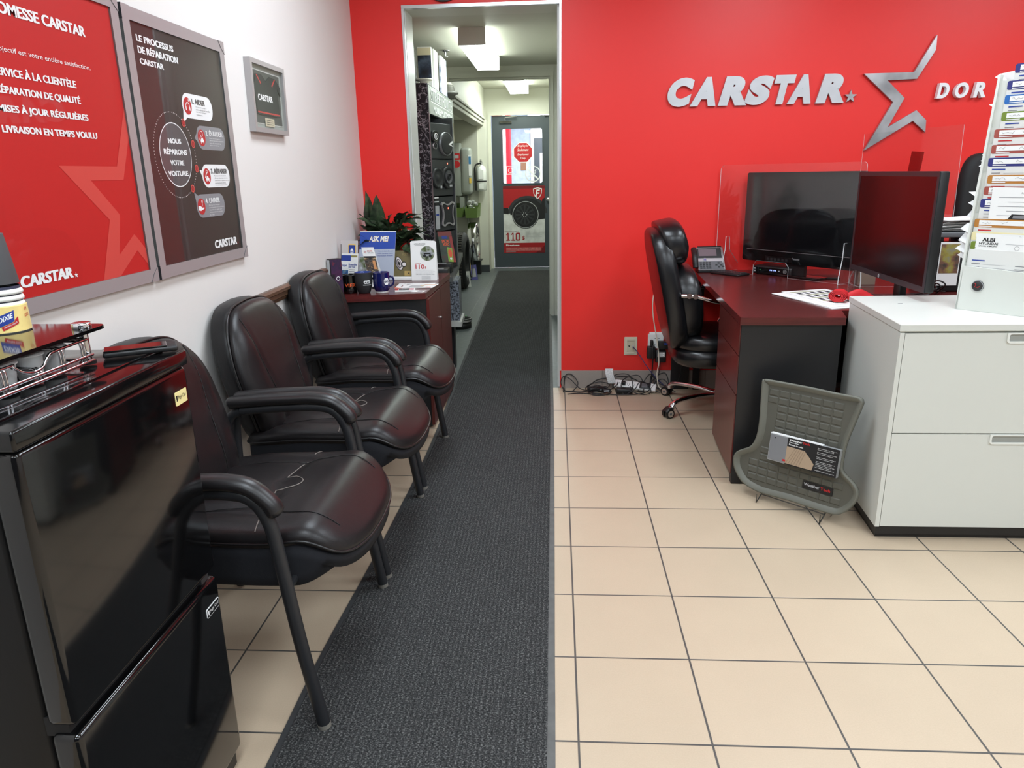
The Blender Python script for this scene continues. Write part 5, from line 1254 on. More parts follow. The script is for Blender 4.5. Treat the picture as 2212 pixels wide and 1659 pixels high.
for x0, x1, y, z in ((-1.40, -1.27, 10.12, 0.80), (-1.235, -1.06, 10.05, 0.795)):
    m = MB(); h = 0.13
    m.add([(x0 + 0.01, y + 0.01, z), (x1 - 0.01, y + 0.01, z), (x1, y, z + h), (x0, y, z + h), (x0 + 0.01, 10.49, z), (x1 - 0.01, 10.49, z), (x1, 10.49, z + h + 0.05), (x0, 10.49, z + h + 0.05)], [(0, 1, 2, 3), (1, 5, 6, 2), (0, 3, 7, 4), (0, 4, 5, 1), (4, 7, 6, 5)], GREEN_BIN); m.build('tray', t)
m = MB(); r3 = random.Random(3)
for k in range(10):
    x, y, z = -1.15 + r3.uniform(-0.06, 0.07), 10.18 + r3.uniform(-0.1, 0.2), 0.925 + r3.uniform(-0.03, 0.09)
    m.lathe([(0, -0.03), (0.03, -0.015), (0.033, 0.01), (0, 0.03)], mat('wrapped_silver', (190, 192, 190), 0.2, 0.5), (x, y, z), 7, False)
m.build('contents', t)
def tire_obj(x, y, r, w, label):
    t = thing('car_tire', label, 'tire', (x, y, 0))
    F = Matrix(((0, 0, 1, x), (1, 0, 0, y), (0, 1, 0, r + 0.002), (0, 0, 0, 1)))
    m = MB(F); ri = r * 0.66; h = w / 2
    m.lathe([(ri, -h * 0.8), (ri + 0.02, -h * 0.95), (r * 0.86, -h), (r * 0.96, -h * 0.85), (r, -h * 0.6), (r, h * 0.6), (r * 0.96, h * 0.85), (r * 0.86, h), (ri + 0.02, h * 0.95), (ri, h * 0.8), (ri, -h * 0.8)], RUBBER, seg=44)
    for k in range(60):
        a = 2 * PI * k / 60
        for s in (-1, 1):
            m.box(-0.001, -0.001, -0.001, 0.001, 0.001, 0.001, RUBBER) if False else None
    m.build('tread', t)
    m = MB(F)
    for k in range(56):
        a = 2 * PI * k / 56; c, s2 = math.cos(a), math.sin(a); c2, s3 = math.cos(a + 0.06), math.sin(a + 0.06)
        for z0, z1 in ((-h * 0.62, -h * 0.25), (-h * 0.18, h * 0.18), (h * 0.25, h * 0.62)):
            m.add([((r + 0.001) * c, (r + 0.001) * s2, z0), ((r + 0.001) * c2, (r + 0.001) * s3, z0), ((r + 0.001) * c2, (r + 0.001) * s3, z1), ((r + 0.001) * c, (r + 0.001) * s2, z1), ((r + 0.006) * c, (r + 0.006) * s2, z0 + 0.002), ((r + 0.006) * c2, (r + 0.006) * s3, z0 + 0.002), ((r + 0.006) * c2, (r + 0.006) * s3, z1 - 0.002), ((r + 0.006) * c, (r + 0.006) * s2, z1 - 0.002)], [(4, 5, 6, 7), (0, 1, 5, 4), (1, 2, 6, 5), (2, 3, 7, 6), (3, 0, 4, 7)], mat('tire_tread', (74, 70, 66), 0.8))
    m.build('tread_blocks', t)
    return t
tire_obj(-1.20, 9.05, 0.34, 0.215, 'upright black car tire standing in the corridor niche')
m = MB(Matrix(((0, 0, 1, -1.0), (1, 0, 0, 9.35), (0, 1, 0, 0.12), (0, 0, 0, 1))))
m.M = Matrix(((0, 0, 1, -1.06), (1, 0, 0, 9.05), (0, 1, 0, 0.33), (0, 0, 0, 1)))
m.lathe([(0.20, 0), (0.205, 0.012), (0.19, 0.014), (0.185, 0.0)], mat('grey_tire_wall', (58, 58, 58), 0.6), seg=36); m.rect(-0.1, -0.16, -0.06, -0.02, INK_YEL, 0.003)
m.build('tire_insert', label='grey ring with a yellow tag leaning inside the upright tire', cat='ring')
t = thing('chrome_wheel', 'chrome alloy wheel hung behind the car tire in the niche', 'wheel', (-1.15, 10.3, 0.2)); F = Matrix(((0, 0, 1, -1.13), (1, 0, 0, 10.22), (0, 1, 0, 0.46), (0, 0, 0, 1)))
m = MB(F); m.lathe([(0.24, -0.08), (0.27, -0.07), (0.27, 0.03), (0.255, 0.05), (0.235, 0.03), (0.235, -0.06)], CHROME, seg=36); m.build('rim', t)
m = MB(F)
for k in range(5):
    a = 2 * PI * k / 5 + 0.3; c, s2 = math.cos(a), math.sin(a)
    m.prism([(0.03 * c - 0.035 * s2, 0.03 * s2 + 0.035 * c), (0.03 * c + 0.035 * s2, 0.03 * s2 - 0.035 * c), (0.245 * c + 0.022 * s2, 0.245 * s2 - 0.022 * c), (0.245 * c - 0.022 * s2, 0.245 * s2 + 0.022 * c)], 0.0, 0.035, CHROME)
m.lathe([(0, 0.05), (0.03, 0.048), (0.055, 0.03), (0.06, 0.0)], CHROME, seg=20); m.build('spokes', t)
m = MB(); m.box(-1.3, 10.25, 0.19, -1.05, 10.49, 0.20, BLACK_PL); m.box(-1.28, 10.3, 0.0, -1.07, 10.45, 0.19, BLACK_PL); m.build('wheel_stand', label='black stand under the chrome wheel', cat='stand')
for x, y, l, mt in ((-1.15, 9.06, 'white price sign on the floor at the foot of the car tire', PAPER), (-1.135, 9.72, 'purple price sign on the floor beyond the car tire', mat('purple_card', (86, 84, 150), 0.5))):
    t = thing('price_sign', l, 'price sign', (x, y, 0))
    F = frame((x, y, 0.0), (0.85, 0.5, 0), (-0.12, 0.16, 0.98)); m = MB(F); m.box(0, 0.002, -0.006, 0.095, 0.20, 0.0, mt); m.rect(0.02, 0.04, 0.075, 0.15, INK_LT, 0.0006); m.build('face', t)
    m = MB(F); m.box(0.0, 0.0, -0.06, 0.095, 0.02, -0.0065, BLACK_PL); m.build('base', t)
# extinguisher on the column
t = thing('fire_extinguisher', 'white fire extinguisher hung on the cream column beside the dark door', 'extinguisher', (-1.03, 10.47, 1.12)); EX = mat('white_extinguisher', (226, 228, 224), 0.3)
m = MB(); m.lathe([(0, 0.0), (0.06, 0.0), (0.068, 0.01), (0.068, 0.27), (0.055, 0.315), (0.022, 0.335), (0.022, 0.345), (0, 0.345)], EX, (-1.035, 10.47, 1.145), 24); m.build('tank', t)
m = MB(); m.cyl((-1.035, 10.47, 1.49), (-1.035, 10.47, 1.53), 0.018, CHROME, seg=12); m.box(-1.05, 10.40, 1.525, -1.02, 10.49, 1.54, CHROME); m.box(-1.045, 10.40, 1.545, -1.025, 10.47, 1.555, CHROME); m.build('valve', t)
m = MB(); m.tube(smooth([(-1.05, 10.45, 1.51), (-1.105, 10.44, 1.49), (-1.125, 10.44, 1.42), (-1.12, 10.44, 1.25), (-1.115, 10.44, 1.15)], 5), 0.011, BLACK_PL, 8); m.build('hose', t)
m = MB(); m.lathe([(0.069, 0.115), (0.070, 0.12), (0.070, 0.13), (0.069, 0.135)], BLACK_PL, (-1.035, 10.47, 1.145), 24); m.build('strap', t)
m = MB(); m.box(-1.07, 10.396, 1.30, -1.0, 10.399, 1.42, PAPER); m.box(-1.065, 10.396, 1.17, -1.0, 10.3985, 1.24, PAPER); m.build('paper_tag', t)
def digits110(m, x, y, w, h, mt, z):
    u = w / 3.3; k = 0.24 * u
    for i in (0, 1):
        a = x + i * u * 1.08
        m.rect(a + 0.42 * u, y, a + 0.42 * u + k, y + h, mt, z); m.rect(a + 0.12 * u, y, a + 0.95 * u, y + k * 0.9, mt, z + 0.0001); m.flat([(a + 0.42 * u, y + h), (a + 0.12 * u, y + h * 0.80), (a + 0.12 * u, y + h * 0.66), (a + 0.42 * u, y + h * 0.84)], mt, z + 0.0001)
    a = x + 2.2 * u; r = 0.3 * u
    m.flat(rrect(a, y, a + u, y + h, r), mt, z, [rrect(a + k, y + k, a + u - k, y + h - k, r * 0.6)])
# dark door at the end
DOOR = mat('slate_grey_door', (68, 76, 82), 0.42)
t = thing('door_1', 'dark slate door with glass and a poster at the corridor end', 'door', (-0.5, 10.97, 0), kind='structure')
m = MB(red_front(11.0)); m.prism([(-0.918, 0.012), (-0.09, 0.012), (-0.09, 2.156), (-0.918, 2.156)], -0.04, 0.02, DOOR, [[(-0.77, 1.225), (-0.195, 1.225), (-0.195, 1.985), (-0.77, 1.985)]]); m.build('door_leaf', t)
m = MB(red_front(11.0)); m.prism(rrect(-0.785, 1.21, -0.18, 2.0, 0.02), 0.02, 0.027, DOOR, [rrect(-0.768, 1.227, -0.197, 1.983, 0.03)]); m.build('glazing_bead', t)
m = MB(red_front(11.0)); m.prism([(-0.78, 1.215), (-0.185, 1.215), (-0.185, 1.995), (-0.78, 1.995)], -0.006, 0.0, GLASS); m.build('pane', t)
m = MB(red_front(10.985)); 
def octo(r): return [(-0.475 + r * math.cos(PI / 8 + PI / 4 * k), 1.655 + r * math.sin(PI / 8 + PI / 4 * k)) for k in range(8)]
m.flat(octo(0.150), INK_WHITE, 0.001); m.flat(octo(0.140), INK_RED, 0.002)
for k, (s, w) in enumerate((('Employés', 0.15), ('Seulement', 0.16), ('Employees', 0.16), ('Only', 0.08))): m.text(s, -0.475, [1.725, 1.675, 1.605, 1.555][k], w, 0.036, INK_WHITE, 0.003, 0.0, 0.3, center=True)
m.build('octagon_sticker', t, label='red octagon sticker with white script')
m = MB(red_front(10.985)); m.ring(-0.335, 1.355, 0.115, 0.016, INK_WHITE, 0.001); m.flat([(-0.42, 1.42), (-0.405, 1.435), (-0.25, 1.29), (-0.265, 1.275)], INK_WHITE, 0.002); m.rect(-0.40, 1.315, -0.30, 1.332, INK_WHITE, 0.0022); m.tube(smooth([(-0.31, 1.36, 0.002), (-0.29, 1.38, 0.002), (-0.305, 1.40, 0.002), (-0.285, 1.42, 0.002)], 3), 0.005, INK_WHITE, 4); m.build('no_smoking_sticker', t, label='white round no smoking sticker')
m = MB(red_front(10.985)); m.prism(rrect(-0.72, 1.35, -0.57, 1.47, 0.005), 0.0, 0.0006, INK_WHITE, [rrect(-0.714, 1.356, -0.576, 1.464, 0.004)]); m.ring(-0.66, 1.41, 0.035, 0.008, INK_WHITE, 0.001); m.rect(-0.70, 1.36, -0.59, 1.366, INK_WHITE, 0.001); m.build('camera_sticker', t, label='white outlined square sticker')
P_SNOW = photo_mat('snow_print', [(196, 196, 194), (214, 214, 212), (226, 226, 226)], 9); CAR_RED = mat('poster_car_red', (170, 30, 34), 0.4); CAR_RED2 = mat('poster_car_dark_red', (120, 24, 28), 0.4)
m = MB(red_front(10.979)); m.rect(-0.775, 0.225, -0.165, 1.19, P_SNOW, 0.0)
m.flat([(-0.775, 0.88), (-0.165, 0.86), (-0.165, 1.19), (-0.775, 1.19)], CAR_RED, 0.001); m.rect(-0.775, 1.15, -0.165, 1.19, CAR_RED2, 0.0014)
m.flat([(-0.42 + 0.29 * math.cos(math.radians(a)), 0.80 + 0.25 * math.sin(math.radians(a))) for a in range(0, 181, 12)], DK_GREY, 0.0016)
m.flat([(-0.42 + 0.255 * math.cos(math.radians(a)), 0.78 + 0.235 * math.sin(math.radians(a))) for a in range(0, 181, 12)], INK, 0.002)
m.flat([(-0.775, 0.80), (-0.70, 0.79), (-0.70, 0.88), (-0.775, 0.88)], INK, 0.002); m.flat([(-0.30, 0.70), (-0.165, 0.72), (-0.165, 0.865), (-0.30, 0.82)], INK, 0.0019); m.flat([(-0.23, 0.86), (-0.165, 0.86), (-0.165, 1.02), (-0.20, 1.0)], INK, 0.0018)
m.flat(disc(-0.45, 0.78, 0.20, 36), RUBBER, 0.003); m.ring(-0.45, 0.78, 0.192, 0.008, INK_LT, 0.0034, n=48); m.flat(disc(-0.46, 0.78, 0.145, 32), INK, 0.004); m.ring(-0.46, 0.78, 0.145, 0.007, DK_GREY, 0.0044)
for k in range(12):
    a = 2 * PI * k / 12; c, s2 = math.cos(a), math.sin(a); m.flat([(-0.46 + 0.04 * c - 0.008 * s2, 0.78 + 0.04 * s2 + 0.008 * c), (-0.46 + 0.04 * c + 0.008 * s2, 0.78 + 0.04 * s2 - 0.008 * c), (-0.46 + 0.135 * c + 0.014 * s2, 0.78 + 0.135 * s2 - 0.014 * c), (-0.46 + 0.135 * c - 0.014 * s2, 0.78 + 0.135 * s2 + 0.014 * c)], DK_GREY, 0.005)
for k in range(6): a = PI / 3 * k; m.flat(disc(-0.46 + 0.03 * math.cos(a), 0.78 + 0.03 * math.sin(a), 0.008, 8), INK_LT, 0.006)
sh = [(-0.335, 1.15), (-0.27, 1.165), (-0.205, 1.15), (-0.21, 1.08), (-0.235, 1.03), (-0.27, 1.0), (-0.305, 1.03), (-0.33, 1.08)]
m.flat(sh, INK_WHITE, 0.003); m.flat([(-0.27 + (p[0] + 0.27) * 0.85, 1.085 + (p[1] - 1.085) * 0.85) for p in sh], CAR_RED, 0.004); m.text('F', -0.305, 1.03, 0.07, 0.105, INK_WHITE, 0.005, 0.06, 0.2)
m.text("OBTENEZ JUSQU'À", -0.75, 0.535, 0.20, 0.018, CAR_RED2, 0.002); digits110(m, -0.75, 0.405, 0.225, 0.115, CAR_RED, 0.002); m.text('$', -0.505, 0.41, 0.04, 0.065, CAR_RED, 0.002, 0.02)
for k in range(6): m.rect(-0.45, 0.44 + 0.016 * k, -0.24 + 0.03 * (k % 2), 0.443 + 0.016 * k, INK_LT, 0.002)
m.rect(-0.775, 0.225, -0.165, 0.372, CAR_RED, 0.002); m.text('Firestone', -0.745, 0.325, 0.20, 0.027, INK_WHITE, 0.003, 0.05)
m.rect(-0.745, 0.255, -0.22, 0.305, mat('poster_rose_text', (196, 106, 104), 0.5, vary=(40, 0.3)), 0.003); m.rect(-0.745, 0.238, -0.60, 0.243, INK_LT, 0.003); m.flat([(-0.30, 0.225), (-0.165, 0.225), (-0.165, 0.34), (-0.20, 0.30)], CAR_RED2, 0.0028)
m.build('door_poster', t, label='poster of a red car wheel on snow with a red price')
m = MB(); m.lathe([(0, 0.05), (0.026, 0.045), (0.03, 0.03), (0.016, 0.015), (0.014, 0.004), (0.03, 0.0)], CHROME, seg=18); 
m.v = [Vector((-0.115 + v.x, 10.98 - v.z, 0.995 + v.y)) for v in m.v]; m.build('knob', t)
m = MB(); m.box(-0.80, 10.94, 2.055, -0.63, 10.98, 2.085, CHROME); m.tube([(-0.72, 10.93, 2.09), (-0.72, 10.92, 2.13), (-0.55, 10.90, 2.14)], 0.008, CHROME, 8); m.box(-0.16, 10.95, 2.135, -0.11, 10.98, 2.155, CHROME); m.build('closer', t)
m = MB(); m.box(-0.47, 14.142, 0.0, 0.6, 14.2, 3.6, WHITE_PAINT); struct(m, 'wall_workshop_panel')
# workshop glimpsed through the glass
t = thing('car_lift', 'red lift column seen through the door glass', 'car lift', (-0.95, 13.6, 0))
m = MB(); m.box(-1.12, 13.4, 0.0, -0.80, 13.7, 2.42, mat('lift_red', (190, 30, 44), 0.4), 0.02, 1); m.box(-0.93, 13.38, 0.0, -0.88, 13.4, 2.40, PAPER); m.build('column', t)
m = MB(); m.box(-1.05, 13.2, 1.0, -0.60, 13.45, 1.12, PAPER); m.build('arm', t)
m = MB(); m.box(-0.40, 14.08, 0.0, 0.45, 14.14, 1.98, DOOR); m.box(-0.30, 14.07, 1.0, 0.30, 14.081, 1.72, PAPER); m.v = [Vector((v.x, v.y - 0.002, v.z)) for v in m.v]; tag(struct(m, 'door_2'), 'grey door glimpsed at the right through the door glass', 'door')
m = MB(); m.box(-0.45, 12.4, 2.25, 0.0, 13.2, 2.30, EMIT_SHOP); m.cyl((-0.2, 12.8, 2.30), (-0.2, 12.8, 3.6), 0.01, BLACK_PL); m.build('workshop_light', label='bright workshop ceiling light glimpsed through the door glass', cat='ceiling light')
m = MB(); m.box(-0.74, 12.5, 0.0, -0.40, 13.0, 0.98, mat('peach_crate', (206, 190, 184), 0.6), 0.01, 1); m.build('workshop_crate', label='pale crate glimpsed low through the door glass', cat='crate')
m = MB(); m.box(-0.66, 14.19, 1.42, -0.56, 14.2, 1.60, mat('brown_note', (150, 110, 80), 0.6)); m.build('wall_note', label='brown note on the workshop wall behind the glass', cat='note')
# ---------------------------------------------------------------- desk
t = thing('executive_desk', 'dark mahogany desk with black end panel and three front drawers', 'desk', (1.2, 3.8, 0))
top = [(0.777, 3.07), (1.205, 3.055), (1.245, 3.215), (2.17, 3.215), (2.17, 4.605), (0.86, 4.605)]
m = MB(); m.prism(top, DZ - 0.032, DZ, MAHOG); m.build('top', t)
m = MB(); m.prism([(0.786, 3.083), (1.198, 3.07), (1.200, 3.10), (0.786, 3.115)], 0.004, DZ - 0.032, BLACK_LAM); m.build('end_panel', t)
m = MB(); m.prism([(0.80, 3.116), (1.19, 3.116), (1.215, 3.61), (0.825, 3.61)], 0.045, DZ - 0.032, BLACK_LAM); m.prism([(0.84, 3.13), (1.18, 3.13), (1.20, 3.56), (0.86, 3.56)], 0.0, 0.045, BLACK_MATTE); m.build('pedestal', t)
def dr(z0, z1):
    k = 0.053; m = MB(); m.prism([(0.781, 3.088), (0.797, 3.088), (0.797 + k * 0.52, 3.612), (0.781 + k * 0.52, 3.612)], z0, z1, MAHOG_Z); m.build('drawer', t)
dr(0.597, DZ - 0.036); dr(0.421, 0.592); dr(0.05, 0.416)
m = MB(); m.box(1.30, 4.56, 0.05, 2.16, 4.585, DZ - 0.032, BLACK_LAM); m.box(2.12, 3.22, 0.0, 2.16, 4.58, DZ - 0.032, BLACK_LAM); m.box(0.88, 4.57, 0.0, 0.92, 4.60, DZ - 0.032, BLACK_LAM); m.build('rear_panel', t)

# ---------------------------------------------------------------- office chair
t = thing('office_chair', 'black leather swivel chair with chrome base pushed under the mahogany desk', 'office chair', (1.0, 4.1, 0))
OC = LEATHER_BLACK
yc = 4.08
def bar_outline(w, h, n=2.6, k=40):
    o = []
    for i in range(k):
        a = 2 * PI * i / k; c, s = math.cos(a), math.sin(a)
        o.append((w * abs(c) ** (2 / n) * (1 if c >= 0 else -1), h * abs(s) ** (2 / n) * (1 if s >= 0 else -1)))
    return o
PR = [(0.90, -1.0), (0.96, -0.93), (1.0, -0.7), (1.0, 0.3), (0.985, 0.62), (0.95, 0.80), (0.88, 0.90), (0.78, 0.955), (0.6, 0.985), (0.4, 1.0), (0.2, 1.0)]
def cushion(m, cx, cz, hw, hh, th, lean, mt, curve=0.0, n=2.8):
    def fn(a, b, d):
        ca, sa = math.cos(lean), math.sin(lean)
        x = cx + d * ca - b * sa - curve * (b / hh) ** 2; z = cz + b * ca + d * sa
        return (x, yc + a, z)
    m.puff(bar_outline(hw, hh, n), [(s, z * th) for s, z in PR], mt, fn, (0, 0))
m = MB()
cushion(m, 0.612, 0.745, 0.265, 0.335, 0.055, 0.21, OC, 0.0, 3.2); m.build('back_shell', t)
m = MB(); cushion(m, 0.628, 0.99, 0.235, 0.125, 0.062, 0.20, OC, 0.02)
for k in range(5): a = -0.16 + 0.08 * k; m.tube(smooth([(0.685, yc + a, 0.905), (0.695, yc + a * 1.02, 0.98), (0.665, yc + a, 1.07)], 4), 0.0022, OC, 5)
m.build('head_cushion', t)
m = MB(); cushion(m, 0.715, 0.665, 0.24, 0.215, 0.072, 0.12, OC, 0.03); m.build('lumbar_cushion', t)
m = MB()
def seatp(m, z, hz, ext, mt):
    m.puff([(0.92 + p[0], yc + p[1]) for p in bar_outline(0.275 * ext, 0.265 * ext, 3.2)], [(0.93, z - hz), (0.99, z - hz * 0.6), (1.0, z), (0.985, z + hz * 0.55), (0.94, z + hz * 0.85), (0.8, z + hz * 1.0), (0.4, z + hz * 1.1)], mt, None, (0.92, yc))
seatp(m, 0.385, 0.05, 1.0, OC); m.build('seat', t)
m = MB(); seatp(m, 0.462, 0.045, 0.97, OC); m.build('seat_cushion', t)
for sg in (-1, 1):
    y = yc + sg * 0.275
    m = MB(); m.tube(smooth([(0.65, y, 0.738), (0.73, y, 0.732), (0.80, y, 0.712), (0.86, y, 0.700), (0.97, y, 0.690)], 4), 0.010, CHROME, 10); m.cyl((0.69, y - sg * 0.02, 0.738), (0.69, y + sg * 0.014, 0.738), 0.014, CHROME); m.cyl((0.722, y - sg * 0.02, 0.735), (0.722, y + sg * 0.014, 0.735), 0.014, CHROME); m.tube(smooth([(0.97, y, 0.69), (1.02, y, 0.65), (1.0, y, 0.55), (0.95, y, 0.44), (0.90, y * 0.5 + yc * 0.5, 0.36)], 4), 0.011, CHROME, 10)
    a = m.build('arm', t)
    m = MB(); m.box(0.74, y - 0.03, 0.708, 0.98, y + 0.03, 0.729, BLACK_PL, 0.008) if False else m.tube(smooth([(0.86, y, 0.712), (0.91, y, 0.709), (0.98, y, 0.702)], 4), 0.026, BLACK_PL, 10, ry=0.011); m.build('arm_pad', a)
bx, by = 0.975, 4.195
m = MB(); m.cyl((bx, by, 0.06), (bx, by, 0.11), 0.04, CHROME); m.cyl((bx, by, 0.11), (bx, by, 0.30), 0.025, CHROME); m.box(bx - 0.12, by - 0.10, 0.295, bx + 0.08, by + 0.02, 0.335, BLACK_PL); m.build('column', t)
for k in range(5):
    a = math.radians(209 - 72 * k); u = Vector((math.cos(a), math.sin(a), 0)); c = Vector((bx, by, 0)); v = Vector((-u.y, u.x, 0))
    leg = MB()
    P = [c + u * r + Vector((0, 0, z)) for r, z in ((0.03, 0.088), (0.15, 0.098), (0.28, 0.094), (0.34, 0.082), (0.362, 0.062))]
    leg.tube(smooth([tuple(p) for p in P], 5), 0.020, CHROME, 12, ry=0.013); leg.cyl(tuple(P[-1] + Vector((0, 0, 0.004))), tuple(P[-1] + Vector((0, 0, -0.010))), 0.021, CHROME, seg=16)
    lo = leg.build('base_leg', t)
    cs = MB(); w = c + u * 0.382 + Vector((0, 0, 0.0275))
    for s in (-1, 1):
        cs.cyl(tuple(w + v * (s * 0.006)), tuple(w + v * (s * 0.024)), 0.0275, BLACK_PL, seg=22); cs.cyl(tuple(w + v * (s * 0.0235)), tuple(w + v * (s * 0.0262)), 0.019, CHROME, seg=20); cs.cyl(tuple(w + v * (s * 0.026)), tuple(w + v * (s * 0.0272)), 0.008, GREY_PL, seg=14)
    cs.tube(smooth([tuple(w + u * 0.024 + Vector((0, 0, 0.012))), tuple(w + Vector((0, 0, 0.031))), tuple(w - u * 0.022 + Vector((0, 0, 0.026)))], 4), 0.026, BLACK_PL, 10, ry=0.007)
    cs.build('caster', lo)
m = MB(); m.prism(rrect(0, 0, 0.008, 0.014, 0.002), 0, 0.001, INK_RED); m.v = [Vector((0.5055 + 0.22 * v.y, 3.99 + v.x, 0.92 + v.y)) for v in m.v]; m.build('tag', t)
# other office chair, behind the monitors
t = thing('office_chair', 'tall black chair back showing between the big monitor and the file rack', 'office chair', (2.28, 4.15, 0))
m = MB(frame((2.30, 4.10, 0), (0.92, 0.38, 0), (0, 0, 1)))
m.puff([(p[0], 1.10 + p[1]) for p in bar_outline(0.24, 0.325, 5)], [(0.94, -0.03), (1.0, -0.02), (1.0, 0.02), (0.94, 0.035), (0.8, 0.04)], mat('black_mesh', (14, 14, 15), 0.75), None, (0, 1.10)); m.build('backrest', t)
m = MB(); m.box(2.24, 4.15, 0.46, 2.40, 4.19, 0.85, BLACK_PL); m.box(2.20, 4.16, 0.44, 2.62, 4.56, 0.50, BLACK_PL, 0.02); m.build('seat', t)
m = MB(); m.cyl((2.42, 4.34, 0.06), (2.42, 4.34, 0.44), 0.025, BLACK_PL)
for k in range(5): a = 2 * PI * k / 5; m.tube([(2.42, 4.34, 0.08), (2.42 + 0.2 * math.cos(a), 4.34 + 0.2 * math.sin(a), 0.03)], 0.018, BLACK_PL, 8); m.cyl((2.42 + 0.2 * math.cos(a), 4.34 + 0.2 * math.sin(a), 0.0), (2.42 + 0.2 * math.cos(a), 4.34 + 0.2 * math.sin(a), 0.03), 0.02, BLACK_PL)
m.build('base', t)

# ---------------------------------------------------------------- screens
t = thing('television', 'large black television behind the clear shield on the desk', 'television', (1.36, 4.28, DZ))
a, b = Vector((1.135, 4.553, 0)), Vector((1.565, 3.945, 0)); d = (b - a).normalized(); W_ = (b - a).length
F = frame((a.x, a.y, 0.838), d, (0, 0, 1)); H_ = 0.508
m = MB(F); m.box(0, 0, -0.045, W_, H_, -0.002, BLACK_PL, 0.008); m.box(0.12, 0.08, -0.075, W_ - 0.12, H_ - 0.1, -0.045, BLACK_PL, 0.01)
m.prism(rrect(0, 0, W_, H_, 0.012), -0.002, 0.0, BLACK_GLOSS, [rrect(0.022, 0.075, W_ - 0.022, H_ - 0.022, 0.004)]); m.build('cabinet', t)
m = MB(F); m.rect(0.022, 0.075, W_ - 0.022, H_ - 0.022, SCREEN_TV, -0.001); m.build('screen', t)
m = MB(F); m.rect(0.03, 0.066, W_ - 0.03, 0.068, SILVER, 0.0006); m.text('Panasonic', W_ * 0.48, 0.026, 0.05, 0.011, INK_LT, 0.0006); m.box(0.17, 0.006, 0, 0.36, 0.034, 0.003, mat('tv_port_panel', (8, 8, 9), 0.3))
for k in range(6): m.rect(0.185 + 0.026 * k, 0.012, 0.200 + 0.026 * k, 0.026, DK_GREY, 0.0035)
m.build('trim_strip', t)
m = MB(F); m.box(W_ / 2 - 0.06, -0.065, -0.04, W_ / 2 + 0.06, 0.01, -0.015, BLACK_PL); m.box(W_ / 2 - 0.17, -0.0728, -0.08, W_ / 2 + 0.17, -0.060, 0.02, BLACK_GLOSS, 0.004); m.build('stand', t)
t = thing('computer_monitor', 'wide black monitor reflecting the red wall, next to the file rack', 'monitor', (1.6, 3.42, DZ))
a, b = Vector((1.497, 3.83, 0)), Vector((1.481, 3.014, 0)); d = (b - a).normalized(); W_ = (b - a).length
F = frame((a.x, a.y, 0.870), d, (0, 0, 1)); H_ = 0.474
m = MB(F); m.box(0, 0, -0.04, W_, H_, -0.002, BLACK_PL, 0.006); m.box(0.2, 0.08, -0.07, W_ - 0.2, H_ - 0.08, -0.04, BLACK_PL, 0.01)
m.prism([(0, 0), (W_, 0), (W_, H_), (0, H_)], -0.002, 0.0, DK_GREY, [[(0.018, 0.024), (W_ - 0.018, 0.024), (W_ - 0.018, H_ - 0.02), (0.018, H_ - 0.02)]]); m.build('housing', t)
m = MB(F); m.rect(0.018, 0.024, W_ - 0.018, H_ - 0.02, SCREEN_HP, -0.001); m.build('screen', t)
m = MB(F); m.flat(disc(W_ * 0.45, 0.011, 0.009, 20), INK_LT, 0.0008); m.text('hp', W_ * 0.45, 0.006, 0.010, 0.010, INK, 0.0012, 0, 0.2, center=True); m.build('emblem', t)
m = MB(F); m.box(W_ / 2 - 0.035, -0.10, -0.10, W_ / 2 + 0.035, 0.15, -0.07, BLACK_PL, 0.004); m.box(W_ / 2 - 0.16, -0.1048, -0.22, W_ / 2 + 0.16, -0.092, -0.01, BLACK_PL, 0.004); m.build('stand', t)

# ---------------------------------------------------------------- acrylic shields
def foot(F, x, h, w0, w1, t, bk=0.25):
    m = MB(F)
    prof = [(w0, 0.0), (w0 * 0.93, h * 0.18), (w0 * 0.62, h * 0.38), (w1, h * 0.62), (w1 * 0.82, h * 0.95), (w1 * 0.7, h)]
    poly = [(-a * bk, b) for a, b in prof] + [(a, b) for a, b in prof[::-1]]
    m.M = F @ Matrix(((0, 0, 1, x), (0, 1, 0, 0), (-1, 0, 0, 0), (0, 0, 0, 1)))
    m.prism(poly, -0.0025, 0.0025, ACRYLIC, side=ACRYLIC_EDGE); m.build('foot', t)
t = thing('acrylic_shield', 'clear acrylic shield with rounded corners standing before the television', 'shield', (1.27, 4.27, DZ))
a, b = Vector((0.985, 4.592, 0)), Vector((1.565, 3.915, 0)); d = (b - a).normalized(); W_ = (b - a).length
F = frame((a.x, a.y, DZ + 0.001), d, (0, 0, 1)); H_ = 0.625
m = MB(F); c0, c1 = 0.27, 0.50
o = [(0, 0), (c0, 0), (c0, 0.06), (c0 + 0.02, 0.085), (c1 - 0.02, 0.085), (c1, 0.06), (c1, 0), (W_, 0)] + [(W_ - 0.02 + 0.02 * math.cos(math.radians(q)), H_ - 0.02 + 0.02 * math.sin(math.radians(q))) for q in range(0, 91, 15)] + [(0.03 + 0.03 * math.cos(math.radians(q)), H_ - 0.03 + 0.03 * math.sin(math.radians(q))) for q in range(90, 181, 15)]
m.prism(o, -0.002, 0.002, ACRYLIC, side=ACRYLIC_EDGE); m.build('panel', t)
foot(F, 0.07, 0.21, 0.14, 0.035, t); foot(F, W_ - 0.075, 0.215, 0.15, 0.038, t, 0.2)
t = thing('acrylic_shield', 'clear square cornered acrylic shield standing behind the wide monitor', 'shield', (1.75, 3.88, DZ))
F = frame((1.52, 3.88, DZ + 0.001), (1, 0.0, 0), (0, 0, 1)); m = MB(F); m.prism([(0, 0), (0.49, 0), (0.47, 0.79), (0.0, 0.755)], -0.002, 0.002, ACRYLIC, side=ACRYLIC_EDGE); m.build('panel', t)
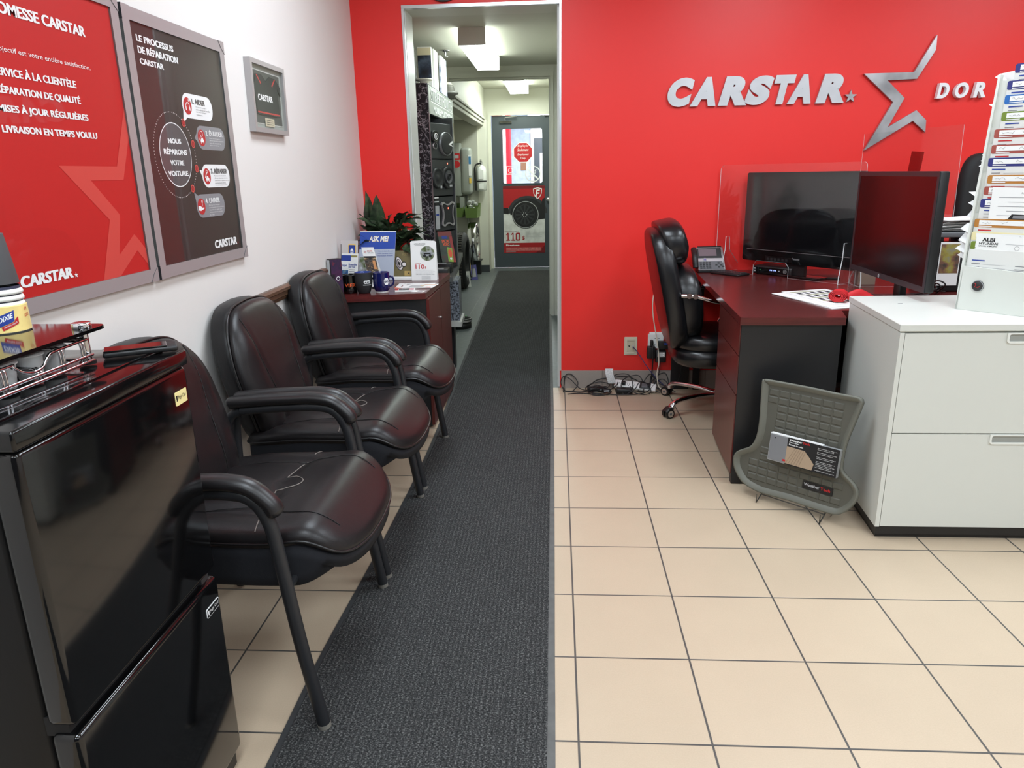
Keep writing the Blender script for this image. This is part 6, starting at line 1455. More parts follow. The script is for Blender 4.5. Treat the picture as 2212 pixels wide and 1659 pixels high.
m = MB(F); m.prism([(0.225, 0.55), (0.285, 0.55), (0.295, 0.665), (0.235, 0.67)], 0.003, 0.004, acrylic('smoky_tape', 0.4)); MATS['smoky_tape'].node_tree.nodes['Transparent BSDF'].inputs[0].default_value = (0.60, 0.48, 0.48, 1); m.build('tape', t, label='smoky strip of tape')
foot(F, 0.05, 0.2, 0.12, 0.035, t); foot(F, 0.44, 0.2, 0.12, 0.035, t)

# ---------------------------------------------------------------- desk things
t = thing('desk_phone', 'silver and black office phone at the back left of the desk', 'phone', (0.92, 4.52, DZ))
F = frame((0.862, 4.485, DZ), (0.99, 0.05, 0), (-0.03, 0.62, 0.78)); m = MB(frame((0.862, 4.485, DZ), (0.99, 0.05, 0), (-0.05, 0.99, 0))); m.box(0, 0, 0.0, 0.165, 0.09, 0.02, BLACK_PL, 0.004)
m.add([(0.01, 0.02, 0.02), (0.155, 0.02, 0.02), (0.155, 0.10, 0.15), (0.01, 0.10, 0.15), (0.01, 0.10, 0.02), (0.155, 0.10, 0.02)], [(0, 3, 4), (1, 5, 2), (3, 2, 5, 4)], BLACK_PL); m.build('base', t)
m = MB(F); m.box(0, 0.012, 0, 0.165, 0.175, 0.014, mat('phone_silver', (168, 160, 162), 0.4, 0.3), 0.006); m.build('face', t)
m = MB(F); m.rect(0.005, 0.095, 0.15, 0.165, mat('phone_black', (30, 30, 32), 0.3), 0.0148); m.rect(0.012, 0.11, 0.12, 0.158, mat('phone_lcd', (110, 92, 98), 0.3), 0.0152)
m.rect(0.005, 0.016, 0.155, 0.072, mat('phone_keys_panel', (88, 88, 92), 0.45), 0.0148); m.build('display', t)
m = MB(F)
for i in range(4):
    for j in range(4): m.box(0.012 + 0.018 * i, 0.021 + 0.0125 * j, 0.0148, 0.024 + 0.018 * i, 0.029 + 0.0125 * j, 0.017, BLACK_PL)
for a_, b_ in ((0.12, 0.028), (0.105, 0.042), (0.135, 0.042), (0.12, 0.056), (0.145, 0.03)): m.box(a_, b_, 0.0148, a_ + 0.012, b_ + 0.009, 0.017, BLACK_PL)
m.lathe([(0, 0.004), (0.011, 0.004), (0.013, 0)], INK_LT, (0.045, 0.083, 0.0148), 18); m.lathe([(0, 0.005), (0.007, 0.005), (0.008, 0)], mat('phone_purple', (130, 110, 170), 0.4), (0.045, 0.083, 0.0148), 14)
m.build('keypad', t)
m = MB(F); m.tube(smooth([(-0.015, 0.03, 0.012), (-0.018, 0.09, 0.03), (-0.015, 0.16, 0.014)], 5), 0.018, BLACK_PL, 10); m.build('handset', t)
t = thing('keyboard', 'thin black keyboard lying angled beside the phone', 'keyboard', (1.05, 4.43, DZ)); F = frame((0.985, 4.505, DZ), (0.62, -0.78, 0), (0.78, 0.62, 0.0)); m = MB(F); m.box(0, -0.075, 0.0, 0.205, 0.035, 0.012, BLACK_PL, 0.004); m.build('case', t)
m = MB(F)
for i in range(10):
    for j in range(4): m.box(0.008 + 0.019 * i, -0.066 + 0.022 * j, 0.0122, 0.023 + 0.019 * i, -0.049 + 0.022 * j, 0.016, DK_GREY)
m.build('keys', t)
t = thing('set_top_box', 'black set top box with small lit display under the television', 'set top box', (1.3, 4.3, DZ)); F = frame((1.165, 4.425, DZ), (0.70, -0.71, 0), (0.71, 0.70, 0)); m = MB(F); m.box(0, 0, 0.004, 0.25, 0.165, 0.052, BLACK_PL, 0.012, 3); m.box(0.02, 0.02, 0.0, 0.23, 0.14, 0.005, BLACK_PL); m.build('case', t)
m = MB(frame((1.165, 4.425, DZ), (0.70, -0.71, 0), (0, 0, 1))); m.rect(0.012, 0.014, 0.235, 0.044, BLACK_GLOSS, 0.0006); LCD = mat('blue_lcd', (150, 170, 255), 0.4, emit=1.2)
for k in range(4): m.rect(0.115 + 0.010 * k + (0.004 if k > 1 else 0), 0.027, 0.120 + 0.010 * k + (0.004 if k > 1 else 0), 0.034, LCD, 0.001)
m.ring(0.21, 0.029, 0.011, 0.0025, SILVER, 0.001); m.ring(0.21, 0.029, 0.005, 0.002, SILVER, 0.001)
for k in range(2): m.rect(0.012, 0.018 + 0.014 * k, 0.024, 0.026 + 0.014 * k, INK_LT, 0.001)
m.rect(0.05, 0.026, 0.058, 0.032, mat('green_led', (60, 140, 80), 0.5), 0.001); m.rect(0.17, 0.026, 0.178, 0.032, INK_LT, 0.001); m.build('front_panel', t)
m = MB(frame((1.41, 4.17, DZ), (0.75, -0.1, 0), (0.2, 0.9, 0))); m.box(0, 0, 0, 0.17, 0.12, 0.012, BLACK_PL, 0.004); m.build('dark_tablet', label='flat black slab on the desk right of the set top box', cat='tablet')
def sheet(z, x, y, a, w, h, label, fn=None, th=0.0025, mt=PAPER):
    F = frame((x, y, DZ + z), (math.cos(a), math.sin(a), 0), (-math.sin(a), math.cos(a), 0)); m = MB(F); m.box(0, 0, 0, w, h, th, mt)
    if fn: fn(m, th + 0.0006)
    return m.build('catalogue_sheet', label=label, cat='sheet', group='catalogue sheets on the desk')
OLV = mat('olive_band', (160, 166, 70), 0.5)
def tires_fn(m, z):
    for r in range(4):
        y = 0.04 + 0.085 * r
        m.rect(0.02, y + 0.058, 0.22, y + 0.066, OLV, z)
        for c in range(5): m.flat([(0.03 + 0.04 * c, y), (0.052 + 0.04 * c, y), (0.056 + 0.04 * c, y + 0.045), (0.036 + 0.04 * c, y + 0.045)], mat('tire_picture', (64, 68, 76), 0.5), z); m.rect(0.03 + 0.04 * c, y - 0.012, 0.05 + 0.04 * c, y - 0.008, INK_GREY, z)
sheet(0.0, 1.215, 3.245, 0.86 - PI / 2 + PI / 2 - 0.55, 0.27, 0.42, 'lowest white catalogue sheet under the pile on the desk')
sheet(0.003, 1.21, 3.27, 0.34, 0.26, 0.42, 'middle white catalogue sheet sticking out below the tire page')
sheet(0.006, 1.245, 3.315, 0.30, 0.25, 0.40, 'top catalogue sheet with rows of tires and olive bands', tires_fn)
m = MB(frame((1.345, 3.385, DZ + 0.042), (0.5, 0.86, 0), (0, 0, 1))); RED_STRAP = mat('red_strap_fabric', (206, 34, 40), 0.6, bump=(300, 0.3, 0.001))
sp = []
for k in range(120):
    a_ = k * 2 * PI / 24; r = 0.010 + 0.024 * k / 120; sp.append((1.25 * r * math.cos(a_), 0.85 * r * math.sin(a_)))
inn = [(p[0] * (1 - 0.0035 / max(0.006, math.hypot(*p))), p[1] * (1 - 0.0035 / max(0.006, math.hypot(*p)))) for p in sp]
m.M = frame((1.29, 3.385, DZ + 0.0395), (0.86, -0.5, 0), (0, 0, 1)); k = len(sp)
vs = [(p[0], p[1], z) for z in (-0.03, 0.03) for p in sp] + [(p[0], p[1], z) for z in (-0.03, 0.03) for p in inn]
fs = []
for i in range(k - 1): fs += [(i, i + 1, k + i + 1, k + i), (2 * k + i, 3 * k + i, 3 * k + i + 1, 2 * k + i + 1), (i, 2 * k + i, 2 * k + i + 1, i + 1), (k + i, k + i + 1, 3 * k + i + 1, 3 * k + i)]
m.add(vs, fs, RED_STRAP, False)
m.tube(smooth([(0.03, -0.01, -0.02), (0.07, 0.01, -0.05), (0.10, 0.0, -0.07), (0.13, -0.02, -0.085)], 5), 0.016, RED_STRAP, 8, ry=0.005)
m.build('strap_roll', label='rolled red strap lying on the catalogue sheets', cat='strap')
# white clutter behind the monitor
for k, (x, z, l) in enumerate(((1.865, 0.0, 'lowest pile of loose white papers behind the wide monitor'), (1.875, 0.03, 'upper pile of loose white papers behind the wide monitor'))):
    m = MB(); r3 = random.Random(k)
    for i in range(6):
        F = frame((x + r3.uniform(-0.015, 0.015), 3.70 + r3.uniform(-0.02, 0.02), 1.06 + z + 0.004 * i), (1, r3.uniform(-0.15, 0.15), r3.uniform(-0.02, 0.06)), (r3.uniform(-0.1, 0.1), 1, 0)); m.M = F; m.box(0, 0, 0, 0.24, 0.22, 0.0015, PAPER)
    m.build('paper_pile', label=l, cat='papers')
t = thing('desk_organiser', 'black desk organiser with papers behind the wide monitor', 'organiser', (1.98, 3.8, DZ))
m = MB(); m.box(1.86, 3.69, DZ, 2.15, 3.95, 0.99, BLACK_PL, 0.01); m.box(1.84, 3.68, 1.03, 2.15, 3.95, 1.055, GREY_PL, 0.004); m.box(1.86, 3.7, 0.99, 1.88, 3.95, 1.04, BLACK_PL); m.box(2.13, 3.7, 0.99, 2.15, 3.95, 1.04, BLACK_PL); m.build('tray', t)
m = MB(red_front(3.672)); m.rect(1.855, 0.80, 1.955, 1.01, PAPER, 0.0); m.rect(1.86, 0.86, 1.95, 1.0, photo_mat('tan_photo_print', [(60, 56, 50), (120, 84, 66), (150, 140, 60), (130, 130, 126)], 18), 0.001); m.build('photo_card', t)
m = MB(); 
for i in range(5): m.tube(smooth([(1.72 + 0.03 * i, 3.62, DZ + 0.006), (1.76 + 0.02 * i, 3.55, DZ + 0.01 + 0.012 * i), (1.82, 3.60, DZ + 0.02 + 0.012 * i), (1.90 - 0.02 * i, 3.66, DZ + 0.006)], 6), 0.0035, BLACK_PL, 6)
m.build('cable_bundle', label='bundle of black cables under the wide monitor', cat='cables')
m = MB(); m.box(1.60, 3.96, DZ, 1.69, 4.02, DZ + 0.07, mat('tan_box', (150, 128, 112), 0.6)); m.build('small_box', label='small tan box under the left edge of the wide monitor', cat='box')

# ---------------------------------------------------------------- white filing cabinet
t = thing('filing_cabinet', 'white two drawer filing cabinet with black plinth beside the desk', 'cabinet', (1.75, 2.88, 0))
WC = frame((1.207, 2.577, 0), (1, -0.004, 0), (0.09, 0.996, 0)); CW, CD = 1.12, 0.605
m = MB(WC); m.box(0.012, 0.02, 0.0, CW - 0.012, CD - 0.02, 0.052, BLACK_PL); m.box(0.006, 0.008, 0.018, CW - 0.006, CD, 0.052, BLACK_PL); m.build('plinth', t)
m = MB(WC); m.box(0.0, 0.018, 0.052, CW, CD, 0.808, CAB_WHITE); m.box(0.0, 0.0, 0.052, 0.016, 0.018, 0.803, CAB_WHITE); m.build('body', t)
m = MB(WC); m.box(-0.004, -0.004, 0.808, CW, CD + 0.004, 0.834, CAB_WHITE, 0.002, 1); m.build('top', t)
HANDLE = mat('white_handle', (226, 228, 222), 0.35); REC = mat('handle_recess', (150, 152, 146), 0.5)
for z0, z1 in ((0.430, 0.801), (0.054, 0.425)):
    m = MB(WC @ frame((0, 0, 0), (1, 0, 0), (0, 0, 1))); m.prism([(0.018, z0), (CW - 0.004, z0), (CW - 0.004, z1), (0.018, z1)], -0.0175, 0.0, CAB_WHITE); d_ = m.build('drawer', t)
    m = MB(WC @ frame((0, 0, 0), (1, 0, 0), (0, 0, 1))); hx0, hx1 = 0.362, 0.70
    m.prism([(hx0, z1 + 0.001), (hx0, z1 - 0.02)] + [(hx0 + 0.012 - 0.012 * math.cos(math.radians(q)), z1 - 0.024 - 0.012 * math.sin(math.radians(q))) for q in range(0, 91, 18)] + [(hx1 - 0.012 + 0.012 * math.sin(math.radians(q)), z1 - 0.024 - 0.012 * math.cos(math.radians(q))) for q in range(0, 91, 18)] + [(hx1, z1 - 0.02), (hx1, z1 + 0.001)], 0.0, 0.006, HANDLE, [rrect(hx0 + 0.007, z1 - 0.029, hx1 - 0.007, z1 - 0.004, 0.006)])
    m.rect(hx0 + 0.006, z1 - 0.03, hx1 - 0.006, z1 - 0.004, REC, 0.0006); m.build('handle', d_)
m = MB(); m.box(1.375, 2.985, 0.8342, 1.392, 2.99, 0.8348, INK_GREY); m.build('mark', t)

# ---------------------------------------------------------------- file rack with folders
ZR = 0.8345
RD = Vector((0.663, -0.749, 0)); RN = Vector((-0.749, -0.663, 0))
RO = Vector((1.534, 2.867, ZR))
RF = frame(RO, RD, (0, 0, 1)); RW = 0.34
t = thing('file_rack', 'tall white sloping file rack packed with folders on the filing cabinet', 'file rack', tuple(RO))
m = MB(RF)
m.prism([(0, 0), (RW, 0), (RW, 0.15), (0.008, 0.165)], -0.012, 0.0, CAB_WHITE); m.build('front_panel', t)
m = MB(RF @ Matrix(((0, 0, 1, 0), (0, 1, 0, 0), (-1, 0, 0, 0), (0, 0, 0, 1)))) 
for s in (0, 1):
    m.M = RF @ Matrix(((0, 0, 1, s * (RW - 0.008)), (0, 1, 0, 0), (-1, 0, 0, 0), (0, 0, 0, 1)))
    m.prism([(0.0, 0.0), (0.21, 0.0), (0.21, 0.14), (0.030, 0.16), (0.100, 0.84), (0.072, 0.84), (0.0, 0.16)], 0.0, 0.008, CAB_WHITE)
m.build('side_panel', t)
m = MB(RF); m.box(0.008, 0.0, -0.20, RW - 0.008, 0.006, -0.012, CAB_WHITE); m.box(0.008, 0.006, -0.20, RW - 0.008, 0.80, -0.195, CAB_WHITE)
tops = [1.705, 1.650, 1.602, 1.545, 1.487, 1.433, 1.388, 1.328, 1.288, 1.243, 1.172, 1.125, 1.090, 1.062]
def offs(i): return -0.0155 - 0.0046 * (13 - i)
for i, zt in enumerate(tops):
    o_ = offs(i) - 0.0024
    m.box(0.008, max(0.01, zt - ZR - 0.30), o_ - 0.0008, RW - 0.008, zt - ZR - 0.05, o_, CAB_WHITE)
m.build('divider', t)
m = MB(RF); m.lathe([(0, 0.006), (0.017, 0.006), (0.0205, 0.003), (0.021, 0.0)], mat('badge_black', (40, 38, 38), 0.4), (0.067, 0.095, 0.0005), 28); m.ring(0.067, 0.095, 0.0205, 0.002, INK_LT, 0.005)
m.tube([(0.058, 0.105, 0.0072), (0.064, 0.098, 0.0072), (0.058, 0.092, 0.0072), (0.067, 0.090, 0.0072), (0.076, 0.095, 0.0072), (0.070, 0.088, 0.0072)], 0.0012, INK_RED, 5); m.build('button', t)
FC = {'navy': mat('folder_navy', (44, 48, 118), 0.5), 'blue': mat('folder_blue', (36, 104, 178), 0.5), 'olive': mat('folder_olive', (112, 134, 46), 0.5), 'rust': mat('folder_rust', (160, 76, 66), 0.5), 'orange': mat('folder_orange', (182, 122, 52), 0.5), 'cream': mat('folder_cream', (238, 226, 176), 0.5), 'white': PAPER}
FBODY = mat('folder_grey_white', (222, 222, 218), 0.5)
seq = ['navy', 'navy', 'blue', 'olive', 'rust', 'rust', 'navy', 'orange', 'rust', 'navy', 'orange', 'cream', 'olive', 'white']
ordw = ['topmost navy-edged', 'second from top navy-edged', 'bright blue-edged', 'upper olive-edged', 'upper rust-edged', 'second rust-edged', 'halfway-up navy-edged', 'upper orange-edged', 'rust-edged, half covered by the car print,', 'low navy-edged', 'low orange-edged', 'cream', 'low olive-edged', 'lowest, plain white']
for i, (zt, c) in enumerate(zip(tops, seq)):
    o_ = offs(i); h = 0.19 if i else 0.24; zt2 = zt - ZR; nb = max(0.012, zt2 - h)
    ft = thing('file_folder', ordw[i].strip(',') .replace(',', ',') + ' file folder in the white rack', 'folder', tuple(RO + RN * o_ + Vector((0, 0, nb))), group='customer folders in the white file rack')
    ft['label'] = ('%s file folder in the white file rack' % ordw[i]).replace(', file', ', file')
    m = MB(RF); x0 = 0.030 if i < 4 else 0.02
    x0 = [0.05, 0.035, 0.035, 0.035, 0.022, 0.022, 0.02, 0.028, 0.024, 0.020, 0.012, 0.010, 0.014, 0.012][i]
    m.prism(rrect(x0, nb, RW - 0.012, zt2, 0.006, 3), o_ - 0.0016, o_, FBODY)
    col = FC[c]
    m.prism(rrect(x0, zt2 - 0.030, RW - 0.012, zt2 + 0.0005, 0.006, 3), o_ - 0.0018, o_ + 0.0005, col) if c != 'white' else None
    m.build('cover', ft)
    m = MB(RF)
    if c != 'white':
        m.rect(x0 + 0.016, zt2 - 0.021, RW - 0.02, zt2 - 0.004, PAPER, o_ + 0.0012); m.rect(x0 + 0.016, zt2 - 0.027, x0 + 0.06, zt2 - 0.0245, PAPER, o_ + 0.0012)
        r3 = random.Random(i * 13 + 1)
        for wd in range(4):
            px = x0 + 0.024 + 0.065 * wd; n = r3.randint(5, 9)
            m.tube([(px + 0.005 * k, zt2 - 0.0125 + r3.uniform(-0.005, 0.005), o_ + 0.0016) for k in range(n)], 0.0005, INK_GREY, 3, caps=False)
    for r in range(3):
        yy = zt2 - 0.042 - 0.012 * r
        m.rect(x0 + 0.016, yy, x0 + (0.06 if r == 0 else 0.045), yy + (0.004 if r == 0 else 0.0025), [INK_BLUE, INK_RED][c in ('rust', 'orange')] if r == 0 else INK_GREY, o_ + 0.0012)
        if r: m.rect(x0 + 0.055, yy, x0 + 0.13, yy + 0.001, INK_LT, o_ + 0.0012); m.rect(x0 + 0.16, yy, x0 + 0.19, yy + 0.0025, INK_GREY, o_ + 0.0012)
    if i == 13:
        for r in range(5): m.rect(x0 + 0.016, zt2 - 0.07 - 0.011 * r, x0 + 0.19 - 0.03 * (r % 2), zt2 - 0.0685 - 0.011 * r, INK_GREY, o_ + 0.0012)
    m.build('label', ft)
    if i in (0, 2, 4, 5, 6, 8, 9, 10, 11):
        m = MB(RF); r3 = random.Random(i)
        for k in range(2 if i < 8 else 3):
            a0 = zt2 - 0.05 - 0.03 * k; ln = r3.uniform(0.018, 0.04) + (0.03 if i in (8, 10, 11) else 0)
            m.add([(0.06, a0 - 0.03, o_ - 0.0018 - 0.0001 * k), (-ln, a0 + r3.uniform(-0.012, 0.03), o_ - 0.07 - 0.004 * k), (-ln * 0.6, a0 + 0.03, o_ - 0.07 - 0.004 * k), (0.06, a0 + 0.03, o_ - 0.0018 - 0.0001 * k)], [(0, 1, 2, 3)], PAPER)
        m.build('loose_sheet', ft)
m = MB(RF); o_ = offs(9) + 0.0022
m.prism([(0.055, 0.30), (RW - 0.01, 0.285), (RW - 0.01, 0.445), (0.055, 0.452)], o_, o_ + 0.0012, PAPER); z_ = o_ + 0.0018
m.text('RAPPORT DE DOMMAGES', 0.15, 0.428, 0.13, 0.006, INK_GREY, z_)
for k in range(5): m.rect(0.08 + 0.03 * (k % 2), 0.415 - 0.016 * k, 0.24 - 0.02 * (k % 3), 0.4165 - 0.016 * k, INK_GREY, z_)
cx = 0.155; m.flat([(cx - 0.05, 0.318), (cx + 0.05, 0.316), (cx + 0.052, 0.334), (cx + 0.034, 0.340), (cx + 0.026, 0.356), (cx - 0.026, 0.357), (cx - 0.036, 0.341), (cx - 0.052, 0.336)], INK, z_); m.flat([(cx - 0.047, 0.320), (cx + 0.047, 0.318), (cx + 0.048, 0.332), (cx - 0.048, 0.334)], PAPER, z_ + 0.0004); m.flat([(cx - 0.022, 0.343), (cx + 0.022, 0.342), (cx + 0.02, 0.352), (cx - 0.02, 0.353)], INK_GREY, z_ + 0.0004); m.rect(cx - 0.03, 0.318, cx + 0.03, 0.326, INK, z_ + 0.0008)
m.build('car_print', label='white printed sheet with a small car drawing in the file rack', cat='sheet')
m = MB(RF); o_ = offs(12) + 0.0022
m.prism([(0.035, 0.215), (RW - 0.01, 0.205), (RW - 0.01, 0.272), (0.03, 0.285)], o_, o_ + 0.001, PAPER); z_ = o_ + 0.0016
m.text('ALBI', 0.052, 0.258, 0.042, 0.013, INK, z_, 0.05); m.text('HYUNDAI', 0.043, 0.246, 0.062, 0.009, INK, z_, 0.02); m.text('LAVAL VIMONT', 0.043, 0.2385, 0.062, 0.005, INK, z_, 0.02)
m.rect(0.13, 0.25, 0.19, 0.2515, INK_LT, z_); m.rect(0.045, 0.222, 0.15, 0.2235, INK_LT, z_); m.ring(0.168, 0.238, 0.008, 0.001, INK_GREY, z_, n=20)
m.build('letterhead_sheet', label='white letterhead sheet with black heading low in the file rack', cat='sheet')

# ---------------------------------------------------------------- cargo mat on its wire easel
MAT_RUB = mat('olive_grey_rubber', (86, 85, 76), 0.6, bump=(400, 0.25, 0.0006))
MAT_RIM = mat('olive_grey_rim', (104, 104, 94), 0.55)
S = 0.985
mo = [(-0.067, 0.496), (-0.058, 0.506), (-0.038, 0.509), (0.134, 0.512), (0.246, 0.51), (0.334, 0.511), (0.353, 0.499), (0.354, 0.478), (0.336, 0.396), (0.32, 0.312), (0.319, 0.231), (0.33, 0.202), (0.373, 0.172), (0.395, 0.141), (0.394, 0.103), (0.369, 0.057), (0.332, 0.026), (0.278, 0.021), (0.202, 0.021), (0.122, 0.022), (0.041, 0.017), (-0.022, 0.018), (-0.091, 0.038), (-0.136, 0.088), (-0.148, 0.134), (-0.137, 0.165), (-0.107, 0.187), (-0.074, 0.209), (-0.056, 0.254), (-0.053, 0.322), (-0.06, 0.408)]
mo = [(p[0] * S, p[1] * S) for p in [(q[0], q[1]) for q in smooth([(a_, b_, 0) for a_, b_ in mo], 3, True)]]
th8 = math.radians(8); MD = Vector((0.722, -0.692, 0)); MN = Vector((-0.692, -0.722, 0))
MF = frame((0.872, 2.911, 0.0205), MD, Vector((0, 0, 1)) * math.cos(th8) - MN * math.sin(th8))
t = thing('cargo_mat', 'grey rubber cargo mat propped up on a wire easel against the desk corner', 'car mat', (0.95, 2.87, 0))
def inset(poly, d):
    n = len(poly); out = []
    for i in range(n):
        a_ = Vector(poly[i - 1]); b_ = Vector(poly[i]); c_ = Vector(poly[(i + 1) % n]); e = (c_ - a_).normalized(); nn = Vector((e.y, -e.x)); out.append(tuple(b_ + nn * d))
    return out
i1 = inset(mo, 0.006); ar = sum(mo[i - 1][0] * mo[i][1] - mo[i][0] * mo[i - 1][1] for i in range(len(mo)))
sg = -1 if ar < 0 else 1
L0, L1, L2 = mo, inset(mo, -0.007 * -sg if False else (0.007 if ar < 0 else -0.007)), inset(mo, 0.024 if ar < 0 else -0.024)
m = MB(MF); k = len(mo)
vs = [(p[0], p[1], -0.004) for p in L0] + [(p[0], p[1], 0.010) for p in L0] + [(p[0], p[1], 0.011) for p in L1] + [(p[0], p[1], -0.006) for p in L2]
fs = []
for r in range(3):
    for i in range(k): fs.append((r * k + i, r * k + (i + 1) % k, (r + 1) * k + (i + 1) % k, (r + 1) * k + i))
m.add(vs, fs, MAT_RIM, True); m.build('rim', t)
m = MB(MF); m.flat(L2, MAT_RUB, -0.006); m.flat(L0, MAT_RUB, -0.007)
def inside(x, y, P):
    c = False; j = len(P) - 1
    for i in range(len(P)):
        if (P[i][1] > y) != (P[j][1] > y) and x < (P[j][0] - P[i][0]) * (y - P[i][1]) / (P[j][1] - P[i][1]) + P[i][0]: c = not c
        j = i
    return c
pw, ph = 0.0455, 0.0315
for r in range(-1, 18):
    for c_ in range(-5, 11):
        x0 = c_ * pw + 0.012 + 0.0025 * r * 0.0; y0 = r * ph + 0.028
        x1, y1 = x0 + pw - 0.004, y0 + ph - 0.0035
        cs = [(x0, y0), (x1, y0), (x1, y1), (x0, y1)]
        if not all(inside(a_, b_, L2) for a_, b_ in cs): continue
        if 0.155 < (x0 + x1) / 2 < 0.315 and 0.082 < (y0 + y1) / 2 < 0.130: continue
        g = 0.004
        m.add([(a_, b_, -0.0058) for a_, b_ in cs] + [(x0 + g, y0 + g, -0.0025), (x1 - g, y0 + g, -0.0025), (x1 - g, y1 - g, -0.0025), (x0 + g, y1 - g, -0.0025)], [(4, 5, 6, 7), (0, 1, 5, 4), (1, 2, 6, 5), (2, 3, 7, 6), (3, 0, 4, 7)], MAT_RUB)
m.build('tray', t)
BADGE = mat('mat_badge', (26, 26, 27), 0.4)
m = MB(MF); m.prism(rrect(0.168, 0.090, 0.292, 0.121, 0.002), -0.0058, -0.001, BADGE); m.text('Weather', 0.174, 0.102, 0.066, 0.0125, INK_LT, -0.0004, 0.03); m.text('Tech', 0.243, 0.102, 0.040, 0.0125, INK_RED, -0.0004, 0.03); m.rect(0.194, 0.0945, 0.25, 0.0965, DK_GREY, -0.0004); m.build('badge', t, label='black badge with white and red lettering')
t = thing('brochure_box', 'silver and black brochure box fixed across the grey cargo mat', 'brochure box', (1.0, 2.8, 0.2))
BS = frame((0.0, 0, 0), (1, 0, 0), (0, 1, 0)); BFm = MF @ Matrix.Translation((0.020, 0.176, 0.012)); bw, bh = 0.288, 0.113
m = MB(BFm); m.box(0, 0, 0, bw, bh, 0.022, mat('box_silver_card', (176, 178, 180), 0.35, 0.3)); m.box(0.0, bh, 0.004, bw * 0.76, bh + 0.004, 0.021, INK_WHITE); m.build('box', t)
m = MB(BFm); z_ = 0.0226
m.rect(0.076, 0.0, bw, bh, INK, z_); m.flat([(0.002, 0.004), (0.19, 0.004), (0.195, 0.03), (0.175, 0.052), (0.150, 0.074), (0.076, 0.076)], mat('tan_mat_picture', (170, 148, 124), 0.5), z_ + 0.0005); m.rect(0.002, 0.004, 0.076, bh - 0.004, mat('grey_mat_picture', (140, 142, 146), 0.4, 0.3), z_ + 0.0008)
for k in range(9): m.flat([(0.08 + 0.011 * k, 0.006), (0.082 + 0.011 * k, 0.006), (0.112 + 0.009 * k, 0.072), (0.110 + 0.009 * k, 0.072)], mat('tan_mat_line', (140, 120, 98), 0.5), z_ + 0.0008) if 0.112 + 0.009 * k < 0.165 else None
m.text('Weather', 0.083, 0.100, 0.054, 0.0085, INK_WHITE, z_ + 0.0008, 0.03); m.text('Tech', 0.1385, 0.100, 0.030, 0.0085, INK_RED, z_ + 0.0008, 0.03); m.text('Cargo Liners', 0.083, 0.091, 0.042, 0.0065, INK_WHITE, z_ + 0.0008, 0.03); m.text('Plateaux de coffre', 0.083, 0.082, 0.060, 0.0065, INK_WHITE, z_ + 0.0008, 0.03)
for p_, n_ in ((0.098, 2), (0.081, 2), (0.062, 2), (0.044, 5)):
    for k in range(n_): m.text('Laser measured for your vehicle to fit', 0.202, p_ - 0.0062 * k, 0.076 - 0.012 * (k % 2), 0.0042, INK_WHITE, z_ + 0.0008, 0.01, res=1)
m.text('weathertech.com / service', 0.202, 0.008, 0.078, 0.004, INK_WHITE, z_ + 0.0008, 0, res=1)
m.flat(disc(0.022, 0.098, 0.003, 10), INK, z_ + 0.0012); m.rect(0.066, 0.010, 0.078, 0.018, INK_RED, z_ + 0.0012)
m.build('front_print', t)
m = MB()
t = thing('wire_easel', 'thin grey wire easel holding up the cargo mat', 'easel', (0.98, 2.83, 0)); WIRE = mat('grey_wire', (110, 110, 106), 0.4, 0.8)
for q in (0.0, 0.275):
    a_ = Vector((0.872, 2.911, 0)) + MD * q
    f_ = a_ + MN * 0.035
    m.tube([tuple(f_ + Vector((0, 0, 0.040))), tuple(f_ + Vector((0, 0, 0.003))), tuple(a_ - MN * 0.003 + Vector((0, 0, 0.026))), tuple(a_ - MN * 0.035 + Vector((0, 0, 0.05))), tuple(a_ - MN * 0.055 + Vector((0, 0, 0.25)))], 0.0025, WIRE, 8)
    m.tube([tuple(a_ - MN * 0.035 + Vector((0, 0, 0.05))), tuple(a_ - MN * 0.075 + Vector((0, 0, 0.003)))], 0.0025, WIRE, 8)
a_ = Vector((0.872, 2.911, 0.028)) - MN * 0.004; m.tube([tuple(a_), tuple(a_ + MD * 0.275)], 0.0025, WIRE, 8)
m.build('wire', t)

# ---------------------------------------------------------------- outlets, plugs and cords
WALLY = BY - 0.001
t = thing('wall_outlet', 'beige phone and data wall plate with one blue cord plugged in', 'outlet', (0.479, BY, 0.22))
m = MB(red_front(WALLY)); m.prism(rrect(0.438, 0.223, 0.521, 0.341, 0.004), 0, 0.006, BEIGE_PL); m.prism(rrect(0.455, 0.248, 0.504, 0.318, 0.002), 0.006, 0.008, mat('outlet_insert', (200, 192, 168), 0.4)); m.prism(rrect(0.455, 0.318, 0.504, 0.332, 0.001), 0.006, 0.0105, BEIGE_PL); m.prism(rrect(0.455, 0.232, 0.504, 0.246, 0.001), 0.006, 0.0105, BEIGE_PL); m.flat([(0.464, 0.281), (0.470, 0.276), (0.476, 0.281), (0.476, 0.286), (0.464, 0.286)], INK, 0.0086); m.build('plate', t)
m = MB(); m.box(0.486, WALLY - 0.03, 0.276, 0.498, WALLY - 0.008, 0.288, mat('jack_clear', (180, 180, 180), 0.3)); m.build('jack', t)
t = thing('wall_outlet', 'white wall outlet crowded with black plugs beside the office chair', 'outlet', (0.63, BY, 0.24))
m = MB(red_front(WALLY)); m.prism(rrect(0.588, 0.27, 0.685, 0.362, 0.004), 0, 0.022, WHITE_PL); m.prism([(0.596, 0.362), (0.675, 0.362), (0.675, 0.372), (0.596, 0.372)], 0, 0.014, WHITE_PL)
for a_, b_ in ((0.632, 0.335), (0.656, 0.335), (0.632, 0.298)): m.flat(disc(a_, b_, 0.003, 8), INK, 0.0226)
m.build('tap', t)
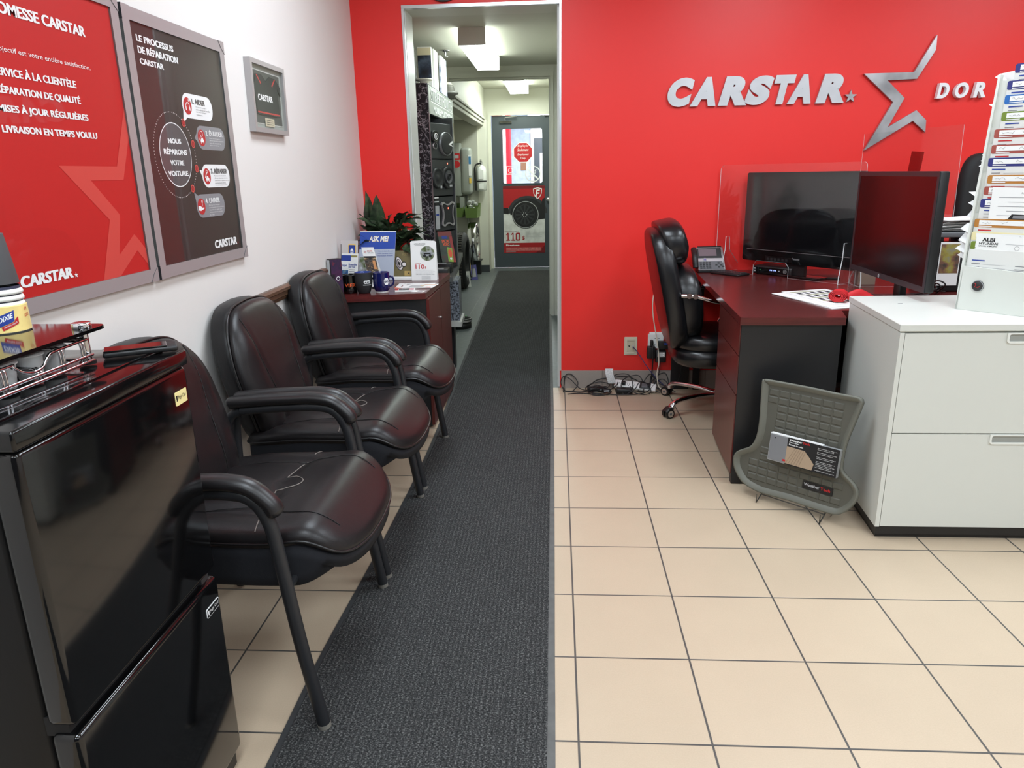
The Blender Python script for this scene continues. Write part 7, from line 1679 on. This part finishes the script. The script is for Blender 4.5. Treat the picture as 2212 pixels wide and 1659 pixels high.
def adapter(x0, z0, x1, z1, dd, label, extra=None):
    m = MB(red_front(WALLY)); m.M = red_front(WALLY - 0.0225); m.box(x0, z0, 0, x1, z1, dd, BLACK_PL, 0.004)
    if extra: extra(m)
    return m.build('power_adapter', label=label, cat='power adapter', group='black adapters in the white outlet')
adapter(0.580, 0.212, 0.632, 0.288, 0.04, 'small black adapter at the lower left of the white outlet')
adapter(0.634, 0.185, 0.700, 0.262, 0.04, 'black adapter with a white label at the bottom of the white outlet', lambda m: (m.rect(0.646, 0.222, 0.690, 0.252, PAPER, 0.0406), [m.rect(0.65, 0.226 + 0.006 * k, 0.686 - 0.008 * (k % 2), 0.228 + 0.006 * k, INK_GREY, 0.041) for k in range(4)]))
adapter(0.650, 0.268, 0.725, 0.322, 0.035, 'black adapter with a blue sticker at the right of the white outlet', lambda m: m.rect(0.685, 0.302, 0.710, 0.312, INK_BLUE, 0.0356))
m = MB(); m.box(0.600, WALLY - 0.055, 0.292, 0.618, WALLY - 0.023, 0.328, BLACK_PL, 0.004); m.tube(smooth([(0.609, WALLY - 0.05, 0.30), (0.612, WALLY - 0.075, 0.27), (0.615, WALLY - 0.075, 0.20), (0.613, WALLY - 0.05, 0.08), (0.60, WALLY - 0.07, 0.03), (0.63, WALLY - 0.09, 0.02)], 6), 0.0045, BLACK_PL, 8); m.build('power_cable', label='thick black plug and cord hanging straight down from the white outlet', cat='cord')
def cord(pts, r, mt, label, n=6):
    m = MB(); m.tube(smooth(pts, n), r, mt, 7); return m.build('power_cable', label=label, cat='cord')
cord([(0.637, 4.56, 0.72), (0.605, 4.545, 0.62), (0.606, 4.545, 0.50), (0.638, 4.53, 0.32), (0.650, 4.515, 0.20), (0.640, 4.51, 0.12), (0.655, 4.50, 0.04), (0.70, 4.48, 0.02), (0.76, 4.47, 0.012)], 0.0036, mat('cream_cord', (216, 206, 190), 0.45), 'cream cord looping down the red wall behind the office chair')
cord([(0.492, WALLY - 0.03, 0.281), (0.52, WALLY - 0.04, 0.25), (0.59, WALLY - 0.10, 0.15), (0.66, WALLY - 0.10, 0.07), (0.73, WALLY - 0.10, 0.012)], 0.0028, mat('navy_cord', (44, 46, 100), 0.45), 'thin blue cord running from the beige wall plate to the floor')
cord([(0.72, WALLY - 0.045, 0.295), (0.76, WALLY - 0.06, 0.30), (0.80, WALLY - 0.06, 0.24), (0.79, WALLY - 0.08, 0.10), (0.74, WALLY - 0.10, 0.01)], 0.003, BLACK_PL, 'black cord from the right hand adapter behind the office chair')
cord([(0.667, WALLY - 0.045, 0.186), (0.66, WALLY - 0.06, 0.12), (0.64, WALLY - 0.06, 0.06), (0.60, WALLY - 0.10, 0.012), (0.52, 4.50, 0.008)], 0.0026, BLACK_PL, 'thin black cord below the adapter with the white label')
t = thing('power_strip', 'white power strip with sockets lying in the tangle of cords', 'power strip', (0.5, 4.545, 0))
PF = frame((0.375, 4.565, 0.012), (0.93, -0.28, -0.04), (0.2, 0.75, 0.62)); m = MB(PF); m.box(0, 0, 0, 0.27, 0.055, 0.028, WHITE_PL, 0.006); m.build('body', t)
m = MB(PF)
for k in range(4):
    for s in (-1, 1): m.box(0.025 + 0.034 * k + s * 0.006 - 0.0012, 0.022, 0.028, 0.025 + 0.034 * k + s * 0.006 + 0.0012, 0.034, 0.0286, INK)
    m.flat(disc(0.025 + 0.034 * k, 0.016, 0.003, 8), INK, 0.0288)
m.box(0.052, 0.012, 0.028, 0.074, 0.036, 0.05, BLACK_PL, 0.003); m.build('socket', t)
m = MB(PF); m.box(0.165, 0.004, 0.0282, 0.235, 0.05, 0.034, BLACK_PL, 0.003); m.rect(0.178, 0.014, 0.215, 0.042, GREY_PL, 0.0346); m.build('switch', t)
m = MB(); m.grid(lambda u, v: (0.335 + 0.05 * u - 0.02 * math.sin(v * 2), 4.545 + 0.03 * v * v, 0.05 + 0.09 * v + 0.012 * math.sin(v * 3)), 2, 8, mat('white_tag_print', (206, 206, 206), 0.5, vary=(160, 0.25))); m.build('paper_tag', label='curled white warning label sticking up from the power strip', cat='label')
m = MB(frame((0.385, 4.50, 0.0), (0.99, -0.08, 0), (0.08, 0.99, 0))); m.box(0, -0.03, 0.004, 0.10, 0.03, 0.034, BLACK_PL, 0.006); m.build('power_brick', label='black power brick in front of the white power strip', cat='power brick')
m = MB(frame((0.20, 4.53, 0.0), (0.99, 0.05, 0), (-0.05, 0.99, 0))); m.box(0, -0.025, 0.004, 0.13, 0.025, 0.03, BLACK_PL, 0.006); m.box(0.08, -0.0256, 0.012, 0.125, -0.0252, 0.02, INK_LT); m.build('power_brick', label='black power brick left of the power strip, wrapped in cord', cat='power brick')
r3 = random.Random(11)
cord([(-0.0 + 0.045, 4.50, 0.006), (0.05, 4.58, 0.03), (0.06, 4.60, 0.09), (0.10, 4.60, 0.095), (0.14, 4.56, 0.05), (0.11, 4.53, 0.008), (0.06, 4.52, 0.006), (0.03, 4.55, 0.05), (0.045, 4.59, 0.085), (0.09, 4.58, 0.07), (0.15, 4.54, 0.02), (0.20, 4.52, 0.01)], 0.0032, BLACK_PL, 'black cord curled in a loop at the corridor corner')
cord([(0.21, 4.52, 0.01), (0.24, 4.48, 0.012), (0.32, 4.50, 0.03), (0.34, 4.55, 0.045), (0.28, 4.58, 0.05), (0.21, 4.56, 0.035), (0.19, 4.51, 0.02), (0.24, 4.47, 0.008), (0.31, 4.47, 0.012), (0.38, 4.52, 0.04), (0.40, 4.57, 0.05)], 0.003, BLACK_PL, 'black cord coiled round the left power brick')
cord([(0.36, 4.54, 0.03), (0.37, 4.57, 0.09), (0.42, 4.58, 0.105), (0.47, 4.56, 0.10), (0.49, 4.52, 0.05), (0.47, 4.47, 0.008), (0.42, 4.47, 0.008), (0.42, 4.52, 0.07), (0.47, 4.55, 0.095), (0.53, 4.55, 0.10), (0.56, 4.52, 0.05), (0.55, 4.48, 0.012), (0.52, 4.50, 0.02)], 0.003, BLACK_PL, 'black cord arching over the white power strip')
cord([(0.07, 4.46, 0.004), (0.15, 4.48, 0.004), (0.30, 4.455, 0.004), (0.45, 4.44, 0.006), (0.55, 4.46, 0.01), (0.60, 4.49, 0.03), (0.64, 4.52, 0.06), (0.70, 4.50, 0.04), (0.76, 4.48, 0.01)], 0.003, BLACK_PL, 'long black cord lying along the front of the tangle')
cord([(0.56, 4.56, 0.05), (0.60, 4.58, 0.10), (0.63, 4.55, 0.09), (0.62, 4.50, 0.03), (0.66, 4.47, 0.012), (0.71, 4.50, 0.05), (0.68, 4.54, 0.08), (0.63, 4.53, 0.05), (0.66, 4.49, 0.02), (0.73, 4.46, 0.006)], 0.0032, BLACK_PL, 'black cord bunched near the office chair caster')
cord([(0.20, 4.56, 0.02), (0.27, 4.60, 0.06), (0.36, 4.60, 0.075), (0.45, 4.59, 0.085), (0.52, 4.585, 0.06), (0.58, 4.56, 0.02), (0.64, 4.56, 0.01)], 0.003, BLACK_PL, 'black cord running behind the power strip along the base tiles')
cord([(0.05, 4.53, 0.005), (0.16, 4.50, 0.006), (0.22, 4.47, 0.03), (0.29, 4.49, 0.045), (0.35, 4.47, 0.02), (0.31, 4.44, 0.006), (0.23, 4.44, 0.006), (0.20, 4.48, 0.028), (0.26, 4.50, 0.05), (0.33, 4.49, 0.03)], 0.0034, BLACK_PL, 'black cord wound twice in front of the left power brick')
cord([(0.45, 4.455, 0.006), (0.50, 4.46, 0.04), (0.53, 4.49, 0.075), (0.58, 4.50, 0.06), (0.60, 4.465, 0.015), (0.55, 4.445, 0.006), (0.49, 4.45, 0.02), (0.47, 4.48, 0.05)], 0.003, BLACK_PL, 'short black cord looped in front of the power strip switch')
cord([(0.60, 4.57, 0.02), (0.64, 4.585, 0.08), (0.70, 4.58, 0.11), (0.72, 4.55, 0.05), (0.68, 4.52, 0.02), (0.62, 4.54, 0.04), (0.61, 4.575, 0.09), (0.66, 4.57, 0.06), (0.72, 4.53, 0.015)], 0.0032, BLACK_PL, 'black cord knotted under the white wall outlet')
m = MB(frame((0.295, 4.475, 0.0), (0.97, 0.2, 0), (-0.2, 0.97, 0))); m.box(0, -0.012, 0.012, 0.05, 0.012, 0.034, BLACK_PL, 0.004); m.box(0.006, -0.0126, 0.018, 0.04, -0.0122, 0.028, INK_LT); m.build('cord_adapter', label='small black inline adapter with a pale sticker between the two power bricks', cat='adapter')
m = MB(); m.box(0.74, 4.585, 0.0, 0.855, 4.60, 0.36, BLACK_LAM); m.build('scrap_board', label='black panel standing against the red wall behind the office chair', cat='panel')
